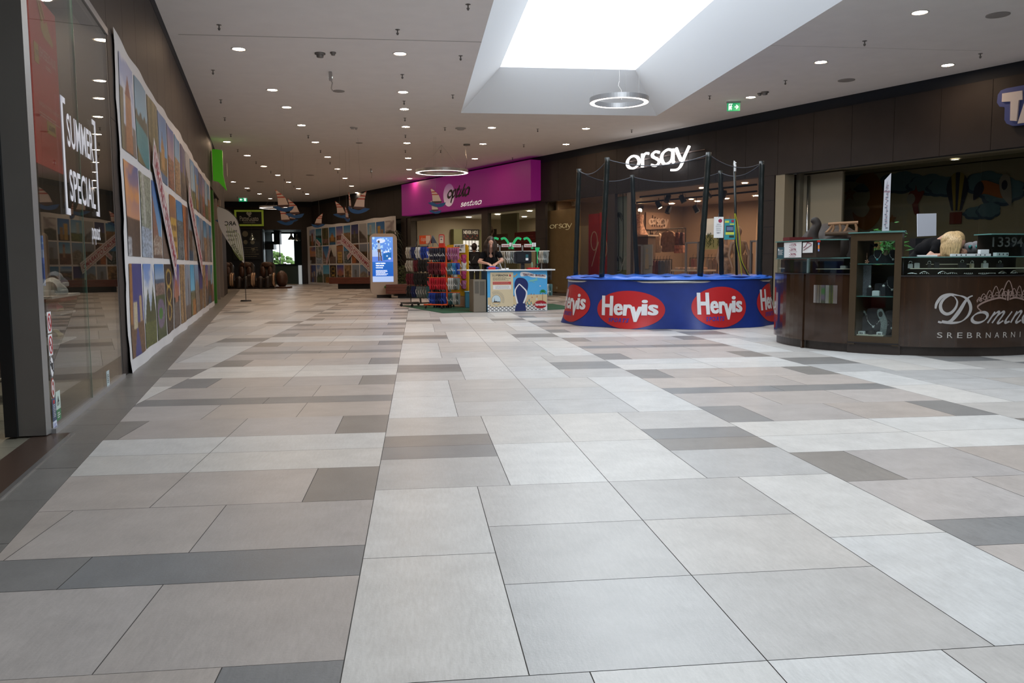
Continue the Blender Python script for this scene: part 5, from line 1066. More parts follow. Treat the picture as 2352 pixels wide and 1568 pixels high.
# screen picture as a small colour grid
a0, zt2 = hit(tf, 854, 544, .004); a1, zb2 = hit(tf, 904, 647, .004); zb2 += .0
W_, H_ = 46, 96; img = np.zeros((H_, W_, 3)); Yg = np.linspace(0, 1, H_)[:, None]*np.ones((1, W_)); Xg = np.linspace(0, 1, W_)[None, :]*np.ones((H_, 1))
for q, (c0, c1) in enumerate(((.02, .12), (.10, .30), (.55, .80))): img[..., q] = c0+(c1-c0)*Yg
img[Yg < .45] = (.01, .09, .50); 
for q in range(3): img[..., q] = np.where((Yg < .45) & (Yg > .12), (.008, .10, .50)[q]+.1*(Yg-.12)*(1 if q == 1 else .3), img[..., q])
img[Yg < .12] = (.38, .52, .85); img[(Yg > .45) & (Yg < .56)] = (.10, .22, .75)
img[(Yg > .56) & (Yg < .72) & (Xg < .45)] = (.35, .50, .85)
img[((Xg-.42)/.22)**2+((Yg-.92)/.05)**2 < 1] = (.6, .72, .95)
rr_ = np.random.RandomState(2)
for k in range(34): cx, cy, r = rr_.rand(), .62+.36*rr_.rand(), .012+.02*rr_.rand(); img[((Xg-cx)/(r*1.6))**2+((Yg-cy)/r)**2 < 1] = (.35, .6, .95)
img[(abs(Xg-.33) < .07) & (Yg > .72) & (Yg < .86)] = (.35, .45, .60); img[((Xg-.32)/.055)**2+((Yg-.90)/.028)**2 < 1] = (.05, .03, .02)
img[(abs(Xg-.30-.05*(.7-Yg)) < .035) & (Yg > .47) & (Yg < .73)] = (.10, .06, .05); img[(abs(Xg-.38-.25*(.7-Yg)) < .035) & (Yg > .47) & (Yg < .73)] = (.10, .06, .05)
img[(abs(Xg-.72) < .2) & (abs(Yg-.57-.10*(Xg-.7)) < .075)] = (.01, .12, .42); img[((Xg-.72)/.04)**2+((Yg-.58)/.02)**2 < 1] = (.5, .65, .9)
for k in range(3): img[((Xg-.58-.1*k)/.045)**2+((Yg-.665-.01*k)/.02)**2 < 1] = (.75, .85, 1)
img[((Xg-.84)/.07)**2+((Yg-.52)/.02)**2 < 1] = (.7, .85, 1)
m = MB(); n0 = W_+1
m.v = [tuple(tf(a0+(a1-a0)*i/W_, zb2+(zt2-zb2)*j/H_, .004)) for j in range(H_+1) for i in range(n0)]
for j in range(H_):
    for i in range(W_): m.f.append((j*n0+i, j*n0+i+1, (j+1)*n0+i+1, (j+1)*n0+i)); m.mi.append(0); m.fc.append(tuple(img[j, i]))
scr = m.build('screen', mat('screen_glow', rough=.3, attr='tint', emit=(1, 1, 1), es=.62), o)
m = MB(); w0_ = a1-a0
for k, (t_, xx, hh) in enumerate((('PAMETNI TELEFON', .62, .024), ('TEKUCI RACUN', .55, .024), ('OSIGURANJE', .5, .024))): zz = zb2+(zt2-zb2)*(.415-.05*k); text(m, t_, tf, a0+w0_*.16, a0+w0_*(xx), zz-.02, zz+.02, .008, bold=.02)
lines(m, tf, a0+w0_*.16, a0+w0_*.75, zb2+(zt2-zb2)*.14, zb2+(zt2-zb2)*.27, 5, .008, seed=3, fill=.35); m.build('screen_text', mat('screen_white', (.9, .9, .9), .5, emit=(.9, .95, 1), es=1.3), scr and o)
m = MB(); m.poly(tf, ell((aL_+aR)/2+.04, zb2-.16, .045, .045, 20), .003); m.build('round_mark', mat('mark_green', (.06, .16, .03), .5), o)
wood = mat('bench_wood', (.120, .032, .017), .35, noise=.15, nscale=5, stretch=(1, 1, 6), coat=.3)
def bench(lab, P, top, bot, L_, D_, deg):
    o = thing('bench', lab, 'bench', P, 'brown benches'); f = Fr((P[0], P[1], 0), (math.cos(math.radians(deg)), math.sin(math.radians(deg)), 0)); m = MB(); n = 3
    for k in range(n): h_ = (top-bot)/n; m.box(f, 0, L_, bot+k*h_+.003, bot+(k+1)*h_-.003, -D_, 0)
    m.box(f, .01, L_-.01, bot+.01, top-.01, -D_+.01, -.01); m.build('seat_block', wood, o, bevel=.004)
    m = MB(); m.box(f, .35, L_-.02, 0, bot, -D_+.15, -.2); m.build('plinth', mat('bench_plinth', (.012, .010, .010), .6), o); return o
p = at(887, 679, 0); q = near(886, 663, 25.9); bench('brown wooden block bench between the screen totem and the sandal racks', (q.x, q.y, 0), zof(887, 653, q.x, q.y), zof(887, 675, q.x, q.y), 3.1, .55, -4)
q = near(756, 650, 37.0); bench('brown wooden block bench in front of the right hoarding, left of the totem', (q.x, q.y, 0), zof(756, 637, q.x, q.y), zof(756, 652, q.x, q.y), 2.6, .7, -3)
# plants beyond the totem
leafd = mat('leaf_dark', (.018, .026, .010), .6); leafb = mat('leaf_bush', (.028, .045, .008), .7)
p = near(905, 640, 29.5); o = thing('potted_palm', 'tall dark plant with long drooping leaves behind the screen totem', 'plant', (p.x, p.y, 0)); rr = random.Random(11)
m = MB()
for k in range(150):
    z = rr.uniform(.5, 2.25); an = rr.uniform(0, 6.28); L0 = rr.uniform(.28, .55); b_ = Vector((p.x+rr.uniform(-.1, .1), p.y+rr.uniform(-.1, .1), z)); d = Vector((math.cos(an), math.sin(an), 0)); sd = Vector((-d.y, d.x, 0))
    pr = [b_+d*L0*t+Vector((0, 0, .32*t-.55*t*t)) for t in (0, .33, .66, 1)]; ws = [.01, .022, .018, .001]; vs = []
    for q, w_ in zip(pr, ws): vs += [q+sd*w_, q-sd*w_]
    m.add(vs, [(2*i, 2*i+1, 2*i+3, 2*i+2) for i in range(3)])
m.build('leaves', leafd, o)
m = MB()
for k in range(4): x = rr.uniform(-.12, .12); y = rr.uniform(-.1, .1); m.tube([(p.x+x*.4, p.y+y*.4, .3), (p.x+x, p.y+y, 1.9)], .02, 6)
m.build('stems', mat('bark'), o)
m = MB(); m.lathe((p.x, p.y, 0), [(.0005, 0), (.22, 0), (.28, .45), (.25, .45), (.24, .4), (.0005, .4)], 20); m.build('pot', mat('pot_dark', (.03, .025, .02), .5), o, smooth=True)
p = near(917, 650, 28.2); o = thing('potted_shrub', 'low bushy green plant between the totem and the sandal racks', 'plant', (p.x, p.y, 0)); m = MB()
for k in range(420):
    v = Vector((rr.gauss(0, .20), rr.gauss(0, .2), rr.uniform(.35, .98))); c_ = Vector((p.x, p.y, 0))+v; a = Vector((rr.uniform(-1, 1), rr.uniform(-1, 1), rr.uniform(-.3, 1))).normalized(); b_ = a.orthogonal().normalized(); m.add([c_, c_+a*.05+b_*.018, c_+a*.10, c_+a*.05-b_*.018], [(0, 1, 2, 3)])
m.build('leaves', leafb, o)
m = MB(); m.lathe((p.x, p.y, 0), [(.0005, 0), (.2, 0), (.26, .4), (.0005, .38)], 20); m.build('pot', mat('pot_dark'), o, smooth=True)
# ================================================================ people builder
skin = mat('skin', (.50, .27, .19), .5)
def person_body(mb_list, name, mt, parent, vox=.012, sm=6):
    m = MB()
    for q in mb_list: q(m)
    o = m.build(name, mt, parent, smooth=True)
    r = o.modifiers.new('remesh', 'REMESH'); r.mode = 'VOXEL'; r.voxel_size = vox; r.use_smooth_shade = True
    s_ = o.modifiers.new('smooth', 'SMOOTH'); s_.iterations = sm; s_.factor = .5
    return o
def hand(m, w, d, up, s_=1.0, curl=.5, side=1):
    """palm with five separate fingers; w wrist point, d finger direction, up back-of-hand direction"""
    w, d, up = Vector(w), Vector(d).normalized(), Vector(up); up = (up-d*up.dot(d)).normalized(); x = d.cross(up)*side
    m.capsule(w, w+d*.03*s_, .026*s_, .030*s_); 
    for k in range(4): b = w+d*.03*s_+x*(k-1.5)*.018*s_; m.capsule(b-d*.02*s_, b+d*.045*s_, .013*s_, .011*s_, 8)
    for k, L in enumerate((.068, .078, .072, .056)):
        b = w+d*.078*s_+x*(k-1.5)*.021*s_; q = b+(d*math.cos(curl*.5)-up*math.sin(curl*.5)+x*(k-1.5)*.06)*L*.5*s_; e = q+(d*math.cos(curl)-up*math.sin(curl))*L*.5*s_
        m.capsule(b, q, .0095*s_, .009*s_, 8); m.capsule(q, e, .009*s_, .0075*s_, 8)
    b = w+d*.022*s_-x*.026*s_; q = b+(d*.7-x*.7)*.036*s_; e = q+(d*.95-x*.25-up*.2)*.03*s_; m.capsule(b, q, .013*s_, .011*s_, 8); m.capsule(q, e, .011*s_, .009*s_, 8)
# ================================================================ green mat, sales desk
m = MB(); m.poly(G, [(.54, 17.62), (3.75, 18.72), (3.5, 21.2), (-.45, 21.2)], .008); m.prism(G, [(.54, 17.62), (3.75, 18.72), (3.5, 21.2), (-.45, 21.2)], 0, .007)
tag(m.build('green_mat', mat('mat_green', (.012, .075, .04), .85, bump=.3, nscale=300)), 'flat dark green carpet mat under the sandal racks and sales desk', 'mat')
P0 = at(1120, 717); P1 = at(1257, 714); du = (P1-P0); DL = du.length; DF = Fr((P0.x, P0.y, .009), du)
DH = .885; DD = .55
o = thing('sales_desk', 'sales desk with a bright beach mural front and a white top', 'desk', DF(DL/2, 0, -.3))
m = MB(); m.box(DF, 0, DL, 0, DH, -.02, 0, 0); m.box(DF, DL-.02, DL, 0, DH, -DD, -.02, 0); m.build('front_panel', mat('mural_sky', (.08, .38, .72), .5), o)
m = MB(); m.box(DF, -.0, .02, 0, DH, -DD, -.02, 0); m.build('side_panel', mat('desk_blue_side', (.03, .12, .22), .6), o)
a0, _ = hit(DF, 1075, 620, .05); a1, _ = hit(DF, 1270, 614, .05)
m = MB(); m.box(DF, -.05, DL+.17, DH, DH+.028, -DD-.05, .06); m.build('worktop', mat('worktop_white', (.74, .76, .78), .35), o, bevel=.006)
m = MB(); m.box(DF, -.42, -.05, DH, DH+.028, -DD-.6, -.15); m.build('side_flap', mat('worktop_white'), o, bevel=.006)
cb = mat('cardboard', (.19, .165, .13), .8)
m = MB(); m.box(DF, -.30, -.02, 0, .70, -.45, -.04, 0); m.box(DF, -.27, -.18, .40, .66, -.04, -.038, 1); m.box(DF, -.16, -.05, .36, .66, -.04, -.038, 1); tag(m.build('cardboard_box', [cb, mat('card_print', (.10, .09, .075), .8)]), 'tall grey brown cardboard box standing against the left side of the desk', 'box')
def dq(x, y): a, b = hit(DF, x, y); return a, b
def pbox(m, x0, y0, x1, y1, c, mi=0, th=.001): (a0, b1), (a1, b0) = dq(x0, y0), dq(x1, y1); m.box(DF, a0, a1, b0, b1, c-th, c, mi)
def S(x, y): return (1080+x/7.467, 520+y/7.467)     # close-up reading of the desk mural
m = MB(); pp = [dq(*S(x, y)) for x, y in ((290, 1195), (310, 1330), (300, 1380), (1310, 1380), (1312, 1150), (1000, 1140), (750, 1170), (420, 1190))]
aa0, aa1 = .003, DL-.003
m.poly(DF, [(aa0, .10), (aa1, .10), (aa1, .36), (aa1*.7, .36), (aa1*.5, .33), (aa0, .31)], .001); m.build('sand', mat('mural_sand', (.58, .46, .27), .6), o)
m = MB(); m.poly(DF, [(aa0, .002), (aa1, .002), (aa1, .14), (aa0, .15)], .002, 0)
for r_ in range(4):
    for k in range(15):
        x = .02+(DL-.06)*(k+.5*(r_ % 2))/14.5; z = .02+.034*r_
        if x > DL-.06: continue
        m.ribbon(DF, [(x-.03, z-.008), (x-.012, z+.014), (x+.014, z+.010), (x+.03, z-.010)], [.006, .018, .016, .004], .0025, .001, 1)
m.build('wave_paving', [mat('mural_whitep', (.72, .73, .74), .6), mat('mural_black', (.02, .02, .025), .6)], o)
m = MB(); cx = (dq(*S(875, 1100))[0]); cz = 0
sole = smooth_pts([dq(*S(x, y)) for x, y in ((870, 878), (800, 890), (762, 960), (760, 1060), (785, 1180), (800, 1300), (780, 1380), (778, 1462), (948, 1460), (945, 1330), (960, 1180), (990, 1040), (985, 960), (940, 900))], 5, True)[:-1]
m.poly(DF, [(a, max(b, .004)) for a, b in sole], .004, 0); m.build('sandal_sole', mat('mural_navy2', (.012, .022, .115), .5), o)
m = MB()
L_ = smooth_pts([dq(*S(x, y)) for x, y in ((840, 985), (785, 1060), (768, 1120), (785, 1220), (810, 1320))]); R_ = smooth_pts([dq(*S(x, y)) for x, y in ((840, 985), (900, 1040), (960, 1110), (960, 1190), (915, 1315))])
n_ = len(L_); m.ribbon(DF, L_, [.02+.016*math.sin(1.5*i/n_) for i in range(n_)], .0045, .002); m.ribbon(DF, R_, [.02+.016*math.sin(1.5*i/len(R_)) for i in range(len(R_))], .0045, .002); m.build('sandal_strap', mat('mural_whitep'), o)
m = MB(); fl_ = smooth_pts([dq(*S(x, y)) for x, y in ((865, 785), (930, 775), (1000, 785), (1080, 810), (1160, 825), (1230, 820), (1302, 830), (1302, 890), (1230, 880), (1150, 875), (1060, 870), (980, 845), (870, 855))], 3, True)[:-1]
m.poly(DF, fl_[::-1], .003); m.build('ribbon_banner', mat('mural_whitep'), o)
m = MB(); (a0, b0), (a1, b1) = dq(*S(900, 840)), dq(*S(1095, 800)); f1 = Fr(DF(a0, b0, 0), DF.u*(1)+DF.v*(-.05)); text(m, 'TERRITORIO', f1, 0, a1-a0, -.005, .045, .005, bold=.04)
(a0, b0), (a1, b1) = dq(*S(1115, 850)), dq(*S(1290, 815)); f1 = Fr(DF(a0, b0, 0), DF.u*(1)+DF.v*(-.06)); text(m, 'BRASILEIRO', f1, 0, a1-a0, -.003, .042, .005, bold=.04); m.build('banner_lettering', mat('mural_maroon', (.10, .01, .03), .6), o)
m = MB(); m.poly(DF, [dq(*S(x, y)) for x, y in ((990, 945), (1030, 915), (1100, 905), (1145, 868), (1155, 925), (1110, 935), (1010, 948))][::-1], .003, 0)
m.ribbon(DF, [dq(*S(1065, 945)), dq(*S(1105, 965))], .012, .003, .001, 0); m.poly(DF, ell(*dq(*S(1200, 1020)), .02, .008, 12), .003, 1); m.build('aeroplane', [mat('mural_teal', (.18, .48, .45), .6), mat('mural_whitep')], o)
m = MB(); t0 = dq(*S(1240, 1270)); t1 = dq(*S(1245, 1120)); m.ribbon(DF, [t0, ((t0[0]+t1[0])/2-.004, (t0[1]+t1[1])/2), t1], [.013, .011, .007], .003, .001, 0)
for q in range(7): an = math.radians(-30+q*40); m.ribbon(DF, [t1, (t1[0]+.04*math.cos(an), t1[1]+.035*math.sin(an)+.015), (min(t1[0]+.085*math.cos(an), DL-.002), t1[1]+.06*math.sin(an)-.02)], [.014, .024, .002], .0035, .001, 1)
m.build('palm_tree', [mat('mural_trunk', (.25, .14, .06), .6), mat('mural_palm', (.02, .22, .05), .6)], o)
m = MB(); c_ = dq(*S(1205, 1335)); m.poly(DF, [(min(a, DL-.002), b) for a, b in ell(c_[0], c_[1], .145, .088, 32)], .005); m.build('red_oval', mat('mural_red2', (.33, .012, .02), .5), o)
m = MB(); (a0, b0), (a1, b1) = dq(*S(1112, 1360)), dq(*S(1308, 1305)); text(m, 'havaianas', DF, a0+.005, min(a1, DL-.006), b0, b1, .007, bold=.03); m.build('oval_lettering', mat('mural_whitep'), o)
m = MB(); rr = random.Random(8)
for x, y, cc in ((1045, 1160, 0), (1060, 1215, 1), (1095, 1165, 0), (1145, 1200, 1), (745, 1190, 0), (1010, 1270, 2), (980, 1310, 2), (1045, 1310, 2), (1080, 1350, 0), (1000, 1350, 2)):
    a, b = dq(*S(x, y)); s_ = 1 if y < 1230 else 1.8; m.poly(DF, ell(a, b+.014*s_, .006*s_, .008*s_, 8), .004, 3); m.poly(DF, [(a-.008*s_, b-.012*s_), (a+.008*s_, b-.012*s_), (a+.006*s_, b+.008*s_), (a-.006*s_, b+.008*s_)], .004, cc)
a, b = dq(*S(1140, 1245)); m.poly(DF, ell(a, b, .018, .022, 14), .004, 4); m.poly(DF, ell(a, b, .007, .008, 6), .0045, 5)
m.build('beach_figures', [mat('fig_brown', (.25, .10, .05), .6), mat('fig_red', (.4, .05, .04), .6), mat('fig_teal', (.05, .30, .32), .6), mat('fig_skin', (.3, .14, .08), .6), mat('mural_whitep'), mat('mural_black')], o)
m = MB(); pts = [dq(*S(x, y)) for x, y in ((742, 850), (752, 835), (775, 838), (795, 805), (812, 812), (800, 838), (775, 850), (770, 872), (748, 870))]; m.poly(DF, pts[::-1], .003); m.build('small_parrot', mat('parrot_tan', (.45, .32, .12), .6), o)
# event poster on the desk front
o = thing('event_poster', 'cream notice poster with a tower roundel stuck on the desk front', 'poster', DF(.3, .5, 0))
m = MB(); pbox(m, *S(342, 787), *S(738, 1368), .0075, 0, .0025); m.build('sheet', mat('notice_cream', (.60, .51, .34), .6), o)
m = MB(); (a0, b0), (a1, b1) = dq(*S(375, 858)), dq(*S(508, 820)); text(m, 'SUP', DF, a0, a1-.05, b0, b1, .0085); text(m, 'ERNOVA', DF, a1-.045, dq(*S(650, 820))[0], b0, b1, .0085, bold=.035)
(a0, b0), (a1, b1) = dq(*S(385, 932)), dq(*S(690, 870)); lines(m, DF, a0, a1, b0, b1, 4, .0085, seed=2, fill=.35)
(a0, b0), (a1, b1) = dq(*S(440, 1070)), dq(*S(680, 1005)); m.build('black_print', mat('mural_black'), o)
m = MB(); m.poly(DF, ell(*dq(*S(682, 840)), .022, .025, 20), .0085, 0); pbox(m, *S(385, 948), *S(700, 992), .0085, 0); m.build('red_marks', mat('notice_red', (.5, .05, .05), .6), o)
m = MB(); pbox(m, *S(390, 1008), *S(700, 1075), .0085, 0); m.build('white_field', mat('mural_whitep'), o)
m = MB(); (a0, b0), (a1, b1) = dq(*S(430, 1070)), dq(*S(680, 1012)); lines(m, DF, a0, a1, b0, b1, 4, .0095, seed=7, fill=.3); (a0, b0), (a1, b1) = dq(*S(395, 985)), dq(*S(690, 955)); lines(m, DF, a0, a1, b0, b1, 2, .0095, seed=6, fill=.4); m.build('grey_print', mat('notice_grey', (.28, .26, .22), .6), o)
m = MB(); cx, cz = dq(*S(445, 1262)); m.poly(DF, ell(cx, cz, .105, .115, 40), .0085, 0); m.poly(DF, ell(cx, cz, .098, .108, 40), .009, 1); m.poly(DF, [(cx-.09, cz-.045), (cx+.09, cz-.045), (cx+.05, cz-.092), (cx-.05, cz-.092)], .0095, 2)
m.poly(DF, [(cx-.065, cz-.045), (cx-.045, cz-.02), (cx-.036, cz+.06), (cx-.028, cz-.02), (cx-.01, cz-.045)], .0098, 3); m.poly(DF, [(cx-.08, cz-.05), (cx+.085, cz-.05), (cx+.07, cz-.025), (cx+.04, cz-.035), (cx+.0, cz-.02), (cx-.05, cz-.03)], .0099, 3)
for q in range(3):
    for k in range(16):
        an = math.radians(118-9*k); r_ = .135+.022*q; m.box(Fr(DF(cx+r_*math.cos(an), cz+r_*1.08*math.sin(an), .0085), DF.u*math.sin(an)-DF.v*math.cos(an), DF.u*math.cos(an)+DF.v*math.sin(an), DF.n), -.007, .007, -.006, .006, 0, .0008, 4) if cz+r_*1.08*math.sin(an) > cz-.08 else None
m.build('roundel', [mat('round_frame', (.2, .14, .06), .6), mat('round_sky', (.50, .62, .68), .6), mat('mural_sand'), mat('mural_black'), mat('notice_grey')], o)
# things on the desk
T_ = DH+.028+.0
def tf_(x, y, c): a, b = hit(DF, x, y, c); return a
a = tf_(1200, 600, -.25); p = DF(a, T_, -.25)
o = thing('computer_monitor', 'black monitor seen from behind on the desk, with a white sticker', 'monitor', p); f = Fr(p, DF.u, DF.v)
zc0 = zof(1200, 605, p.x, p.y)-p.z; zc1 = zof(1200, 577, p.x, p.y)-p.z
m = MB(); m.prism(f, rrect(-.19, .20, zc0, zc1, .04), -.03, .03); m.box(f, -.14, .15, zc0+.03, zc1-.05, .03, .05); m.build('screen_back', mat('plastic_black', (.012, .013, .016), .35), o)
m = MB(); m.box(f, -.03, .05, .0, zc0+.05, -.03, .0); m.prism(Fr(p, DF.u, DF.n*-1), ell(0, 0, .13, .08, 20)[:-1], -.015, 0); m.build('stand', mat('plastic_black'), o)
m = MB(); m.box(f, .06, .12, zc0+.07, zc0+.12, .05, .052, 0); m.box(f, .06, .12, zc0+.13, zc0+.2, .05, .052, 1); m.build('stickers', [mat('mural_whitep'), mat('stk_teal', (.02, .10, .12), .5)], o)
a = tf_(1130, 612, -.12); p = DF(a, T_, -.12); f = Fr(p, DF.u, DF.v)
o = thing('cloth_bundle', 'folded blue cloth with a red panel lying under her hands', 'cloth', p); m = MB(); m.ball(f(0, .035, 0), .12, 16, 8, sc=(1, .6, .32)); m.ball(f(.06, .03, .01), .10, 16, 8, sc=(1, .6, .3)); m.build('blue_cloth', mat('cloth_blue', (.03, .05, .28), .7), o, smooth=True)
m = MB(); m.box(f, -.10, .06, .0, .05, .05, .09); m.build('red_panel', mat('cloth_red', (.5, .02, .03), .6), o, bevel=.01)
a = tf_(1224, 612, -.15); p = DF(a, T_, -.15); f = Fr(p, DF.u, DF.v); o = thing('red_tray', 'low red woven tray on the right of the desk', 'tray', p); m = MB(); m.box(f, -.13, .13, 0, .006, -.07, .07)
for k in range(12): x = -.13+.26*k/12; m.box(f, x+.002, x+.02, 0, .035+.004*(k % 2), .06, .07)
m.box(f, -.13, -.12, 0, .035, -.07, .06); m.box(f, .12, .13, 0, .035, -.07, .06); m.box(f, -.13, .13, 0, .035, -.07, -.06); m.build('tray_body', mat('tray_red', (.5, .01, .015), .5), o)
p = DF(tf_(1222, 600, -.15), T_+.008, -.15); m = MB(); m.lathe(p, [(.0005, 0), (.025, 0), (.028, .02), (.02, .05), (.028, .09), (.012, .13), (.012, .15), (.0005, .15)], 14); tag(m.build('glass_bottle', mat('bottle_green', (.35, .5, .35), .15, trans=.6), smooth=True), 'small clear green bottle standing in the red tray', 'bottle')
p = DF(tf_(1231, 600, -.16), T_+.008, -.17); m = MB(); m.tube([(p.x, p.y, p.z), (p.x+.01, p.y, p.z+.06), (p.x+.05, p.y, p.z+.12), (p.x+.09, p.y, p.z+.13)], [.02, .022, .012, .008], 8); tag(m.build('black_dispenser', mat('plastic_black'), smooth=True), 'black curved dispenser beside the bottle in the red tray', 'dispenser')
p = DF(tf_(1165, 614, -.1), T_, -.1); m = MB(); m.box(Fr(p, DF.u, DF.v), -.03, .03, 0, .03, -.02, .02); tag(m.build('card_holder', mat('mural_whitep'), bevel=.003), 'tiny white card holder in the middle of the desk top', 'card holder')
p = DF(tf_(1155, 612, -.1), T_, -.1); m = MB(); m.box(Fr(p, DF.u, DF.v), -.04, .04, 0, .02, -.03, .03); m.tube([Fr(p, DF.u, DF.v)(-.02, .02, 0), Fr(p, DF.u, DF.v)(-.07, .13, 0)], .006, 6); tag(m.build('tape_dispenser', mat('mural_whitep')), 'white tape dispenser with a raised arm beside her hands', 'dispenser')
# sunglasses-style spinner heads with green arms behind the desk
gp = mat('plastic_green', (.02, .42, .14), .4, emit=(.02, .5, .16), es=.06)
def hook_rack(x, lab, kind, c=-1.0):
    a, b = hit(DF, x, 580, c); p = DF(a, 0, c); o = thing('sandal_stand', lab, 'display stand', p, 'green armed display stands behind the desk'); f = Fr((p.x, p.y, 0.009), DF.u, DF.v)
    zt = zof(x, 548, p.x, p.y)
    m = MB(); m.cyl((p.x, p.y, 0.009), (p.x, p.y, zt-.15), .02); m.build('post', mat('rack_grey', (.3, .3, .3), .4, .6), o)
    m = MB()
    for s_ in (-1, 1): m.ribbon(f, smooth_pts([(s_*.03, zt-.02), (s_*.12, zt+.0), (s_*.20, zt-.10), (s_*.24, zt-.24)]), .05, -.02, .03)
    m.build('green_arms', gp, o)
    m = MB()
    for s_ in (-1, 1): m.box(f, s_*.14-.10, s_*.14+.10, zt-.20, zt-.13, .0, .02)
    m.build('name_plates', mat('plate_white', (.6, .58, .55), .5), o)
    m = MB()
    for s_ in (-1, 1): text(m, 'havaianas', f, s_*.14-.085, s_*.14+.085, zt-.185, zt-.145, .022, bold=.03)
    m.build('plate_lettering', mat('mural_red2'), o)
    m = MB()
    for s_ in (.22, .27): m.box(f, s_, s_+.035, zt-.19, zt-.10, .02, .05)
    m.build('white_tabs', mat('mural_whitep'), o)
    return o, p, zt
hook_rack(1200, 'green armed display stand with two name plates behind the monitor', 0, -.8)
hook_rack(1148, 'green armed display stand with two name plates behind the dark haired woman', 0, -1.2)
a, b = hit(DF, 1234, 580, -.35); p = DF(a, 0, -.35); o = thing('green_spatula_holder', 'bright green fan shaped holder on a thin stem right of the monitor', 'holder', p); m = MB(); f = Fr((p.x, p.y, 0), DF.u, DF.v)
z = zof(1234, 568, p.x, p.y); m.prism(f, [(-.02, z-.10), (.02, z-.10), (.055, z-.03), (.055, z), (-.055, z), (-.055, z-.03)], -.01, .01); m.cyl((p.x, p.y, T_+.009), (p.x, p.y, z-.1), .010); m.build('holder_body', gp, o)
# ================================================================ flip-flops
FL = {}
def flip(colr, strap, key, s_=1.0):
    """one hanging sandal, seen from the side edge: built at the origin, toe down"""
    o = thing('flip_flop', 'x', 'sandal', (0, 0, 0)); f = Fr((0, 0, 0), (0, -1, 0), (0, 0, 1))
    sole_ = smooth_pts([(-.045, 0), (-.05, -.06), (-.035, -.13), (-.045, -.20), (-.03, -.255), (0, -.265), (.03, -.255), (.045, -.20), (.035, -.13), (.05, -.06), (.045, 0), (0, .012)], 2, True)[:-1]
    m = MB(); m.prism(f, sole_, -.009, .009); m.build('sole', mat('ff_'+key, colr, .6), o)
    m = MB(); m.tube(smooth_pts([(-.012, .038, -.18), (-.05, .03, -.12), (-.06, .0, -.06), (-.05, -.03, -.12), (-.012, -.038, -.18)], 3), .007, 5); m.build('strap', mat('ffs_'+key, strap, .5), o)
    return o
CC = {'white': ((.62, .62, .60), (.55, .55, .55)), 'cream': ((.42, .37, .30), (.5, .45, .38)), 'black': ((.018, .018, .02), (.03, .03, .03)), 'navy': ((.015, .025, .10), (.04, .06, .2)), 'blue': ((.02, .05, .30), (.03, .10, .45)), 'red': ((.50, .015, .03), (.5, .03, .04)), 'maroon': ((.11, .012, .02), (.15, .02, .03)), 'pink': ((.35, .10, .22), (.45, .25, .38)), 'magenta': ((.38, .03, .13), (.5, .1, .2)), 'skyblue': ((.04, .22, .5), (.55, .6, .65)), 'teal': ((.06, .16, .18), (.6, .62, .6)), 'grey': ((.20, .23, .23), (.6, .62, .62)), 'stripe': ((.03, .03, .05), (.68, .67, .64))}
RKU = None
def row(fr, a0, a1, z, n, keys, place, tagc=None):
    """n sandals hung side by side along a rail"""
    for k in range(n):
        key = keys[k*len(keys)//n]; a = a0+(a1-a0)*(k+.5)/n
        lab = '%s flip-flop, %s from left, %s' % ({'stripe': 'black-white', 'skyblue': 'sky-blue'}.get(key, key), ORD[k], place)
        p = fr(a, z, 0)
        if key not in FL: FL[key] = o = flip(*CC[key], key)
        else: o = copy_tree(FL[key])
        o.location = p; o['label'] = lab; o['group'] = 'flip-flops: '+place; o.rotation_euler = (0, rr.uniform(-.05, .05), math.atan2(fr.u.y, fr.u.x)+rr.uniform(-.25, .25))
orange = mat('rack_orange', (.65, .085, .02), .4)
def rack(F_, W_, Ht, lab, mt, rails, feet=.32, label_mid=None):
    o = thing('sandal_rack', lab, 'rack', F_(W_/2, 0, -.1), 'wheeled sandal racks'); m = MB()
    for a in (W_*.62,): m.tube([F_(a, .10, 0), F_(a-.02, .25, 0), F_(a-.03, Ht, 0)], .022, 8)
    m.tube([F_(.06, .10, -.05), F_(.06, Ht, -.05)], .012, 8); m.build('upright', mt, o)
    for z in rails:
        m = MB(); m.tube([F_(-.02, z, 0), F_(W_+.02, z, 0)], .009, 8); m.build('rail', mt, o)
    for a in (.08, W_*.62):
        m = MB(); m.tube([F_(a, .09, feet), F_(a, .09, -feet)], .018, 8); m.build('foot', mt, o)
    m = MB(); m.tube([F_(.0, .09, feet*.8), F_(W_*.62+.1, .09, feet*.8)], .018, 8); m.build('cross_foot', mt, o)
    for a in (.08, W_*.62):
        for c in (-feet, feet): m = MB(); q = F_(a, .04, c); m.cyl(q-F_.u*.012, q+F_.u*.012, .035, n=14); m.build('wheel', mat('wheel_black', (.015, .015, .015), .5), o)
    return o
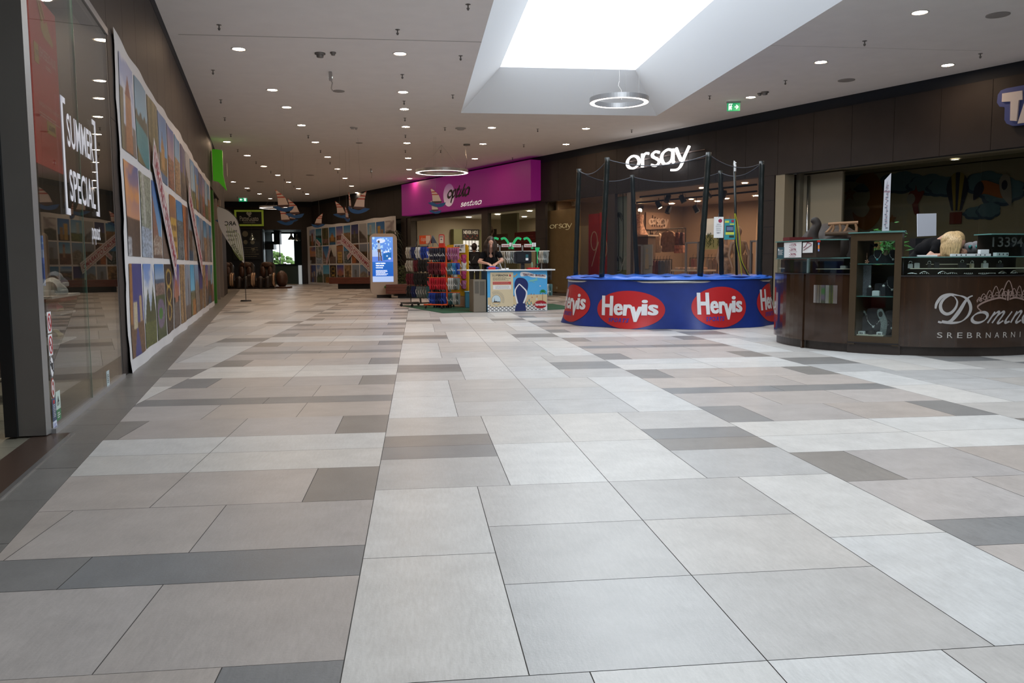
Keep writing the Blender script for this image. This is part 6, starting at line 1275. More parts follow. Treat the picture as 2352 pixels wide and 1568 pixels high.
# front orange rack
q0 = near(985, 700, 19.75); q1 = near(1056, 700, 19.4); F1 = Fr((q0.x, q0.y, .009), (q1.x-q0.x, q1.y-q0.y, 0)); W1 = (q1-q0).xy.length
zs1 = [zof(1020, y, q0.x, q0.y)-.009 for y in (569, 603, 637, 671)]
rack(F1, W1, zs1[0]+.03, 'orange wheeled rack in front, filled with rows of hanging sandals', orange, zs1)
sp_ = W1*.47
for z, (kl, nl), (kr, nr), nm in zip(zs1, ((['stripe'], 10), (['maroon', 'maroon', 'red'], 10), (['red'], 10), (['blue', 'navy', 'blue'], 10)), ((['pink'], 6), (['teal', 'skyblue', 'blue'], 8), (['white', 'grey'], 6), (['teal', 'white', 'grey'], 7)), ('top', 'second', 'third', 'bottom')):
    row(F1, .02, W1*.58, z-.02, nl, kl, '%s rail, left half of orange rack' % nm); row(F1, W1*.64, W1-.0, z-.02, nr, kr, '%s rail, right half of orange rack' % nm)
F1b = Fr(F1(0, 0, -.25), F1.u)
for z, ks, nm in zip(zs1, (['teal', 'navy', 'black'], ['black', 'maroon'], ['black', 'grey', 'teal'], ['navy', 'black']), ('top', 'second', 'third', 'bottom')):
    row(F1b, .0, W1*.60, z-.14, 8, ks, 'rear row behind %s rail of orange rack' % nm)
# left grey rack
q0 = near(937, 700, 20.9); q1 = near(985, 700, 20.3); F2 = Fr((q0.x, q0.y, .0), (q1.x-q0.x, q1.y-q0.y, 0)); W2 = (q1-q0).xy.length
zs2 = [zof(960, y, q0.x, q0.y) for y in (567, 597, 627, 656)]
rack(F2, W2, zs2[0]+.03, 'dark grey wheeled rack at left, filled with rows of hanging sandals', mat('rack_dark', (.08, .075, .07), .4, .6), zs2, .28)
for z, kl, nm in zip(zs2, (['cream', 'navy', 'white', 'blue', 'blue'], ['cream', 'maroon', 'black', 'black'], ['maroon', 'black', 'black'], ['black', 'navy', 'grey', 'grey', 'teal']), ('top', 'second', 'third', 'bottom')):
    row(F2, -.03, W2+.02, z-.02, 9, kl, '%s rail of dark grey rack' % nm)
    row(Fr(F2(0, 0, -.2), F2.u), .0, W2+.1, z-.05, 6, kl[::-1], 'rear row behind %s rail of grey rack' % nm)
# yellow peg board with hanging pairs
q0 = near(1030, 700, 20.4); q1 = near(1076, 700, 20.0); F3 = Fr((q0.x, q0.y, .009), (q1.x-q0.x, q1.y-q0.y, 0)); W3 = (q1-q0).xy.length; zt = zof(1074, 562, q1.x, q1.y)
o = thing('peg_board', 'tall rounded yellow peg board holding pink sandals', 'board', F3(W3/2, 0, 0)); m = MB(); m.prism(F3, rrect(-.05, W3, .25, zt, .07), -.03, 0); m.build('board', mat('board_yellow', (.60, .33, .01), .5), o)
m = MB(); m.box(F3, 0, W3-.02, 0, .27, -.03, .0); m.box(F3, -.1, W3+.1, 0, .03, -.2, .2); m.build('stand', mat('board_base', (.42, .28, .18), .6), o)
k_ = 0
for r_, y in enumerate((601, 617, 637, 660)):
    for c_, xx in enumerate((1046, 1066)):
        if c_ == 0 and r_ in (0, 2): pass
        a, b = hit(F3, xx, y-10, 0); key = ['pink', 'magenta', 'white', 'magenta'][(r_+c_) % 4]
        for s_ in (-1, 1):
            lab = '%s sandal on yellow board, %s row, %s column, %s of pair' % (key, ORD[r_], 'left' if c_ == 0 else 'right', 'left' if s_ < 0 else 'right')
            q = copy_tree(FL[key]) if key in FL else None
            if q is None: FL[key] = q = flip(*CC[key], key)
            q.location = F3(a+s_*.035, b+.06, .03); q['label'] = lab; q['group'] = 'pairs on the yellow board'; q.rotation_euler = (0, 0, math.atan2(F3.u.y, F3.u.x)+math.pi/2+s_*.5); q.scale = (1, 1, .75)
        k_ += 1
# signs on racks
def card(fr, x0, y0, x1, y1, c, name, lab, cat, base, draw):
    (a0, b1), (a1, b0) = hit(fr, x0, y0, c), hit(fr, x1, y1, c); o = thing(name, lab, cat, fr((a0+a1)/2, b0, c)); m = MB(); m.box(fr, a0, a1, b0, b1, c-.008, c); m.build('sheet', base, o); m = MB(); mt = draw(m, a0, a1, b0, b1, c+.001); m.build('print', mt, o); return o
pap = mat('mural_whitep')
def dpop(m, a0, a1, b0, b1, c): w_ = a1-a0; h_ = b1-b0; text(m, 'POPUST', F3, a0+w_*.1, a1-w_*.1, b0+h_*.58, b1-h_*.12, c, bold=.04); text(m, '20%', F3, a0+w_*.3, a1-w_*.3, b0+h_*.18, b0+h_*.45, c, bold=.04); return mat('mural_black')
card(F3, 1042, 561, 1068, 580, .05, 'discount_card', 'white paper sheet reading POPUST 20% on top of the yellow board', 'sign', pap, dpop)
def ddupe(m, a0, a1, b0, b1, c): w_ = a1-a0; h_ = b1-b0; text(m, 'dupe', F2, a0+w_*.15, a0+w_*.62, b0+h_*.2, b1-h_*.15, c); m.box(F2, a0+w_*.60, a1-w_*.02, b0+h_*.05, b1-h_*.05, c, c+.002); return mat('dupe_print', (.68, .50, .38), .5)
F2s = Fr(F2(.0, 0, .02), F2.u, Vector((0, 0, 1))-F2.n*.4)
card(F2, 963, 541, 989, 560, -.03, 'rack_header_sign', 'orange slanted header sign with white script above the left rack', 'sign', orange, ddupe)
m = MB(); a, b = hit(F2, 994, 541, -.05); a2, b2 = hit(F2, 985, 566, -.05); a3, _ = hit(F2, 1004, 566, -.05)
m.tube([F2(a2, b2, 0), F2(a, b, -.05), F2(a3, b2, -.1)], .008, 6); m.tube([F2(a, b, -.05), F2(a, b2, -.05)], .01, 6); a4, b4 = hit(F2, 958, 566, -.05); a5, b5 = hit(F2, 964, 541, -.05); m.tube([F2(a4, b4, 0), F2(a5, b5, -.03)], .006, 6)
m.prism(F2, [(a, b), (a2+.02, b2+.08), (a3-.02, b2+.08)][::-1], -.07, -.06); tag(m.build('sign_trestle', mat('trestle_grey', (.11, .13, .17), .5, .3)), 'grey folding trestle holding up the orange header sign', 'trestle')
o = thing('rack_top_sign', 'small rounded red framed sign on a red block above the orange rack', 'sign', F1(.3, 1.4, 0)); (a0, b1), (a1, b0) = hit(F1, 1008, 538, 0), hit(F1, 1021, 566, 0)
m = MB(); m.prism(F1, rrect(a0, a1, b0+(b1-b0)*.22, b1, .03), -.01, .01, 0); m.build('frame', mat('sign_red', (.42, .04, .03), .5), o)
m = MB(); m.box(F1, a0+.02, a1-.02, b0+(b1-b0)*.28, b1-.03, .01, .014, 0); m.build('card', mat('sign_beige', (.58, .45, .36), .5), o)
m = MB(); text(m, 'POPUST', F1, a0+.03, a1-.03, b0+(b1-b0)*.74, b0+(b1-b0)*.84, .016, bold=.04); text(m, '20%', F1, a0+.05, a1-.05, b0+(b1-b0)*.54, b0+(b1-b0)*.64, .016, bold=.04); m.build('lettering', mat('mural_black'), o)
m = MB(); m.box(F1, a0+.01, a1-.0, b0-.02, b0+(b1-b0)*.24, -.04, .04); m.build('block', mat('block_red', (.5, .03, .015), .5), o)
# blue cooler box behind the desk
q0 = near(1069, 700, 19.6); f = Fr((q0.x, q0.y, .009), (1, .0, 0)); o = thing('blue_storage_box', 'blue plastic drawer box standing on the green mat left of the desk', 'storage box', q0); 
zt = zof(1080, 669, q0.x, q0.y)-.009; m = MB(); m.box(f, 0, .36, 0, zt-.02, -.32, 0); m.build('body', mat('box_blue', (.05, .20, .30), .5), o, bevel=.01)
m = MB(); m.box(f, -.01, .37, zt-.02, zt, -.33, .01); m.build('lid', mat('box_lid', (.16, .36, .48), .5), o, bevel=.005)
for k in range(2):
    m = MB(); m.box(f, .10, .35, .02+k*(zt-.05)/2, (k+1)*(zt-.05)/2, 0, .012); d_ = m.build('drawer', mat('box_blue'), o, bevel=.005)
    m = MB(); m.box(f, .19, .26, .09+k*(zt-.05)/2, .11+k*(zt-.05)/2, .012, .02); m.build('handle', mat('box_lid'), d_)
# grey rear rack of white sandals behind the desk
q0 = near(1146, 610, 20.0); q1 = near(1262, 610, 19.6); F4 = Fr((q0.x, q0.y, .009), (q1.x-q0.x, q1.y-q0.y, 0)); W4 = (q1-q0).xy.length; z4 = zof(1200, 577, *( (q0.xy+q1.xy)/2 ))-.009
o = thing('sandal_rack', 'white railed rack of pale sandals standing behind the sales desk', 'rack', F4(W4/2, 0, 0), 'wheeled sandal racks')
m = MB(); m.tube([F4(-.02, z4, 0), F4(W4, z4, 0)], .010, 8); m.build('rail', mat('rail_white', (.6, .6, .58), .4), o)
m = MB(); m.tube([F4(-.02, .35, 0), F4(W4, .35, 0)], .010, 8); m.build('rail', mat('rail_white'), o)
for a in (.15, W4-.2): m = MB(); m.cyl(F4(a, 0, -.02), F4(a, z4, -.02), .015); m.build('upright', mat('rack_grey'), o)
row(F4, .0, W4*.42, z4-.02, 9, ['cream', 'white', 'grey', 'white'], 'pale rack behind the desk, left part'); row(F4, W4*.80, W4-.03, z4-.02, 6, ['cream', 'grey'], 'pale rack behind the desk, right end')
z5 = zof(1262, 654, *q1.xy); row(F4, W4*.90, W4+.07, z5-.0, 5, ['white', 'teal'], 'low group at right of the desk'); z6 = zof(1262, 618, *q1.xy); row(F4, W4*.92, W4+.06, z6, 4, ['black'], 'dark group at right of the desk')
# ================================================================ dark haired woman at the desk
px_ = near(1127, 600, 18.62); cx, cy = px_.x, px_.y; Z0 = .009
o = thing('person', 'dark haired woman in black T-shirt bending over the sales desk with blue cloth', 'person', (cx, cy, 0))
d = 18.5
def W_(x, y, dd=18.55): v = near(x, y, dd); return v
sL, sR = W_(1110, 583), W_(1146, 583); eL, eR = W_(1101, 601, 18.5), W_(1153, 598, 18.5); hL_, hR_ = W_(1120, 605, 18.22), W_(1140, 605, 18.22)
ctop = W_(1127, 557, 18.45)
def arms(m):
    m.capsule(sL+Vector((.01, 0, -.03)), eL, .047, .040); m.capsule(eL, hL_, .038, .024); m.capsule(sR+Vector((-.01, 0, -.03)), eR, .047, .040); m.capsule(eR, hR_, .038, .024)
    m.capsule((cx, cy-.02, 1.30), (ctop.x, ctop.y, ctop.z-.04), .055, .052); m.ball((ctop.x, ctop.y-.005, ctop.z), .092, 18, 12, sc=(.80, .95, 1.15), rot=Matrix.Rotation(.55, 3, 'X'))
    m.ball((ctop.x+.003, ctop.y-.098, ctop.z-.040), .012, 8, 6, sc=(.8, 1.2, 1.5)); m.ball((ctop.x, ctop.y-.062, ctop.z-.085), .034, 10, 6)
    m.capsule((cx-.07, cy-.0, 1.26), (cx+.07, cy-.0, 1.26), .06, .06); m.capsule((cx, cy-.05, 1.22), (cx, cy-.03, 1.28), .06, .05)
    hand(m, hL_, (.55, -.55, -.35), (0, -.2, 1), .95, .5, 1); hand(m, hR_, (-.5, -.6, -.35), (0, -.2, 1), .95, .6, -1)
person_body([arms], 'body', skin, o, .0075, 3)
tee = mat('tee_black', (.005, .005, .006), .9, spec=.15)
def torso(m):
    m.capsule((cx-.10, cy+.0, 1.255), (cx+.10, cy+.0, 1.255), .075, .075, 16); m.ball((cx, cy+.01, 1.13), .17, 16, 12, sc=(1.0, .66, 1.0)); m.ball((cx, cy+.06, .98), .16, 16, 12, sc=(.95, .68, 1.1)); m.capsule(sL, sL+(eL-sL)*.42, .062, .060); m.capsule(sR, sR+(eR-sR)*.42, .062, .060)
    m.capsule(sL, (cx, cy, 1.25), .062, .08); m.capsule(sR, (cx, cy, 1.25), .062, .08)
    for s_ in (-1, 1): m.ball((cx+s_*.07, cy-.07, 1.13), .075, 12, 8)
t_ = person_body([torso], 'tee_shirt', tee, o, .012, 5)
def legs(m):
    m.ball((cx, cy+.12, .90), .17, 16, 10, sc=(1, .75, .8))
    for s_ in (-1, 1): m.capsule((cx+s_*.09, cy+.12, .86), (cx+s_*.10, cy+.12, .47), .085, .06); m.capsule((cx+s_*.10, cy+.12, .47), (cx+s_*.10, cy+.15, .10), .058, .042); m.capsule((cx+s_*.10, cy+.16, .05), (cx+s_*.11, cy-.02, .045), .04, .032)
person_body([legs], 'trousers', mat('trousers_dark', (.02, .022, .03), .8), o, .014, 4)
def hair(m):
    m.ball((ctop.x, ctop.y+.015, ctop.z+.045), .106, 18, 12, sc=(.86, 1.0, 1.0)); rr2 = random.Random(3)
    for s_ in (-1, 1):
        for k in range(7):
            x = ctop.x+s_*(.055+.012*k); m.tube(smooth_pts([(ctop.x+s_*.05, ctop.y-.03+.014*k, ctop.z+.08), (x, ctop.y-.05+.016*k, ctop.z-.02), (x+s_*.005, ctop.y-.06+.016*k, ctop.z-.14), (cx+s_*(.07+.006*k), cy-.10+.02*k, 1.20), (cx+s_*(.06+.008*k), cy-.12+.02*k, 1.07)], 4), [.026]*4+[.024]*4+[.022]*4+[.018]*4+[.006], 6)
person_body([hair], 'hair', mat('hair_dark', (.022, .012, .009), .45), o, .009, 3)
m = MB()
for s_ in (-1, 1):
    m.ball((ctop.x+s_*.028, ctop.y-.084, ctop.z-.010), .006, 8, 6); m.capsule((ctop.x+s_*.016, ctop.y-.088, ctop.z+.010), (ctop.x+s_*.040, ctop.y-.078, ctop.z+.010), .003, .002, 6)
m.build('eyes_and_brows', mat('eye_dark', (.03, .02, .015), .4), o, smooth=True)
m = MB(); m.capsule((ctop.x-.014, ctop.y-.092, ctop.z-.074), (ctop.x+.014, ctop.y-.092, ctop.z-.074), .005, .005, 8); m.build('lips', mat('lips', (.40, .10, .09), .5), o, smooth=True)
# ================================================================ man seen from behind inside the optician's
v = near(1090, 640, 30.2); gx, gy = v.x, v.y
o = thing('person', 'man in black clothes seen from behind with a black bag inside the optician shop', 'person', (gx, gy, 0)); zt = zof(1089, 560, gx, gy); k = zt/1.75
def b2(m):
    m.ball((gx, gy, zt-.12), .105, 14, 10, sc=(.85, 1, 1.15)); m.capsule((gx, gy, zt-.27), (gx, gy, zt-.2), .06, .055); hand(m, (gx+.10, gy+.22, 1.12), (.0, .6, .3), (0, 0, 1))
person_body([b2], 'head_and_hand', skin, o, .012, 2)
def b3(m):
    m.capsule((gx-.17, gy, zt-.36), (gx+.17, gy, zt-.36), .085, .085); m.ball((gx, gy, zt-.52), .20, 14, 10, sc=(1, .65, 1.2)); m.ball((gx, gy, zt-.75), .18, 14, 10, sc=(.95, .65, 1.0)); m.capsule((gx-.24, gy, zt-.36), (gx-.27, gy+.02, 1.1), .065, .05); m.capsule((gx-.27, gy+.02, 1.1), (gx-.14, gy+.22, 1.02), .05, .04); m.capsule((gx+.24, gy, zt-.36), (gx+.25, gy+.08, 1.12), .065, .05); m.capsule((gx+.25, gy+.08, 1.12), (gx+.10, gy+.22, 1.12), .05, .04)
person_body([b3], 'jacket', mat('jacket_black', (.010, .010, .012), .8), o, .014, 3)
def b4(m):
    for s_ in (-1, 1): m.capsule((gx+s_*.10, gy, .92), (gx+s_*.10, gy+.02, .48), .10, .07); m.capsule((gx+s_*.10, gy+.02, .48), (gx+s_*.10, gy, .1), .068, .05); m.capsule((gx+s_*.10, gy-.02, .05), (gx+s_*.11, gy+.16, .045), .045, .04)
person_body([b4], 'trousers', mat('trousers_slate', (.02, .026, .032), .8), o, .016, 3)
m = MB(); m.ball((gx, gy-.025, zt-.10), .118, 14, 10, sc=(.9, .95, 1.15)); m.build('hair', mat('hair_dark'), o, smooth=True)
m = MB(); m.box(gframe(gx, gy, 0, 0), -.16, .16, 1.05, 1.42, .13, .22); m.build('backpack', mat('bag_black', (.012, .012, .014), .7), o, bevel=.03)
m = MB(); m.tube([(gx-.12, gy-.19, 1.10), (gx-.02, gy-.24, 1.33)], .012, 6); m.build('backpack_strap', mat('strap_grey', (.25, .27, .24), .6), o)
# ================================================================ trampoline
TH = 2.75; PADZ = .82
tops = [(1330, 388), (1395, 362), (1452, 402), (1628, 350), (1655, 392), (1750, 370)]
TP = [at(x, y, TH) for x, y in tops]
C0 = Vector((4.42, 14.28, 0)); TR = 1.60
o = thing('trampoline', 'round trampoline with blue printed skirt, black poles and dark safety net', 'trampoline', C0)
bot_px = [1322, 1382, 1463, 1608, 1657, 1744]
padb = mat('pole_sleeve', (.012, .016, .016), .28, bump=.6, nscale=25)
poles = []
for k, (P, bx) in enumerate(zip(TP, bot_px)):
    dd = P.xy.length; q = near(bx, 634, dd); B = Vector((q.x, q.y, PADZ)); poles.append((B, P))
q = near(1687, 378, at(1687, 378, TH).xy.length); q2 = near(1692, 630, q.xy.length); thin = (Vector((q2.x, q2.y, PADZ)), q)
E8 = C0+Vector((TR*math.cos(math.radians(95)), TR*math.sin(math.radians(95)), 0))
for B, P in poles:
    m = MB(); n = 26; m.tube([B.lerp(P, i/n)+Vector((.0015*math.sin(i*2.1), .0015*math.cos(i*1.7), 0)) for i in range(n+1)], [.045+.002*math.sin(i*1.9) for i in range(n+1)], 12); m.cyl((B.x, B.y, .0), (B.x, B.y, PADZ), .03); m.build('pole', padb, o, smooth=True)
m = MB(); m.tube([thin[0], thin[1]], .022, 10); m.build('entry_pole', padb, o, smooth=True)
m = MB(); m.tube([thin[1]+Vector((0, 0, -.0)), thin[1]+Vector((.0, 0, .06)), thin[1]+Vector((.02, -.01, .02))], .02, 6); m.tube([thin[1]+Vector((0, -.03, -.12)), thin[1]+Vector((0, -.03, .0))], .02, 6); m.build('white_tag', mat('mural_whitep'), o)
# skirt: closed wavy wall of printed cloth
front = [at(x, y) for x, y in ((1318, 738), (1345, 747), (1375, 754), (1460, 758), (1530, 758.5), (1600, 758), (1680, 754), (1740, 748), (1757, 740))]
def skr(an, t):
    """skirt radius at angle an (radians) and height fraction t (0 floor, 1 rim)"""
    r = 1.80-.045*t+.03*math.sin(an*8+.6)*(1-t)+.022*math.sin(an*5+1.1)*t; r += .05*(1-t)**3*(1+math.sin(an*11)); return r
ztop0 = .80
def ztop(an):
    d = math.degrees(an) % 360
    sag = math.exp(-((d-250)/22)**2)*.085+math.exp(-((d-300)/14)**2)*.0
    return .815-sag+.012*math.sin(an*9)
blue = mat('skirt_blue', (.010, .030, .200), .42, noise=.08, nscale=6, bump=.25)
NA, NZ = 220, 10
m = MB(); vs = []
for i in range(NA):
    an = 2*math.pi*i/NA
    for j in range(NZ+1): t = j/NZ; r = skr(an, t); vs.append((C0.x+r*math.cos(an), C0.y+r*math.sin(an), .004+(ztop(an)-.004)*t))
m.add(vs, [(i*(NZ+1)+j, ((i+1) % NA)*(NZ+1)+j, ((i+1) % NA)*(NZ+1)+j+1, i*(NZ+1)+j+1) for i in range(NA) for j in range(NZ)])
m.build('skirt', blue, o, smooth=True)
def skp(an, z, off=.006):
    t = z/ztop(an); r = skr(an, t)+off; return Vector((C0.x+r*math.cos(an), C0.y+r*math.sin(an), z))
def an_of(px, py=700):
    d = ray(px, py); a = d.x**2+d.y**2; b = -2*(d.x*C0.x+d.y*C0.y); c = C0.x**2+C0.y**2-1.79**2; D = b*b-4*a*c
    if D < 0: D = 0
    t = (-b-math.sqrt(D))/(2*a); p = Vector((d.x*t, d.y*t)); return math.atan2(p.y-C0.y, p.x-C0.x), CAM_H+d.z*t
redm = mat('skirt_red', (.46, .018, .022), .45); whm = mat('skirt_white', (.70, .71, .74), .45); blm = mat('skirt_print_blue', (.035, .045, .30), .45)
def oval(ac, zc, wa, hz, part):
    """printed oval centred at angle ac, half width wa metres, half height hz"""
    Rr_ = 1.79
    def wp(off): return lambda a, b, c=0: skp(ac+a/Rr_, zc+b, off)
    m = MB(); n = 40; rings = 8; vs = [wp(.006)(0, 0)]
    for k in range(1, rings+1):
        for j in range(n): th = 2*math.pi*j/n; vs.append(wp(.006)(wa*k/rings*math.cos(th), hz*k/rings*math.sin(th)))
    fs = [(0, 1+j, 1+(j+1) % n) for j in range(n)]
    for k in range(rings-1): fs += [(1+k*n+j, 1+(k+1)*n+j, 1+(k+1)*n+(j+1) % n, 1+k*n+(j+1) % n) for j in range(n)]
    m.add(vs, fs); m.build('red_oval', redm, o, smooth=True)
    m = MB(); s_ = wa/.62
    for ch, x0, x1, y0, y1 in (('H', -.50, -.28, -.11, .23), ('e', -.245, -.085, -.10, .10), ('r', -.06, .07, -.10, .09), ('v', .05, .25, -.20, .055), ('i', .245, .325, -.09, .17), ('s', .35, .50, -.09, .09)):
        for q, dx in enumerate((-.011, 0, .011)): text(m, ch, None, (x0+dx)*s_, (x1+dx)*s_, y0*hz/.32, y1*hz/.32, 0, bold=.02, warp=lambda a, b, c: wp(.010+.0006*q)(a, b))
    m.build('white_lettering', whm, o)
    m = MB(); text(m, 'SPORTS', None, -.36*s_, .05*s_, -.215*hz/.32, -.145*hz/.32, 0, bold=.03, shear=.25, space=1.25, warp=lambda a, b, c: wp(.010)(a, b)); m.build('blue_lettering', blm, o)
for k, (x0, x1, yc) in enumerate(((1372, 1528, 711), (1588, 1713, 705))):
    a0, _ = an_of(x0); a1, _ = an_of(x1); ac = (a0+a1)/2; wa = abs(a1-a0)/2*1.79; _, zc = an_of((x0+x1)/2, yc); oval(ac, zc-.0, wa, .30 if k == 0 else .32, k)
a0, _ = an_of(1737); oval(a0+.62/1.79*1.02, .37, .62, .32, 2)
a0, _ = an_of(1350); oval(a0-.62/1.79*.9, .36, .62, .32, 3)
# frame, springs pad, mat
m = MB(); m.tube([(C0.x+1.73*math.cos(t), C0.y+1.73*math.sin(t), .745) for t in [2*math.pi*k/96 for k in range(97)]], .030, 10); m.build('frame_tube', mat('galvanised', (.55, .55, .53), .3, .9), o, smooth=True)
for k in range(8):
    an = 2*math.pi*(k+.5)/8; m = MB(); m.cyl((C0.x+1.68*math.cos(an), C0.y+1.68*math.sin(an), 0), (C0.x+1.68*math.cos(an), C0.y+1.68*math.sin(an), .72), .025); m.build('leg', mat('galvanised'), o)
m = MB(); n = 160
vs = []
for i in range(n):
    an = 2*math.pi*i/n
    for r, z in ((1.79, .775), (1.78, .80+.010*math.sin(an*23)), (1.60, .825+.012*math.sin(an*31)), (1.42, .80+.012*math.sin(an*17)), (1.38, .78)): vs.append((C0.x+r*math.cos(an), C0.y+r*math.sin(an), z))
m.add(vs, [(i*5+j, ((i+1) % n)*5+j, ((i+1) % n)*5+j+1, i*5+j+1) for i in range(n) for j in range(4)]); m.build('spring_pad', mat('pad_blue', (.02, .12, .55), .35, bump=.5, nscale=14), o, smooth=True)
m = MB(); m.lathe((C0.x, C0.y, .765), [(.0005, 0), (1.42, .0)], 64); m.build('jumping_mat', mat('mat_black', (.015, .015, .018), .7), o)
# net
netm = bpy.data.materials.new('net_mesh'); netm.use_nodes = True; nt = netm.node_tree; nt.nodes.clear(); oo = nt.nodes.new('ShaderNodeOutputMaterial'); mx = nt.nodes.new('ShaderNodeMixShader'); tr = nt.nodes.new('ShaderNodeBsdfTransparent'); df = nt.nodes.new('ShaderNodeBsdfDiffuse'); df.inputs[0].default_value = (.020, .024, .032, 1)
mx.inputs[0].default_value = .24; nt.links.new(tr.outputs[0], mx.inputs[1]); nt.links.new(df.outputs[0], mx.inputs[2]); nt.links.new(mx.outputs[0], oo.inputs[0])
order = sorted(range(len(poles)), key=lambda k: math.atan2(poles[k][1].y-C0.y, poles[k][1].x-C0.x)); m = MB(); m2 = MB()
seq = [poles[k] for k in order]
for i in range(len(seq)):
    (B0, T0), (B1, T1) = seq[i], seq[(i+1) % len(seq)]; n = 16; vs = []
    for q in range(n+1):
        t = q/n; sag = .22*4*t*(1-t); top = T0.lerp(T1, t)+Vector((0, 0, -.03-sag*.62)); bt = B0.lerp(B1, t); c_ = C0.copy(); inn = (c_-Vector((bt.x, bt.y, 0)))*.05; bt = bt+inn
        for j in range(9): vs.append(bt.lerp(top, j/8)+inn*(.3*math.sin(j*.4)))
    m.add(vs, [(a*9+b_, (a+1)*9+b_, (a+1)*9+b_+1, a*9+b_+1) for a in range(n) for b_ in range(8)])
    m2.tube([vs[a*9+8] for a in range(n+1)], .008, 5)
m.build('safety_net', netm, o, smooth=True); m2.build('net_cord', mat('net_cord', (.06, .065, .08), .7), o)
# entry straps
yel = mat('strap_yellow', (.55, .55, .04), .5)
dn = thin[0].xy.length-.05
for k, pts in enumerate((((1687, 490), (1690, 520), (1692, 560), (1700, 600), (1704, 635)), ((1689, 490), (1697, 530), (1700, 560), (1703, 595), (1714, 620), (1723, 636)))):
    m = MB(); m.tube(smooth_pts([tuple(near(x, y, dn-.03*k)) for x, y in pts]), .012, 6, flat=.5); m.build('yellow_strap', yel, o)
m = MB(); m.tube(smooth_pts([tuple(near(x, y, dn+.02)) for x, y in ((1688, 500), (1693, 545), (1699, 590), (1714, 625), (1718, 634))]), .018, 6, flat=.5); m.build('zip_band', mat('net_cord'), o)
# papers tied to the net
dn2 = .5*(poles[3][1].xy.length+poles[5][1].xy.length)+.0
def paper_on_net(x0, y0, x1, y1, dist, name, lab, base, draw):
    c = near((x0+x1)/2, (y0+y1)/2, dist); f = gframe(c.x, c.y, 0, -8); (a0, b1), (a1, b0) = hit(f, x0, y0), hit(f, x1, y1); o2 = thing(name, lab, 'notice', (c.x, c.y, b0)); m = MB(); m.box(f, a0, a1, b0, b1, -.003, .003); m.build('sheet', base, o2)
    m = MB(); mt = draw(m, f, a0, a1, b0, b1); m.build('print', mt, o2); m = MB(); m.tube([f((a0+a1)/2, b1-.01, .004), f((a0+a1)/2, b1+.05, -.02)], .004, 6); m.build('tie', mat('net_cord'), o2)
def dn_a(m, f, a0, a1, b0, b1):
    for k, t_ in enumerate(('ZABRANA', 'SKAKANJA OSOBAMA', 'IZNAD 80 KG', 'ROBA NIJE', 'ZA PRODAJU')): z = b1-(b1-b0)*(.36+.10*k); w_ = (a1-a0)*(.3+.02*len(t_))/2; c_ = (a0+a1)/2; text(m, t_, f, c_-w_, c_+w_, z-.012, z+.012, .005, 0)
    lines(m, f, a0+.05, a1-.05, b0+.06, b0+.09, 1, .005, 0, seed=2); m.poly(f, ell(a1-.05, b1-.06, .03, .03, 16), .005, 1); return [mat('print_grey', (.25, .25, .3), .6), mat('print_crimson', (.30, .02, .06), .6)]
paper_on_net(1640, 498, 1661, 546, 13.2, 'paper_notice', 'white paper notice hanging on the net between two poles', mat('mural_whitep'), dn_a)
def dn_b(m, f, a0, a1, b0, b1):
    w_, h_ = a1-a0, b1-b0; m.box(f, a0+w_*.15, a1-w_*.15, b0+h_*.38, b0+h_*.68, .003, .006, 0); m.box(f, a0+w_*.22, a1-w_*.2, b0+h_*.44, b0+h_*.62, .006, .008, 3); m.box(f, a0+w_*.12, a1-w_*.1, b0+h_*.24, b0+h_*.36, .003, .006, 1); m.box(f, a0+w_*.05, a0+w_*.42, b0+h_*.82, b0+h_*.92, .003, .006, 1); m.box(f, a0+w_*.5, a0+w_*.9, b0+h_*.72, b0+h_*.78, .003, .006, 1); m.box(f, a0+w_*.45, a1-w_*.1, b0+h_*.10, b0+h_*.20, .003, .006, 2); m.poly(f, ell(a1-w_*.25, b1-h_*.1, w_*.14, h_*.07, 16), .007, 4)
    return [mat('print_navy', (.02, .03, .06), .5), mat('print_yellow', (.55, .60, .08), .5), mat('print_black', (.02, .03, .02), .5), mat('print_blue', (.12, .18, .30), .5), mat('print_crimson')]
paper_on_net(1664, 503, 1688, 550, 13.6, 'product_board', 'teal and yellow product card hanging beside the white notice', mat('card_teal', (.03, .26, .30), .5), dn_b)
# ================================================================ fashion shop interior
def rp(x, y, c): a, b = hit(RW, x, y, c); return a, b
blk = mat('spot_black', (.012, .012, .013), .4)
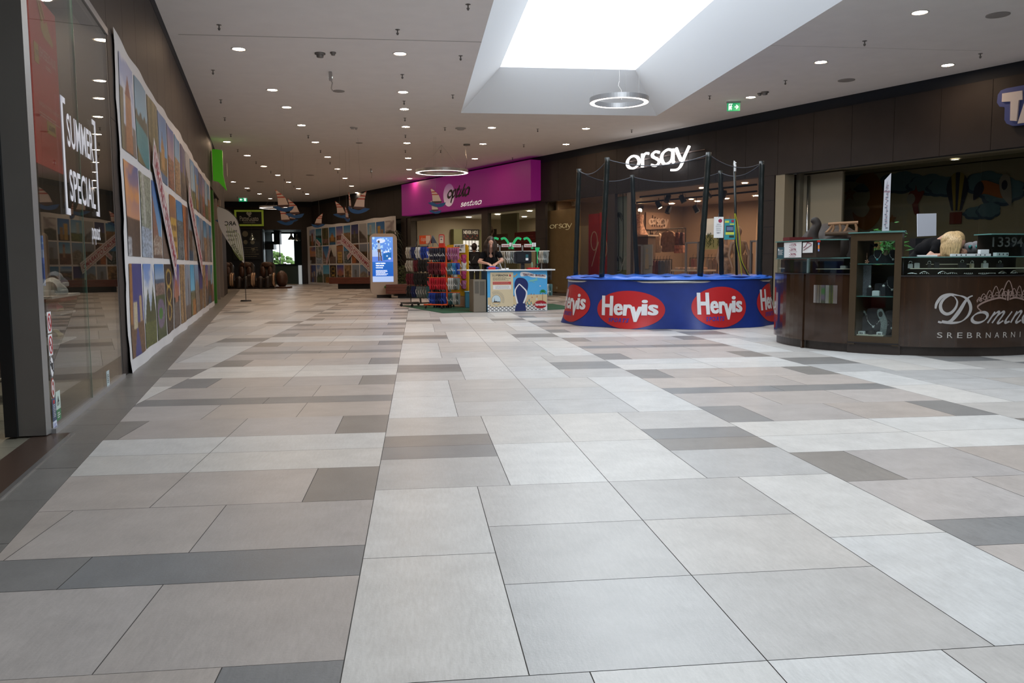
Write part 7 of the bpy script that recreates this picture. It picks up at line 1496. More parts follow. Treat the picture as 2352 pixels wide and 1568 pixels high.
# ceiling tracks with black spotlights
for k, (x0, y0, x1, y1, c) in enumerate(((1470, 454, 1738, 427, -1.6), (1462, 464, 1738, 466, -3.2))):
    a0, _ = rp(x0, y0, c); a1, _ = rp(x1, y1, c); m = MB(); m.box(RW, a0, min(a1, 31.7), 3.07, 3.12, c-.02, c+.02); tag(m.build('ceiling_track', blk), ('nearer' if k == 0 else 'deeper')+' black lighting track under the fashion shop ceiling', 'lighting track')
for k, (x, y, c, lit) in enumerate(((1472, 480, -3.9, 2), (1513, 471, -2.4, 1), (1533, 457, -1.7, 0), (1568, 458, -1.65, 0), (1535, 483, -3.2, 0), (1626, 449, -1.6, 0), (1661, 449, -1.6, 0), (1599, 481, -3.3, 0))):
    a, b = rp(x, y, c); p = RW(a, b, c); lab = 'black track spotlight, %s from the left in the fashion shop' % ORD[k] if k else 'blazing track spotlight above the dress in the fashion shop'
    o = thing('track_spotlight', lab, 'spotlight', p, 'black track spotlights'); d = Vector((.35 if k % 2 else -.35, -.2, -.75)).normalized()
    if lit == 2: d = (Vector((0, 0, CAM_H))-p).normalized()*.8+Vector((-.2, .1, -.35)); d.normalize()
    m = MB(); m.tube([p-d*.13, p+d*.10], [.075, .085], 14); m.build('lamp_head', blk, o, smooth=False)
    m = MB(); m.tube([p+Vector((.09, 0, 0)), p+Vector((.09, 0, .14)), p+Vector((-.09, 0, .14)), p+Vector((-.09, 0, 0))], .008, 6); m.cyl(p+Vector((0, 0, .14)), (p.x, p.y, 3.1), .012); m.build('yoke', blk, o)
    if lit: m = MB(); m.tube([p+d*.099, p+d*.104], .065, 14); m.build('lamp_glow', mat('spot_glow_%d' % lit, (1, 1, 1), .5, emit=(1, .68, .36), es=160 if lit == 2 else 25), o)
for k, (x, y) in enumerate(((1711, 420), (1612, 431), (1588, 457))):
    p = at(x, y, 3.115); small_light(p, .075, 'round ceiling light, %s from the entrance side in the fashion shop' % ORD[k], 'round lights in the fashion shop', 160, (1, .70, .46))
for k in range(7):
    a, c = 24.0+1.25*k, -4.6; small_light(RW(a, 3.115, c), .10, 'added round fill light, %s from the far end deep in the fashion shop' % ORD[k], 'round lights in the fashion shop', 380, (1, .66, .42))  # row of lamps added to brighten the shop interior
for k in range(3): small_light(RW(23.4+1.0*k, 3.115, -.215), .07, 'small added fill light, %s from the left above the tan display wall' % ORD[k], 'round lights in the fashion shop', 190, (1, .78, .55))  # lamps added to light the tan wall
for k in range(4): small_light(RW(13.6+2.4*k, 3.11, -2.4), .10, 'added round fill light, %s from the left in the optician shop' % ORD[k], 'added fill lights in the optician shop', 170, (1, .86, .66))  # this row and the back row are added to light the room
for k in range(3): small_light(RW(15+2.8*k, 3.11, -4.4), .10, 'added round fill light in the back row of the optician shop, %s from the left' % ORD[k], 'added fill lights in the optician shop', 170, (1, .86, .66))
for k in range(3): small_light(RW(36+3.6*k, 3.11, -1.0), .08, 'dim added fill light, %s from the left in the toy shop' % ORD[k], 'added fill lights in the toy shop', 6, (1, .86, .62))  # faint lamps added to lift the ceiling and mural
# back wall picture with a shop name, shelf and lit dress
SWG = Fr(RW(22.94, 0, 0), -RW.n); (a0, b1), (a1, b0) = hit(SWG, 1484, 487, .03), hit(SWG, 1539, 528, .03)
o = thing('palm_picture', 'large brown toned palm picture with pale shop name on the back wall', 'picture', SWG((a0+a1)/2, b0, 0)); m = MB(); m.box(SWG, a0, a1, b0, b1, 0, .03); m.build('panel', mat('picture_tan', (.30, .20, .14), .7), o)
m = MB()
for k in range(6): x = a0+(a1-a0)*(.25+.1*k); m.ribbon(SWG, [(x, b0+.1), (x+.02, b1-.1-.05*k)], .05, .031)
m.build('palm_trunks', mat('picture_dark', (.06, .035, .025), .7), o)
m = MB(); pen_word(m, 'orsay', SWG, a0+.15, a1-.1, b0+(b1-b0)*.3, (b1-b0)*.32, .037, .004, .04, .10); m.build('lettering', mat('picture_pale', (.55, .42, .33), .7), o)
def mannequin(x, ytop, c, lab, dress, arm=True, hd=True, base=0.0, skin_=(.42, .27, .18), patt=0):
    a, _ = rp(x, ytop, c); p = RW(a, 0, c); zt = zof(x, ytop, p.x, p.y); k = (zt-base)/1.82; o = thing('mannequin', lab, 'mannequin', (p.x, p.y, base)); X, Y, Z = p.x, p.y, base
    sm = mat('mannequin_skin', skin_, .4)
    def bd(m):
        if hd: m.ball((X, Y, Z+1.70*k), .10*k, 12, 8, sc=(.8, .9, 1.2)); m.capsule((X, Y, Z+1.48*k), (X, Y, Z+1.62*k), .05*k, .045*k)
        m.capsule((X-.13*k, Y, Z+1.42*k), (X+.13*k, Y, Z+1.42*k), .06*k, .06*k)
        for s_ in (-1, 1):
            e = Vector((X+s_*.25*k, Y-.05, Z+1.12*k)); h_ = Vector((X+s_*.20*k, Y-.14, Z+.86*k)); m.capsule((X+s_*.17*k, Y, Z+1.42*k), e, .045*k, .036*k); m.capsule(e, h_, .034*k, .024*k); hand(m, h_, (0, -.2, -1), (s_, 0, 0), .8*k, .3)
            m.capsule((X+s_*.09*k, Y, Z+.85*k), (X+s_*.09*k, Y, Z+.45*k), .07*k, .05*k); m.capsule((X+s_*.09*k, Y, Z+.45*k), (X+s_*.08*k, Y, Z+.08*k), .05*k, .032*k); m.capsule((X+s_*.08*k, Y, Z+.05*k), (X+s_*.09*k, Y-.12, Z+.03*k), .035*k, .025*k)
    person_body([bd], 'figure', sm, o, .012, 2)
    def dr(m):
        m.ball((X, Y, Z+1.30*k), .17*k, 14, 10, sc=(1, .7, 1.1)); m.ball((X, Y, Z+1.08*k), .135*k, 14, 10, sc=(1, .75, 1.2)); m.capsule((X, Y, Z+1.0*k), (X, Y, Z+.66*k), .16*k, .17*k)
    person_body([dr], 'dress', mat('dress_'+lab[:6], dress, .8, noise=patt, nscale=9), o, .014, 2)
    m = MB(); m.lathe((X, Y, Z), [(.0005, .0), (.17*k, .0), (.17*k, .012), (.0005, .014)], 20); m.build('base_plate', mat('plate_glass', (.3, .3, .3), .2), o)
mannequin(1697, 519, -1.0, 'beige mannequin in a plain sand coloured dress inside the fashion shop', (.42, .27, .15))
mannequin(1668, 532, -1.25, 'shorter mannequin in a mottled brown and cream dress in the fashion shop', (.34, .23, .16), patt=.6)
# raised shelf with the glowing dress
a0, b0 = rp(1450, 541, -3.6); a1, _ = rp(1493, 541, -3.6)
o = thing('display_shelf', 'pale wall shelf carrying the brightly lit dress in the fashion shop', 'shelf', RW((a0+a1)/2, b0, -3.6)); m = MB(); m.box(RW, a0, a1, b0-.05, b0, -4.0, -3.5); m.build('board', mat('shelf_pale', (.6, .5, .4), .5), o)
m = MB(); m.box(RW, a0+.02, a1-.1, 0, b0-.06, -3.95, -3.6); m.build('cabinet', mat('shelf_brown', (.13, .09, .065), .6), o)
a, _ = rp(1469, 541, -3.7); p = RW(a, b0, -3.7); o = thing('lit_dress', 'long flowing pink and cream dress on a stand under the blazing spotlight', 'dress', p); m = MB(); vs = []; n = 28
prof = [(.13, .72), (.15, .62), (.10, .48), (.16, .30), (.24, .12), (.30, .02)]
for r, z in prof:
    for j in range(n): an = 2*math.pi*j/n; rr_2 = r*(1+.12*math.sin(an*7)*(1 if z < .4 else .2)); vs.append((p.x+rr_2*math.cos(an), p.y+rr_2*.7*math.sin(an), p.z+z))
m.add(vs, [(i*n+j, (i+1)*n+j, (i+1)*n+(j+1) % n, i*n+(j+1) % n) for i in range(len(prof)-1) for j in range(n)]); m.build('cloth', mat('dress_coral', (.60, .36, .26), .8, noise=.5, nscale=14), o, smooth=True)
m = MB(); m.cyl(p, p+Vector((0, 0, .82)), .02); m.ball(p+Vector((0, 0, .80)), .05, 10, 6); m.build('stand', mat('rack_grey'), o)
# garments hung on the rack against the back
def garment(x0, x1, yt, yb, c, lab, col_, sleeves=False, patt=.15):
    (a0, b1), (a1, b0) = rp(x0, yt, c), rp(x1, yb, c); w_ = a1-a0; o = thing('hanging_garment', lab, 'garment', RW((a0+a1)/2, b1, c), 'garments on the back rack')
    P = [(.5, .97), (.34, 1.0), (.22, .98), (.05 if sleeves else .12, .88), (-.04 if sleeves else .14, .35 if sleeves else .6), (.10, .30 if sleeves else .3), (.08, .02), (.5, 0), (.92, .02), (.90, .3), (1.04 if sleeves else .86, .35 if sleeves else .6), (.95 if sleeves else .88, .88), (.78, .98), (.66, 1.0)]
    pts = smooth_pts([(a0+w_*u_, b0+(b1-b0)*v_) for u_, v_ in P], 4, True)[:-1]; m = MB(); m.prism(RW, pts, -.0+c-.06, c+.04); m.build('cloth', mat('cloth_'+''.join('%02d' % int(v*99) for v in col_), col_, .85, noise=patt, nscale=11, bump=.4), o, bevel=.03)
    m = MB(); ax = (a0+a1)/2; m.tube([RW(ax-w_*.25, b1-.02, c), RW(ax, b1+.05, c), RW(ax+w_*.25, b1-.02, c)], .008, 6); m.tube([RW(ax, b1+.05, c), RW(ax, b1+.12, c), RW(ax, b1+.14, c-.03)], .005, 6); m.build('hanger', blk, o)
garment(1500, 1519, 536, 580, -4.4, 'cream sleeveless top hanging on the back rack', (.62, .48, .36))
garment(1494, 1503, 534, 576, -4.6, 'brown cardigan sleeve side hanging behind the cream top', (.22, .15, .10), True)
garment(1520, 1549, 532, 578, -4.4, 'wide dark brown knitted top hanging on the back rack', (.24, .14, .09), True, .3)
garment(1551, 1561, 534, 562, -4.4, 'dark patterned blouse at the right of the back rack, upper left one', (.18, .07, .05), False, .5)
garment(1562, 1571, 534, 562, -4.4, 'dark patterned blouse at the right of the back rack, upper right one', (.10, .05, .045), False, .5)
garment(1549, 1559, 563, 581, -4.4, 'small coral patterned top below the dark blouses, left one', (.40, .15, .10), False, .5)
garment(1560, 1572, 563, 581, -4.4, 'small coral patterned top below the dark blouses, right one', (.45, .22, .15), False, .5)
a0, b_ = rp(1494, 530, -4.4); a1, _ = rp(1575, 530, -4.4)
o = thing('clothes_rail', 'dark clothes rail across the back of the fashion shop', 'clothes rail', RW((a0+a1)/2, 0, -4.4)); m = MB(); m.tube([RW(a0, b_+.03, -4.4), RW(a1, b_+.03, -4.4)], .015, 8); m.build('rail', blk, o)
for a in (a0, a1): m = MB(); m.cyl(RW(a, 0, -4.4), RW(a, b_+.03, -4.4), .015); m.build('upright', blk, o)
for k, (x0, x1, yt, yb, cc) in enumerate(((1500, 1506, 598, 640, (.20, .08, .07)), (1507, 1512, 598, 640, (.12, .05, .05)), (1513, 1519, 598, 640, (.10, .12, .16)), (1520, 1527, 598, 640, (.13, .14, .15)), (1528, 1534, 597, 640, (.16, .15, .15)), (1535, 1541, 597, 640, (.2, .17, .15)), (1588, 1595, 594, 640, (.25, .10, .08)), (1596, 1603, 594, 640, (.28, .14, .10)), (1622, 1630, 594, 640, (.32, .24, .18)), (1630, 1638, 594, 640, (.30, .20, .14)), (1638, 1646, 594, 640, (.24, .15, .11)), (1708, 1716, 585, 640, (.26, .17, .11)), (1717, 1724, 585, 640, (.20, .13, .09)))):
    zone = 'left' if k < 6 else ('middle' if k < 11 else 'right'); idx = k if k < 6 else (k-6 if k < 11 else k-11)
    garment(x0, x1, yt, yb, -2.8 if k < 11 else -2.0, 'low hung garment, %s from the left in the %s low group' % (ORD[idx], zone), cc)
for k, (x0, x1, y, c) in enumerate(((1498, 1543, 596, -2.8), (1585, 1648, 592, -2.8), (1704, 1728, 583, -2.0))):
    a0, b_ = rp(x0, y, c); a1, _ = rp(x1, y, c); o = thing('low_clothes_rail', 'low black clothes rail, %s in the fashion shop' % ('left one', 'middle one', 'right one')[k], 'clothes rail', RW(a0, 0, c)); m = MB(); m.tube([RW(a0, 0, c), RW(a0, b_, c), RW(a1, b_, c), RW(a1, 0, c)], .014, 8); m.build('rail', blk, o)
# tables
a0, b0 = rp(1541, 619, -1.9); a1, _ = rp(1606, 619, -1.9)
o = thing('display_table', 'low pale table with folded cream clothes near the entrance', 'table', RW((a0+a1)/2, 0, -2.2)); m = MB(); m.box(RW, a0, a1, b0-.05, b0, -2.6, -1.9); m.build('top', mat('shelf_pale'), o)
for a in (a0+.05, a1-.05):
    for c in (-2.55, -1.95): m = MB(); m.cyl(RW(a, 0, c), RW(a, b0-.05, c), .02); m.build('leg', mat('rack_grey'), o)
for k in range(5): m = MB(); m.box(RW, a0+.1+(a1-a0-.1)*k/5, a0+.05+(a1-a0-.1)*(k+1)/5, b0, b0+.07, -2.3, -1.95); tag(m.build('folded_cloth', mat('fold_%d' % (k % 3), ((.55, .38, .28), (.5, .30, .2), (.6, .45, .35))[k % 3], .8), bevel=.02), 'folded garment, %s from the left on the low pale table' % ORD[k], 'garment', 'folded garments on the table')
# palm poster deeper in the shop
(a0, b1), (a1, b0) = rp(1612, 503, -4.5), rp(1651, 572, -4.5)
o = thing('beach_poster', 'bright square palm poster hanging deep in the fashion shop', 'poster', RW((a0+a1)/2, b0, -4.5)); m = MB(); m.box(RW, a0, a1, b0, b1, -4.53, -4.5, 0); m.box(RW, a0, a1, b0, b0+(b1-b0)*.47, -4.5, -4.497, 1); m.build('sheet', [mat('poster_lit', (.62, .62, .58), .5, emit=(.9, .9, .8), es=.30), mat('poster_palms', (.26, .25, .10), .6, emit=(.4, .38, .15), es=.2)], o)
m = MB(); rr = random.Random(2)
for k in range(40): x = a0+(a1-a0)*rr.random(); z = b0+(b1-b0)*(.05+.35*rr.random()); m.ribbon(RW, [(x, z), (x+rr.uniform(-.15, .15), z+.15)], .02, -4.495)
m.build('fronds', mat('frond_green', (.08, .12, .02), .7), o)
# security gates
gt = mat('gate_grey', (.24, .22, .21), .4, .3)
for k, (x0, x1, yt, c, lab) in enumerate(((1573, 1604, 556, -.35, 'middle grey security gate in the fashion shop entrance'), (1722, 1739, 552, -.35, 'right grey security gate beside the dark pillar'), (1452, 1474, 562, -.35, 'left grey security gate behind a trampoline pole'))):
    (a0, b1) = rp(x0, yt, c); a1, _ = rp(x1, yt, c); a1 = min(a1, 31.72); o = thing('security_gate', lab, 'security gate', RW((a0+a1)/2, 0, c), 'grey security gates'); t = .045
    m = MB(); m.box(RW, a0, a0+t, .1, b1, c-.06, c); m.box(RW, a1-t, a1, .1, b1, c-.06, c); m.box(RW, a0, a1, b1-t, b1, c-.06, c); m.box(RW, a0, a1, .42, .46, c-.06, c); m.build('frame', gt, o, bevel=.01); m = MB(); m.box(RW, a0-.02, a1+.02, 0, .12, c-.12, c+.06); m.build('base', gt, o)
(a0, b1), (a1, _) = rp(1475, 562, -.5), rp(1498, 562, -.5); o = thing('poster_stand', 'grey poster stand showing a pale figure beside the left gate', 'poster stand', RW((a0+a1)/2, 0, -.5)); b0 = rp(1475, 610, -.5)[1]
m = MB(); m.box(RW, a0, a1, b0, b1, -.54, -.5); m.box(RW, a0+.03, a1-.03, 0, b0, -.54, -.52); m.build('panel', mat('stand_grey', (.25, .23, .20), .6), o); m = MB(); m.poly(RW, ell((a0+a1)/2, b1-.18, .05, .07, 14), -.497); m.poly(RW, [((a0+a1)/2-.09, b1-.7), ((a0+a1)/2+.09, b1-.7), ((a0+a1)/2+.06, b1-.27), ((a0+a1)/2-.06, b1-.27)], -.497); m.build('figure_print', mat('figure_tan', (.32, .24, .15), .6), o)
# ================================================================ round jewellery counter
KC = Vector((6.22, 9.91, 0)); KR = 1.63
def kp(deg, r, z): a = math.radians(deg); return Vector((KC.x+r*math.cos(a), KC.y+r*math.sin(a), z))
def arcbox(m, d0, d1, r0, r1, z0, z1, mi=0, step=3.0):
    n = max(1, int(abs(d1-d0)/step+.5)); vs = []
    for i in range(n+1):
        d = d0+(d1-d0)*i/n; vs += [kp(d, r0, z0), kp(d, r1, z0), kp(d, r1, z1), kp(d, r0, z1)]
    fs = [(0, 1, 2, 3), (n*4+3, n*4+2, n*4+1, n*4)]
    for i in range(n):
        for j in range(4): fs.append((i*4+j, (i+1)*4+j, (i+1)*4+(j+1) % 4, i*4+(j+1) % 4))
    m.add(vs, fs, mi); return m
def ks(x, y, R_=None):
    """where the line of sight meets the counter's round front: (arc metres from the front, height)"""
    R_ = R_ or KR; d = ray(x, y); a = d.x**2+d.y**2; b = -2*(d.x*KC.x+d.y*KC.y); c = KC.x**2+KC.y**2-R_*R_; D = max(b*b-4*a*c, 0); t = (-b-math.sqrt(D))/(2*a)
    return math.atan2(d.y*t-KC.y, d.x*t-KC.x)*R_, CAM_H+d.z*t
class KFr:                       # curved frame: a along the arc (0 = angle 0), b height, c outwards
    n = None
    def __init__(s, R_=KR): s.R = R_
    def __call__(s, a, b, c=0.0): an = a/s.R; return Vector((KC.x+(s.R+c)*math.cos(an), KC.y+(s.R+c)*math.sin(an), b))
KF = KFr()
kw = mat('counter_wood', (.030, .014, .007), .12, noise=.25, nscale=2.2, stretch=(9, 9, .35), coat=.5, spec=.5)
kt = mat('counter_tower_wood', (.055, .036, .019), .30, noise=.08, nscale=3); kdark = mat('counter_inside', (.015, .013, .014), .5); kg = glassmat('case_glass', (.88, .93, .92), .03); kge = mat('glass_edge_green', (.10, .22, .20), .15)
o = thing('jewellery_counter', 'round glossy dark brown jewellery counter with glass cases and silver lettering', 'counter', KC)
m = MB(); arcbox(m, -194, -165.7, 1.10, KR, .10, .905); arcbox(m, -165.3, -143, 1.10, KR, .10, .905); arcbox(m, -124.6, 40, 1.10, KR, .10, .885); m.build('curved_front', kw, o, smooth=False)
m = MB(); arcbox(m, -195, 40, 1.15, KR-.04, 0, .10); m.build('plinth', mat('counter_plinth', (.035, .026, .022), .35), o)
m = MB(); a = -165.5; f = Fr(kp(a, KR-.02, 0), kp(a+90, 1, 0)-KC); m.box(f, -.012, .012, 0, .905, -.0, .035); m.build('front_rib', kw, o)
# low glass cases
m = MB(); arcbox(m, -192, -143, 1.14, KR+.01, 1.078, 1.088); arcbox(m, -124.2, 38, 1.14, KR+.01, 1.078, 1.088); m.build('glass_top', kge, o)
m = MB(); arcbox(m, -191, -143.2, KR-.014, KR-.006, .905, 1.078); arcbox(m, -124, 37, KR-.014, KR-.006, .885, 1.078); m.build('glass_front', kg, o)
m = MB(); arcbox(m, -191, -143.2, 1.16, 1.18, .905, 1.078); arcbox(m, -124, 37, 1.16, 1.18, .885, 1.078); arcbox(m, -191, -143, 1.14, KR+.012, .892, .905); arcbox(m, -124.4, 38, 1.14, KR+.012, .872, .885); m.build('case_back', kdark, o)
m = MB(); arcbox(m, -164.2, -163.2, KR-.03, KR-.004, .905, 1.078); m.build('glass_corner', mat('corner_glass', (.28, .42, .44), .2), o)
m = MB(); arcbox(m, -191, -165, KR-.22, KR-.05, .91, 1.07); m.build('dark_box_row', mat('counter_box_brown', (.035, .015, .010), .4), o)
# tower case
tw = o
m = MB(); arcbox(m, -143, -140.4, 1.15, KR+.02, .10, 1.355); arcbox(m, -126.6, -124.2, 1.15, KR+.02, .10, 1.355); arcbox(m, -140.4, -126.6, 1.15, KR+.02, 1.272, 1.355); arcbox(m, -140.4, -126.6, 1.15, KR+.02, .13, .20); arcbox(m, -140.6, -126.4, 1.15, 1.17, .2, 1.0); arcbox(m, -143.5, -123.6, 1.2, KR, .0, .12, 1)
m.build('tower_case', [kt, mat('counter_plinth')], o)
m = MB(); arcbox(m, -140.4, -126.6, KR-.0, KR+.006, .20, 1.272); m.build('tower_glass', kg, o)
m = MB(); arcbox(m, -140.4, -126.6, 1.18, KR-.01, .643, .651); arcbox(m, -140.4, -126.6, 1.18, KR-.01, 1.008, 1.016); m.build('tower_shelf', kge, o)
m = MB(); arcbox(m, -143.8, -123.4, 1.13, KR+.04, 1.356, 1.368); arcbox(m, -136, -123.0, 1.10, KR+.0, 1.369, 1.376, 0); m.build('tower_top_glass', kge, o)
m = MB(); arcbox(m, -143, -124.2, KR-.02, KR+.024, .115, .13); m.build('tower_drawer_gap', kdark, o)
# back panel picture seen through the upper window: tan reeds and green leaves of the toy shop display
# silver lettering
silver = mat('mirror_silver', (.46, .45, .45), .25, .25)
def kpts(pts, sx=2050, sy=520, sc=5.225): return [ks(sx+x/sc, sy+y/sc) for x, y in pts]
def wid(n, lo, hi, ph=0.0): return [lo+(hi-lo)*math.sin(math.pi*(i/max(n-1, 1)))**1.0 for i in range(n)]
m = MB()
P = smooth_pts(kpts([(515, 985), (530, 920), (590, 845), (680, 815), (780, 825), (860, 848), (915, 900), (937, 985), (905, 1070), (830, 1135), (740, 1155), (650, 1150), (590, 1140)]), 7); m.ribbon(KF, P, [.010+.022*abs(math.sin(2.6*math.pi*i/len(P)+.3)) for i in range(len(P))], .001, .003)
P = smooth_pts(kpts([(740, 840), (775, 900), (755, 975), (700, 1035), (640, 1048), (588, 1010), (575, 940), (615, 870), (690, 825), (735, 838)]), 7); m.ribbon(KF, P, [.008+.026*abs(math.sin(math.pi*i/len(P)+.0)) for i in range(len(P))], .0015, .003)
P = smooth_pts(kpts([(960, 830), (915, 850), (870, 900), (810, 1000), (750, 1080), (700, 1130), (640, 1150), (590, 1152), (545, 1142)]), 7); m.ribbon(KF, P, [.012+.028*math.sin(math.pi*min(1, i/len(P)*1.15))**2 if i < len(P)*.86 else .022 for i in range(len(P))], .002, .003)
m.build('script_initial', silver, o)
x0, z0 = ks(2050+915/5.225, 520+1160/5.225); xh = ks(2050+915/5.225, 520+1020/5.225)[1]-z0
m = MB(); pen_word(m, 'omina', KF, x0, x0+.80, z0, xh*.98, .001, .003, .009, .036, .75, shear=.45); m.build('script_letters', silver, o)
xa = ks(2152, 770)[0]
word = 'SREBRNARNICA'
for i, ch in enumerate(word): xx = xa+.102*i+(.02 if ch == 'I' else 0); m = MB(); text(m, ch, KF, xx, xx+(.010 if ch == 'I' else .054), .205, .265, .003); m.build('capital_letter', mat('letter_silver', (.50, .48, .46), .3, .2), o)
m = MB(); cx, cz = ks(2314, 690)
def cr(u_, v_): return (cx+u_, cz+v_)
for s_ in (-1, 1):
    P = smooth_pts([cr(s_*x, z) for x, z in ((.02, .015), (.10, .03), (.20, .012), (.29, -.02), (.345, -.06), (.33, -.09), (.295, -.118))], 5); m.ribbon(KF, P, [.018]*int(len(P)*.7)+[.012]*(len(P)-int(len(P)*.7)), .002, .003)
    for bx, w_, h_ in ((.075, .05, .10), (.15, .05, .135), (.22, .045, .10), (.285, .04, .075), (.33, .025, .045)):
        base = .03-.12*(max(0, bx-.08))**1.2*1.6
        P = smooth_pts([cr(s_*(bx-w_), base), cr(s_*(bx-w_*.6), base+h_*.6), cr(s_*bx, base+h_), cr(s_*(bx+w_*.6), base+h_*.6), cr(s_*(bx+w_), base-.01)], 4); m.ribbon(KF, P, .007, .002, .003)
        m.ribbon(KF, [cr(s_*(bx-.012)+.014*math.cos(t), base+h_*.38+.018*math.sin(t)) for t in [.4+5.4*q/14 for q in range(15)]], .006, .0025, .003); m.ribbon(KF, [cr(s_*(bx+.018)+.010*math.cos(t), base+h_*.2+.012*math.sin(t)) for t in [5.4*q/12 for q in range(13)]], .005, .0025, .003)
P = smooth_pts([cr(-.07, .02), cr(-.06, .10), cr(-.03, .18), cr(0, .215), cr(.03, .18), cr(.06, .10), cr(.07, .02)], 5); m.ribbon(KF, P, .010, .003, .003)
for s_ in (-1, 1): m.ribbon(KF, [cr(s_*.032+.02*math.cos(t), .075+.025*math.sin(t)) for t in [6.28*q/16 for q in range(17)]], .007, .003, .003)
m.ribbon(KF, [cr(0, .0), cr(0, .12)], .02, .003, .003); m.build('tiara_logo', mat('tiara_copper', (.34, .24, .21), .25, .3), o)
# mirror plate on the left front
(a0, z1), (a1, z0) = ks(1870, 654), ks(1923, 697); m = MB(); n = 6
for i in range(n): t0, t1 = i/n, (i+1)/n; m.add([KF(a0+(a1-a0)*t0, z0, .004), KF(a0+(a1-a0)*t1, z0, .004), KF(a0+(a1-a0)*t1, z1, .004), KF(a0+(a1-a0)*t0, z1, .004)], [(0, 1, 2, 3)], i % 2)
m.build('mirror_plate', [mat('mirror', (.7, .72, .72), .05, 1.0), mat('mirror_b', (.6, .64, .62), .12, 1.0)], o)
m = MB()
for i in range(3): aa = a0+(a1-a0)*(.25+.25*i); m.add([KF(aa, z0, .005), KF(aa+.006, z0, .005), KF(aa+.006, z1, .005), KF(aa, z1, .005)], [(0, 1, 2, 3)])
m.build('plate_print', mat('mural_black'), o)
# ---- upper left box with papers and card stickers
def kframe(deg, r): p = kp(deg, r, 0); return Fr(p, (-math.sin(math.radians(deg)), math.cos(math.radians(deg)), 0))
UF = Fr(near(1786, 600, 11.0), (near(1855, 600, 10.35)-near(1786, 600, 11.0)).xy.to_3d()); UF.o.z = 0
def uh(x, y, c=0): return hit(UF, x, y, c)
a1, zt = uh(1915, 547); a0 = uh(1785, 547)[0]; zb = 1.09
o = thing('till_box', 'dark box behind the left case with white price sheets and small card stickers', 'till box', UF(a1/2, zb, 0)); m = MB(); m.box(UF, a0, a1*.72, zb, zt-.012, -.30, -.0); m.build('body', mat('till_brown', (.030, .020, .015), .4), o)
m = MB(); m.box(UF, a0-.01, a1*.80, zt-.012, zt, -.34, .02); m.build('glass_lid', kge, o)
def card2(x0, y0, x1, y1, c, name, lab, base, draw):
    (b0, t1), (b1, t0) = uh(x0, y0, c), uh(x1, y1, c); q = thing(name, lab, 'sheet', UF((b0+b1)/2, t0, c)); m = MB(); m.box(UF, b0, b1, t0, t1, c-.004, c); m.build('sheet', base, q); m = MB(); mt = draw(m, b0, b1, t0, t1, c+.001); m.build('print', mt, q)
def dp(m, b0, b1, t0, t1, c):
    for k, s_ in enumerate(('-15%', '-20%', '-30%')): z = t1-(t1-t0)*(.15+.31*k); w_ = b1-b0; text(m, s_, UF, b0+w_*.32, b0+w_*.72, z-.018, z+.012, c, bold=.02); lines(m, UF, b0+w_*.3, b0+w_*.8, z-.035, z-.027, 1, c, 0, seed=k)
    return mat('print_maroon', (.25, .03, .08), .6)
card2(1801, 557, 1840, 591, .012, 'price_sheet', 'white sheet listing three percentages standing on the left glass case', mat('mural_whitep'), dp)
def dl(m, b0, b1, t0, t1, c): m.ribbon(UF, [(b0+.02, t0+.06), (b0+.07, t0+.08), (b0+.11, t0+.12), (b1-.02, t1-.02)], .006, c); m.ribbon(UF, [(b0+.02, t0+.03), (b0+.08, t0+.05), (b1-.02, t0+.09)], .004, c); return mat('print_maroon')
card2(1844, 557, 1866, 580, .012, 'chart_sheet', 'white sheet with a rising line beside the percentage sheet', mat('mural_whitep'), dl)
def dq2(m, b0, b1, t0, t1, c): lines(m, UF, b0+.02, b1-.02, t0+.04, t1-.03, 7, c, 0, seed=4, fill=.35); m.poly(UF, ell(b0+.03, t1-.03, .014, .014, 12), c); return mat('mural_whitep')
card2(1786, 568, 1800, 593, .016, 'info_sheet', 'dark teal info sheet with small white lines at the left end of the counter', mat('sheet_teal', (.02, .07, .09), .5), dq2)
for k, (y, cc, nm) in enumerate(((553, (.6, .03, .02), 'red'), (560, (.15, .35, .75), 'blue'), (565, (.7, .2, .05), 'orange'), (569, (.7, .25, .05), 'yellow red'), (574, (.15, .2, .5), 'dark blue'))):
    (b0, t0) = uh(1880.5, y, .002); m = MB(); w_ = .034 if k == 0 else .014; m.box(UF, b0-w_, b0+w_, t0-.014, t0+.014, .001, .003); tag(m.build('card_sticker', mat('sticker_%d' % k, cc, .5, emit=cc, es=.15)), 'small %s payment card sticker, %s from the top on the till box' % (nm, ORD[k]), 'sticker', 'card stickers on the till box')
# card terminal and machine on the glass
p = kp(-168, 1.42, 1.089); f = gframe(p.x, p.y, p.z, -35); o = thing('till_machine', 'black sloping till machine with a red light and a white paper roll', 'machine', p)
m = MB(); m.prism(Fr(p, (0, 1, 0), (0, 0, 1)), [(-.14, 0), (.14, 0), (.14, .10), (.02, .13), (-.13, .03)], -.16, .16); m.build('body', mat('plastic_black'), o, bevel=.01)
m = MB(); m.lathe(p+Vector((-.10, .02, .06)), [(.001, .0), (.065, .0), (.065, .05), (.001, .05)], 20); m.build('paper_roll', mat('mural_whitep'), o, smooth=True)
m = MB(); m.box(gframe(p.x+.08, p.y-.02, p.z), -.03, .03, .115, .14, -.02, .02); m.build('red_light', mat('red_glow', (.4, .02, .02), .4, emit=(1, .05, .03), es=.5), o)
p = kp(-178, 1.5, 1.089); m = MB(); m.box(gframe(p.x, p.y, p.z, -70), -.06, .06, 0, .012, -.04, .04); m.cyl((p.x, p.y, p.z), (p.x, p.y, p.z+.17), .007); tag(m.build('sheet_stand', mat('stand_steel', (.4, .42, .45), .3, .7)), 'small white based pen stand in front of the percentage sheet', 'stand')
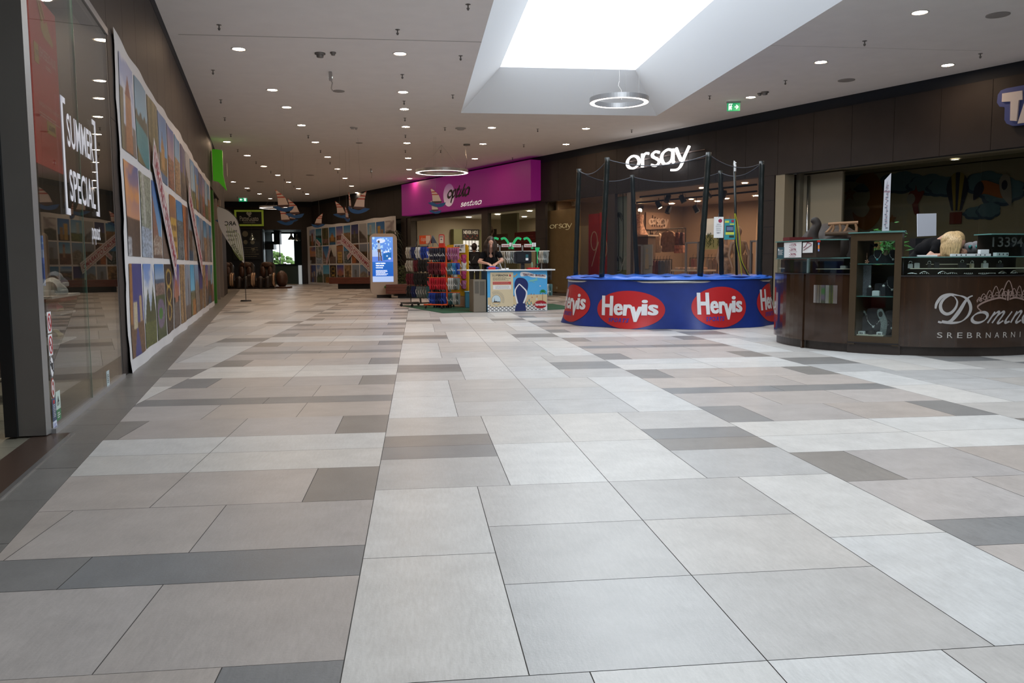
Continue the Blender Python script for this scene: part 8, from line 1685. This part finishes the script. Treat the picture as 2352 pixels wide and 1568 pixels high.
# ---- strip sign, white screen back, upper right box
p = near(2036, 530, 10.6); TF = gframe(p.x, p.y, 0, -28); (a0, b0), (a1, b1) = hit(TF, 2026, 528), hit(TF, 2047, 397)
o = thing('strip_sign', 'tall narrow white strip sign with faded print standing on the tower case', 'sign', (p.x, p.y, 1.377)); m = MB(); m.prism(TF, [(a0, 1.377), (a1, 1.377), (a1+.0, b1), (a0+.008, b1-.08)], -.02, .0); m.build('panel', mat('strip_white', (.48, .47, .52), .5), o)
m = MB(); rr = random.Random(6); w_ = a1-a0
for k in range(26): z = 1.42+(b1-1.55)*k/26; x = a0+w_*rr.uniform(.25, .5); m.box(TF, x, x+w_*rr.uniform(.1, .4), z, z+.014, .0, .001, k % 2)
m.box(TF, a0+.004, a1-.004, b1-.22, b1-.20, 0, .001, 1); m.ribbon(TF, [(a0+w_*.35, b1-.18), (a0+w_*.5, b1-.09), (a0+w_*.65, b1-.18)], .006, .0, .001, 0); m.build('print', [mat('print_grey2', (.14, .14, .18), .6), mat('print_rose', (.30, .20, .24), .6)], o)
p = near(2128, 520, 12.4); f = gframe(p.x, p.y, 0, -8); (a0, z1), (a1, z0) = hit(f, 2107, 491), hit(f, 2149, 543)
o = thing('white_screen', 'plain pale grey tilted screen standing above the counter beside the blonde woman', 'screen', (p.x, p.y, 1.2)); m = MB(); m.prism(f.roll(math.radians(0)), [(a0+.015, z0), (a1+.01, z0+.01), (a1, z1+.005), (a0, z1)], -.02, 0); m.build('panel', mat('screen_pale', (.58, .60, .68), .5), o, bevel=.003)
m = MB(); m.box(f, a0, a1+.05, .0, z0-.02, -.20, -.02); m.build('dark_base', mat('plastic_black'), o)
a0_, zt = ks(2281, 536, 1.55); 
o = thing('display_case', 'small upper glass display case with pale number shapes at the right edge', 'display case', kp(-80, 1.4, 1.09)); m = MB(); arcbox(m, math.degrees(a0_/1.55), -50, 1.30, 1.31, 1.09, zt-.012); m.build('back', mat('till_brown'), o)
m = MB(); arcbox(m, math.degrees(a0_/1.55)-1, -49, 1.27, 1.57, zt-.012, zt); m.build('glass_lid', kge, o); m = MB(); arcbox(m, math.degrees(a0_/1.55), -50, 1.545, 1.55, 1.09, zt-.012); m.build('glass_front', kg, o)
m = MB(); K2 = KFr(1.50); x0 = math.radians(-88.5)*1.5
text(m, '13394', K2, x0, x0+.42, 1.19, 1.30, .0, bold=.01); m.build('number_shapes', mat('number_grey', (.14, .13, .13), .4), o)
# ---- jewellery on show
vel, sil, wbx = mat('velvet_dark', (.035, .033, .040), .9), mat('jewel_silver', (.75, .77, .78), .18, 1.0), mat('box_white', (.62, .64, .66), .5)
def bust(deg, r, z, s_, lab, neck=(.035, .033, .040), chain=True, pend=(.1, .5, .6)):
    p = kp(deg, r, z); f = kframe(deg, r); o = thing('necklace_bust', lab, 'necklace bust', p); f = Fr(p, f.u)
    m = MB(); P = [(-.55, .0), (.55, 0), (.62, .50), (.30, .72), (.22, 1.0), (-.22, 1.0), (-.30, .72), (-.62, .50)]; m.prism(f, smooth_pts([(a*s_, b*s_) for a, b in P], 3, True)[:-1], -.25*s_, 0); m.build('form', vel, o, bevel=.008)
    if chain:
        m = MB(); Q = smooth_pts([(-.26*s_, .80*s_), (-.2*s_, .52*s_), (0, .34*s_), (.2*s_, .52*s_), (.26*s_, .80*s_)], 5); m.tube([f(a, b, .004) for a, b in Q], .0035, 6)
        for k in range(3, len(Q)-3, 2): m.ball(f(Q[k][0], Q[k][1], .006), .007, 8, 5)
        m.build('necklace', sil, o, smooth=True)
        m = MB(); m.ball(f(0, .30*s_, .008), .014, 10, 6); m.build('pendant', mat('stone_'+'%d' % int(pend[0]*100), pend, .15), o, smooth=True)
bust(-134.5, 1.45, 1.017, .15, 'dark necklace bust with a turquoise stone on the top shelf of the tower case', pend=(.15, .55, .6))
bust(-127.9, 1.45, 1.017, .15, 'dark bust with a wide silver collar at the right of the top tower shelf', pend=(.7, .7, .72))
bust(-128.0, 1.42, .652, .22, 'dark bust with white beads on the middle shelf of the tower case', pend=(.72, .7, .7))
bust(-135.5, 1.42, .201, .30, 'large grey bust with a knotted silver chain at the bottom of the tower case', pend=(.7, .7, .68))
bust(-127.6, 1.42, .201, .28, 'large bust with heavy silver links at the bottom right of the tower case', pend=(.66, .7, .7))
def strap_(deg, r, z, hgt, w_, lab):
    p = kp(deg, r, z); f = Fr(p, kframe(deg, r).u); m = MB(); Pts = smooth_pts([(-w_*.3, 0), (-w_*.1, hgt*.45), (-w_*.7, hgt*.75), (-w_*.75, hgt*.95), (0, hgt), (w_*.55, hgt*.8), (w_*1.1, hgt*.5), (w_*.9, 0)], 4)
    m.prism(f, [(a, b) for a, b in Pts], -.03, 0); q = Fr(f(0, 0, .002), f.u); o = thing('chain_stand', lab, 'display stand', p); m.build('woven_form', mat('woven_silver', (.30, .34, .34), .5, .3, noise=.4, nscale=90), o, bevel=.004)
    m = MB(); m.prism(f, ell(-w_*.15, hgt*.80, w_*.38, hgt*.11, 16)[:-1], .0005, .003); m.build('opening', kdark, o)
strap_(-132.0, 1.44, .201, .30, .06, 'pale woven silver tie shaped stand at the bottom of the tower case')
strap_(-140.0, 1.40, .201, .27, .05, 'partly hidden grey woven stand at the bottom left of the tower case')
m = MB(); p = kp(-138.7, 1.45, .652); f = Fr(p, kframe(-138.7, 1.45).u); m.box(f, -.045, .045, 0, .345, -.01, 0); tag(m.build('chain_display', mat('chain_panel_grey', (.20, .20, .23), .5, .4, noise=.6, nscale=60, stretch=(8, 8, 1))), 'tall grey panel hung with fine silver chains on the middle tower shelf', 'jewellery display')
def box_(deg, r, z, sx, sy, sz, lab, mt, top=None, group=None):
    p = kp(deg, r, z); f = Fr(p, kframe(deg, r).u); o = thing('jewellery_box', lab, 'jewellery box', p, group); m = MB(); m.prism(Fr(p, f.n*-1 if False else f.u, f.v), [(-sx/2, 0), (sx/2, 0), (sx/2, sz*.9), (sx*.35, sz), (-sx*.35, sz), (-sx/2, sz*.9)], -sy, 0); m.build('block', mt, o, bevel=.002)
    if top == 'ring': m = MB(); m.tube([f(.016*math.cos(t), sz+.014+.016*math.sin(t), -sy/2) for t in [6.28*q/12 for q in range(13)]], .004, 6); m.build('ring', sil, o, smooth=True)
    if top == 'ball': m = MB(); m.ball(f(0, sz+.012, -sy/2), .016, 10, 6); m.build('pearl', mat('pearl', (.8, .8, .78), .2), o, smooth=True)
    if top == 'num': m = MB(); text(m, str(random.randint(11, 88)), f, -sx*.28, sx*.28, sz*.3, sz*.7, .002, bold=.03); m.build('number', mat('mural_black'), o)
    return o
box_(-137.0, 1.5, .652, .05, .05, .09, 'dark ring block with a bright pearl, left one on the middle tower shelf', vel, 'ball'); box_(-131.3, 1.5, .652, .05, .05, .10, 'dark ring block with a bright pearl, right one on the middle tower shelf', vel, 'ball')
box_(-134.0, 1.42, .652, .08, .03, .14, 'dark upright pad with a tiny pendant on the middle tower shelf', vel); box_(-133.8, 1.55, .652, .075, .05, .06, 'white box in the centre of the middle tower shelf', wbx)
box_(-139.0, 1.55, .201, .07, .04, .045, 'white price block at the bottom left of the tower case', wbx, 'num'); box_(-135.3, 1.56, .201, .04, .03, .05, 'black price block at the bottom centre of the tower case', vel); box_(-131.8, 1.55, .201, .06, .04, .045, 'white price block at the bottom right of the tower case', wbx, 'num')
p = kp(-138.3, 1.5, 1.017); m = MB(); 
for q in range(5): an = 2*math.pi*q/5; m.ball(p+Vector((.018*math.cos(an), 0, .02+.018*math.sin(an))), .009, 8, 5)
m.ball(p+Vector((0, 0, .02)), .010, 8, 5); m.cyl(p, p+Vector((0, 0, .12)), .002, n=5); tag(m.build('flower_brooch', mat('copper_pink', (.65, .32, .22), .3, .6), smooth=True), 'small copper coloured flower brooch on the top tower shelf', 'brooch')
p = kp(-138.4, 1.38, 1.017); m = MB(); m.cyl(p, p+Vector((0, 0, .22)), .012); m.ball(p+Vector((.03, 0, .21)), .022, 10, 6); m.ball(p+Vector((.06, -.01, .21)), .02, 10, 6); tag(m.build('necklace_stand', vel, smooth=True), 'dark post with round knobs at the left of the top tower shelf', 'stand')
m = MB(); arcbox(m, -140.2, -130.0, KR-.12, KR-.03, .2015, .212); tag(m.build('light_board', mat('board_cream', (.62, .58, .48), .5)), 'thin cream base board at the bottom of the tower case', 'board')
# low cases: pale shelf edges, tags and small pieces
for k, (d0, d1, z, lab) in enumerate(((-161, -147, .955, 'thin pale shelf edge in the left glass case'), (-121, -62, .958, 'long thin pale shelf edge low in the right glass case'), (-113, -97, 1.005, 'short thin pale shelf edge higher in the right glass case'))):
    m = MB(); arcbox(m, d0, d1, 1.20, KR-.06-.08*(k == 2), z-.003, z+.003, 0); tag(m.build('case_shelf', mat('shelf_edge_pale', (.62, .60, .48), .4, emit=(.8, .78, .6), es=.12)), lab, 'shelf')
dspec = [(-148.5, .07, .035, 'white card in the left glass case', wbx, None), (-145.0, .05, .05, 'dark block with a ring in the left glass case', vel, 'ring'), (-121.0, .05, .05, 'white cube stand at the left end of the right glass case', wbx, 'ring'), (-118.5, .055, .06, 'pale cube stand, second from the left in the right glass case', wbx, None), (-113.8, .03, .05, 'small silver topped block, third from the left in the right glass case', vel, 'ring'), (-111, .05, .07, 'dark flat pad behind the silver pieces in the right glass case', vel, None), (-101, .08, .06, 'dark sloping pad near the middle of the right glass case', vel, 'ring'), (-97, .03, .05, 'cream block near the middle of the right glass case', mat('block_cream', (.5, .45, .35), .6), 'ring'), (-91.5, .06, .055, 'white cube stand right of the middle in the right glass case', wbx, 'ball'), (-84.5, .06, .05, 'dark block at the right of the right glass case', vel, 'ring')]
for k, (dg_, w_, h_, lab, mt_, top) in enumerate(dspec): box_(dg_, 1.52, .962 if dg_ > -130 else .959, w_, .04, h_, lab, mt_, top)
for k in range(9):
    dg_ = -120+5.2*k+random.uniform(-1, 1); p = kp(dg_, 1.54, .889); m = MB(); u_ = kframe(dg_, 1.54).u
    m.tube(smooth_pts([tuple(p-u_*.05+Vector((0, 0, .012))), tuple(p+Vector((0, 0, .02+.02*math.sin(k)))), tuple(p+u_*.05+Vector((0, 0, .008)))]), .006, 6)
    for q in range(5): m.ball(p+u_*(-.04+.02*q)+Vector((0, 0, .014)), .008, 8, 5)
    tag(m.build('silver_bracelet', sil, smooth=True), 'silver bracelet, %s from the left on the floor of the right glass case' % ORD[k], 'bracelet', 'silver bracelets in the right case')
# white price bars and boxes on the glass top
for k, (x, y, w_, h_, lab) in enumerate(((2130, 589, .20, .018, 'thin white tray on the glass under the woman'), (2210, 588, .22, .028, 'long white price bar on the glass, left part'), (2254, 588, .22, .028, 'long white price bar on the glass, right part'), (2262, 579, .10, .045, 'white gift box standing on the price bar'), (2303, 583, .16, .04, 'white price block alone on the glass near the right edge'))):
    a_, _ = ks(x, y, 1.5); p = KFr(1.5)(a_, 1.089+(.029 if k == 3 else 0)); f = Fr(p, kframe(math.degrees(a_/1.5), 1.5).u); o = thing('price_block', lab, 'price block', p); m = MB(); m.box(f, -w_/2, w_/2, 0, h_, -.05, 0); m.build('block', wbx, o, bevel=.003)
    if k != 3 and k: m = MB(); [m.box(f, -w_*.3+.05*q, -w_*.3+.05*q+.012, h_*.3, h_*.75, 0, .001) for q in range(3)]; m.build('digits', mat('mural_black'), o)
p = KFr(1.45)(ks(2335, 580, 1.45)[0], 1.089); m = MB(); m.tube(smooth_pts([(p.x-.08, p.y, p.z+.12), (p.x, p.y, p.z+.15), (p.x+.07, p.y, p.z+.10), (p.x+.09, p.y, p.z)]), .03, 10); tag(m.build('bracelet_roll', vel, smooth=True), 'dark curved bracelet roll on the glass at the right edge', 'bracelet roll')
# plush toy with teal eyes
p = near(2230, 571, 11.0); o = thing('plush_toy', 'grey plush toy head with big teal eyes lying beyond the white price bar', 'toy', (p.x, p.y, p.z-.09)); m = MB(); m.ball(p, .09, 18, 12, sc=(1.1, 1, .85)); m.ball(p+Vector((.10, .05, .03)), .06, 12, 8); m.build('head', mat('plush_grey', (.20, .19, .20), .9, noise=.2, nscale=50), o, smooth=True)
m = MB(); [m.ball(p+Vector((x, -.080, .02)), .022, 12, 8) for x in (-.065, .015)]; m.build('eye_rings', mat('eye_teal', (.02, .20, .19), .3), o, smooth=True); m = MB(); [m.ball(p+Vector((x, -.097, .02)), .011, 10, 6) for x in (-.065, .015)]; m.build('pupils', mat('mural_black'), o, smooth=True)
m = MB(); m.box(gframe(p.x, p.y, 0), -.08, .16, .0, p.z-.078, -.06, .06); tag(m.build('inner_shelf', kdark), 'dark inner ledge carrying the plush toy', 'ledge')
# ================================================================ elephant sculpture behind the counter
p = near(1925, 585, 12.6); o = thing('elephant_sculpture', 'dark brown elephant figure with a raised trunk and a stick rail howdah behind the counter', 'sculpture', (p.x, p.y, 0)); X, Y = p.x, p.y
def zz(y): return zof(1925, y, X, Y)
el = mat('elephant_brown', (.022, .015, .012), .7, noise=.3, nscale=8)
def eb(m):
    m.ball((X+.1, Y+.45, zz(570)), .42, 18, 12, sc=(1.0, 1.3, .9)); m.ball((X-.03, Y, zz(566)), .20, 16, 12, sc=(1, 1, 1.2))
    for sx in (-.15, .30):
        for sy in (.2, .75): m.capsule((X+sx, Y+sy, .1), (X+sx, Y+sy, .8), .11, .13)
    tr_ = smooth_pts([tuple(near(1905, 560, 12.5)), tuple(near(1885, 566, 12.4)), tuple(near(1868, 552, 12.4)), tuple(near(1869, 532, 12.4)), tuple(near(1877, 516, 12.4)), tuple(near(1872, 505, 12.4)), tuple(near(1866, 512, 12.4))], 5); m.tube(tr_, [.10-.062*i/len(tr_) for i in range(len(tr_))], 12)
person_body([eb], 'body', el, o, .018, 2)
m = MB(); f = gframe(X+.02, Y-.12, 0, -25); m.prism(f, smooth_pts([(-.02, zz(548)), (.17, zz(546)), (.24, zz(560)), (.18, zz(580)), (.06, zz(592)), (.0, zz(575))], 4, True)[:-1], -.02, .02); m.build('ear', el, o, bevel=.01)
stk = mat('stick_tan', (.26, .14, .07), .7); m = MB(); pz = lambda x, y, d=12.4: near(x, y, d)
m.tube([pz(1902, 515), pz(1930, 513), pz(1971, 511)], .022, 8); m.build('top_rail', stk, o)
for a_, b_ in (((1912, 516), (1896, 536)), ((1914, 516), (1911, 533)), ((1928, 514), (1929, 535)), ((1947, 513), (1938, 534)), ((1964, 512), (1967, 533))): m = MB(); m.tube([pz(*a_), pz((a_[0]+b_[0])/2+2, (a_[1]+b_[1])/2), pz(*b_)], .018, 8); m.build('rail_stick', stk, o)
m = MB(); m.tube([pz(1895, 537), pz(1925, 536), pz(1969, 534)], .03, 8); m.build('base_rail', mat('howdah_dark', (.08, .05, .03), .8), o)
p = near(1830, 545, 12.0); m = MB(); m.box(gframe(p.x, p.y, 0), -.15, .18, .0, p.z, -.1, .1); tag(m.build('red_cabinet', mat('cab_darkred', (.10, .01, .01), .6)), 'dark red topped cabinet just behind the till box', 'cabinet')
# big plant and tan reeds inside the toy shop seen through the tower window
p = near(2035, 575, 12.2); o = thing('leafy_decoration', 'green leafy decoration seen through the top of the tower case', 'decoration', (p.x, p.y, 0)); m = MB(); rr = random.Random(12)
for k in range(260): c_ = p+Vector((rr.gauss(.02, .11), rr.gauss(0, .08), rr.gauss(0, .14))); d_ = Vector((rr.uniform(-.5, .5), rr.uniform(-.5, .2), rr.uniform(-1, .2))).normalized(); s_ = d_.orthogonal().normalized(); m.add([c_, c_+d_*.06+s_*.012, c_+d_*.12, c_+d_*.06-s_*.012], [(0, 1, 2, 3)])
m.build('leaves', mat('deco_green', (.02, .16, .02), .6), o); m = MB(); m.cyl((p.x, p.y, 0), (p.x, p.y, p.z), .03); m.build('stem', mat('bark'), o)
p = near(2000, 575, 12.5); o = thing('reed_bundle', 'tan upright reed bundle seen through the top of the tower case', 'decoration', (p.x, p.y, 0)); m = MB()
for k in range(26): x = rr.uniform(-.22, .16); m.tube([(p.x+x, p.y+rr.uniform(-.05, .05), 0), (p.x+x*1.1, p.y, p.z+.12)], .014, 6)
m.build('reeds', mat('reed_tan', (.22, .13, .04), .7), o)
# ================================================================ blonde woman leaning over the counter
def wv_(x, y, d=9.75): return near(x, y, d)
hp_ = wv_(2110, 604, 11.3); sh = wv_(2148, 562, 11.1); nk = wv_(2172, 548, 10.98); hd = wv_(2194, 560, 10.85)
o = thing('person', 'blonde woman in a black T-shirt leaning far forward over the glass case', 'person', (hp_.x, hp_.y, 0))
el_ = wv_(2133, 585, 10.92)-Vector((0, 0, .03)); hn = Vector((el_.x+.14, el_.y-.14, 1.115))
shF = sh+Vector((-.02, -.13, -.02)); shB = sh+Vector((.02, .17, -.0))
R_tilt = Matrix.Rotation(math.radians(62), 3, 'Y')
def bb(m):
    m.capsule(sh+Vector((.02, 0, .0)), nk, .06, .055); m.capsule(nk, hd, .055, .06); m.ball(hd, .10, 18, 12, sc=(.84, .95, 1.15), rot=R_tilt)
    fd = Vector((.62, -.45, -.55)).normalized(); m.ball(hd+fd*.105+Vector((0, 0, -.01)), .017, 8, 6); m.ball(hd+fd*.06+Vector((.05, -.0, -.06)), .04, 10, 8)
    m.capsule(shF, el_, .048, .040); m.capsule(el_, hn, .038, .025); hand(m, hn, (.8, -.3, -.15), (0, 0, 1), .95, .35); m.capsule(shB, shB+Vector((.16, .0, -.16)), .046, .038); h2 = shB+Vector((.30, -.12, -.19)); m.capsule(shB+Vector((.16, 0, -.16)), h2, .036, .025); hand(m, h2, (.8, -.4, -.1), (0, 0, 1), .95, .35, -1)
person_body([bb], 'body', skin, o, .0075, 3)
def tb(m):
    m.capsule(hp_+Vector((0, 0, -.02)), sh+Vector((0, .02, -.03)), .155, .125, 18); m.capsule(shF, shF+(el_-shF)*.45, .066, .062); m.capsule(shB, shB+Vector((.07, 0, -.07)), .064, .06); m.capsule(shF, shB, .085, .085); m.ball(hp_+Vector((.02, .0, .02)), .15, 14, 10); m.ball(hp_.lerp(sh, .55)+Vector((0, 0, .03)), .13, 14, 10, sc=(1.2, 1.15, .9))
person_body([tb], 'tee_shirt', tee, o, .012, 6)
def lb(m):
    m.ball(hp_+Vector((-.03, .02, -.10)), .165, 16, 10)
    for s_ in (-.10, .10): b_ = Vector((hp_.x-.02, hp_.y+s_, .82)); m.capsule(b_, (b_.x, b_.y, .45), .085, .06); m.capsule((b_.x, b_.y, .45), (b_.x-.04, b_.y, .1), .058, .042); m.capsule((b_.x-.04, b_.y, .05), (b_.x+.12, b_.y-.05, .045), .042, .035)
person_body([lb], 'trousers', mat('trousers_dark'), o, .016, 4)
blond = mat('hair_blonde', (.50, .34, .17), .42, noise=.5, nscale=26, stretch=(6, 6, .6), bump=.6); 
def hb2(m):
    m.ball(hd+Vector((-.035, .02, .04)), .112, 18, 12, sc=(1.02, 1.0, .95))
    m.ball(hd+Vector((.015, .0, .062)), .088, 16, 10)
    crown = hd+Vector((-.01, 0, .13))
    for k in range(26):
        an = math.radians(-15-12.2*k) ; dx, dy = math.cos(an), math.sin(an)
        if dx > .0 and dy < .45: continue
        a_ = hd+Vector((dx*.105, dy*.115, .06)); b_ = hd+Vector((dx*.128-.01, dy*.125, -.04)); front = dx > .45 and dy < .5
        L_ = .09 if front else .21+.02*math.sin(k*5.1); c_ = hd+Vector((dx*.118-.02, dy*.115, -L_*.6)); e = hd+Vector((dx*.095-.015, dy*.10, -L_+.02*math.sin(k*2.3)))
        if front: b_ = hd+Vector((dx*.11, dy*.12, .0)); c_ = b_+Vector((0, 0, -.03)); e = b_+Vector((0, 0, -.05))
        m.tube(smooth_pts([tuple(crown), tuple(a_), tuple(b_), tuple(c_), tuple(e)], 4), [.021]*9+[.018]*4+[.012]*3+[.004], 6)
person_body([hb2], 'hair', blond, o, .005, 0)
m = MB(); fd = Vector((.62, -.45, -.55)).normalized(); sd_ = fd.cross(Vector((0, 0, 1))).normalized()
for s_ in (-1, 1): m.ball(hd+fd*.088+sd_*s_*.032+Vector((.02, 0, .015)), .010, 8, 6)
m.build('eyes', mat('eye_dark'), o, smooth=True); m = MB(); m.capsule(hd+fd*.09+sd_*.018+Vector((.03, 0, -.055)), hd+fd*.09-sd_*.018+Vector((.03, 0, -.055)), .007, .007, 8); m.build('lips', mat('lips'), o, smooth=True)
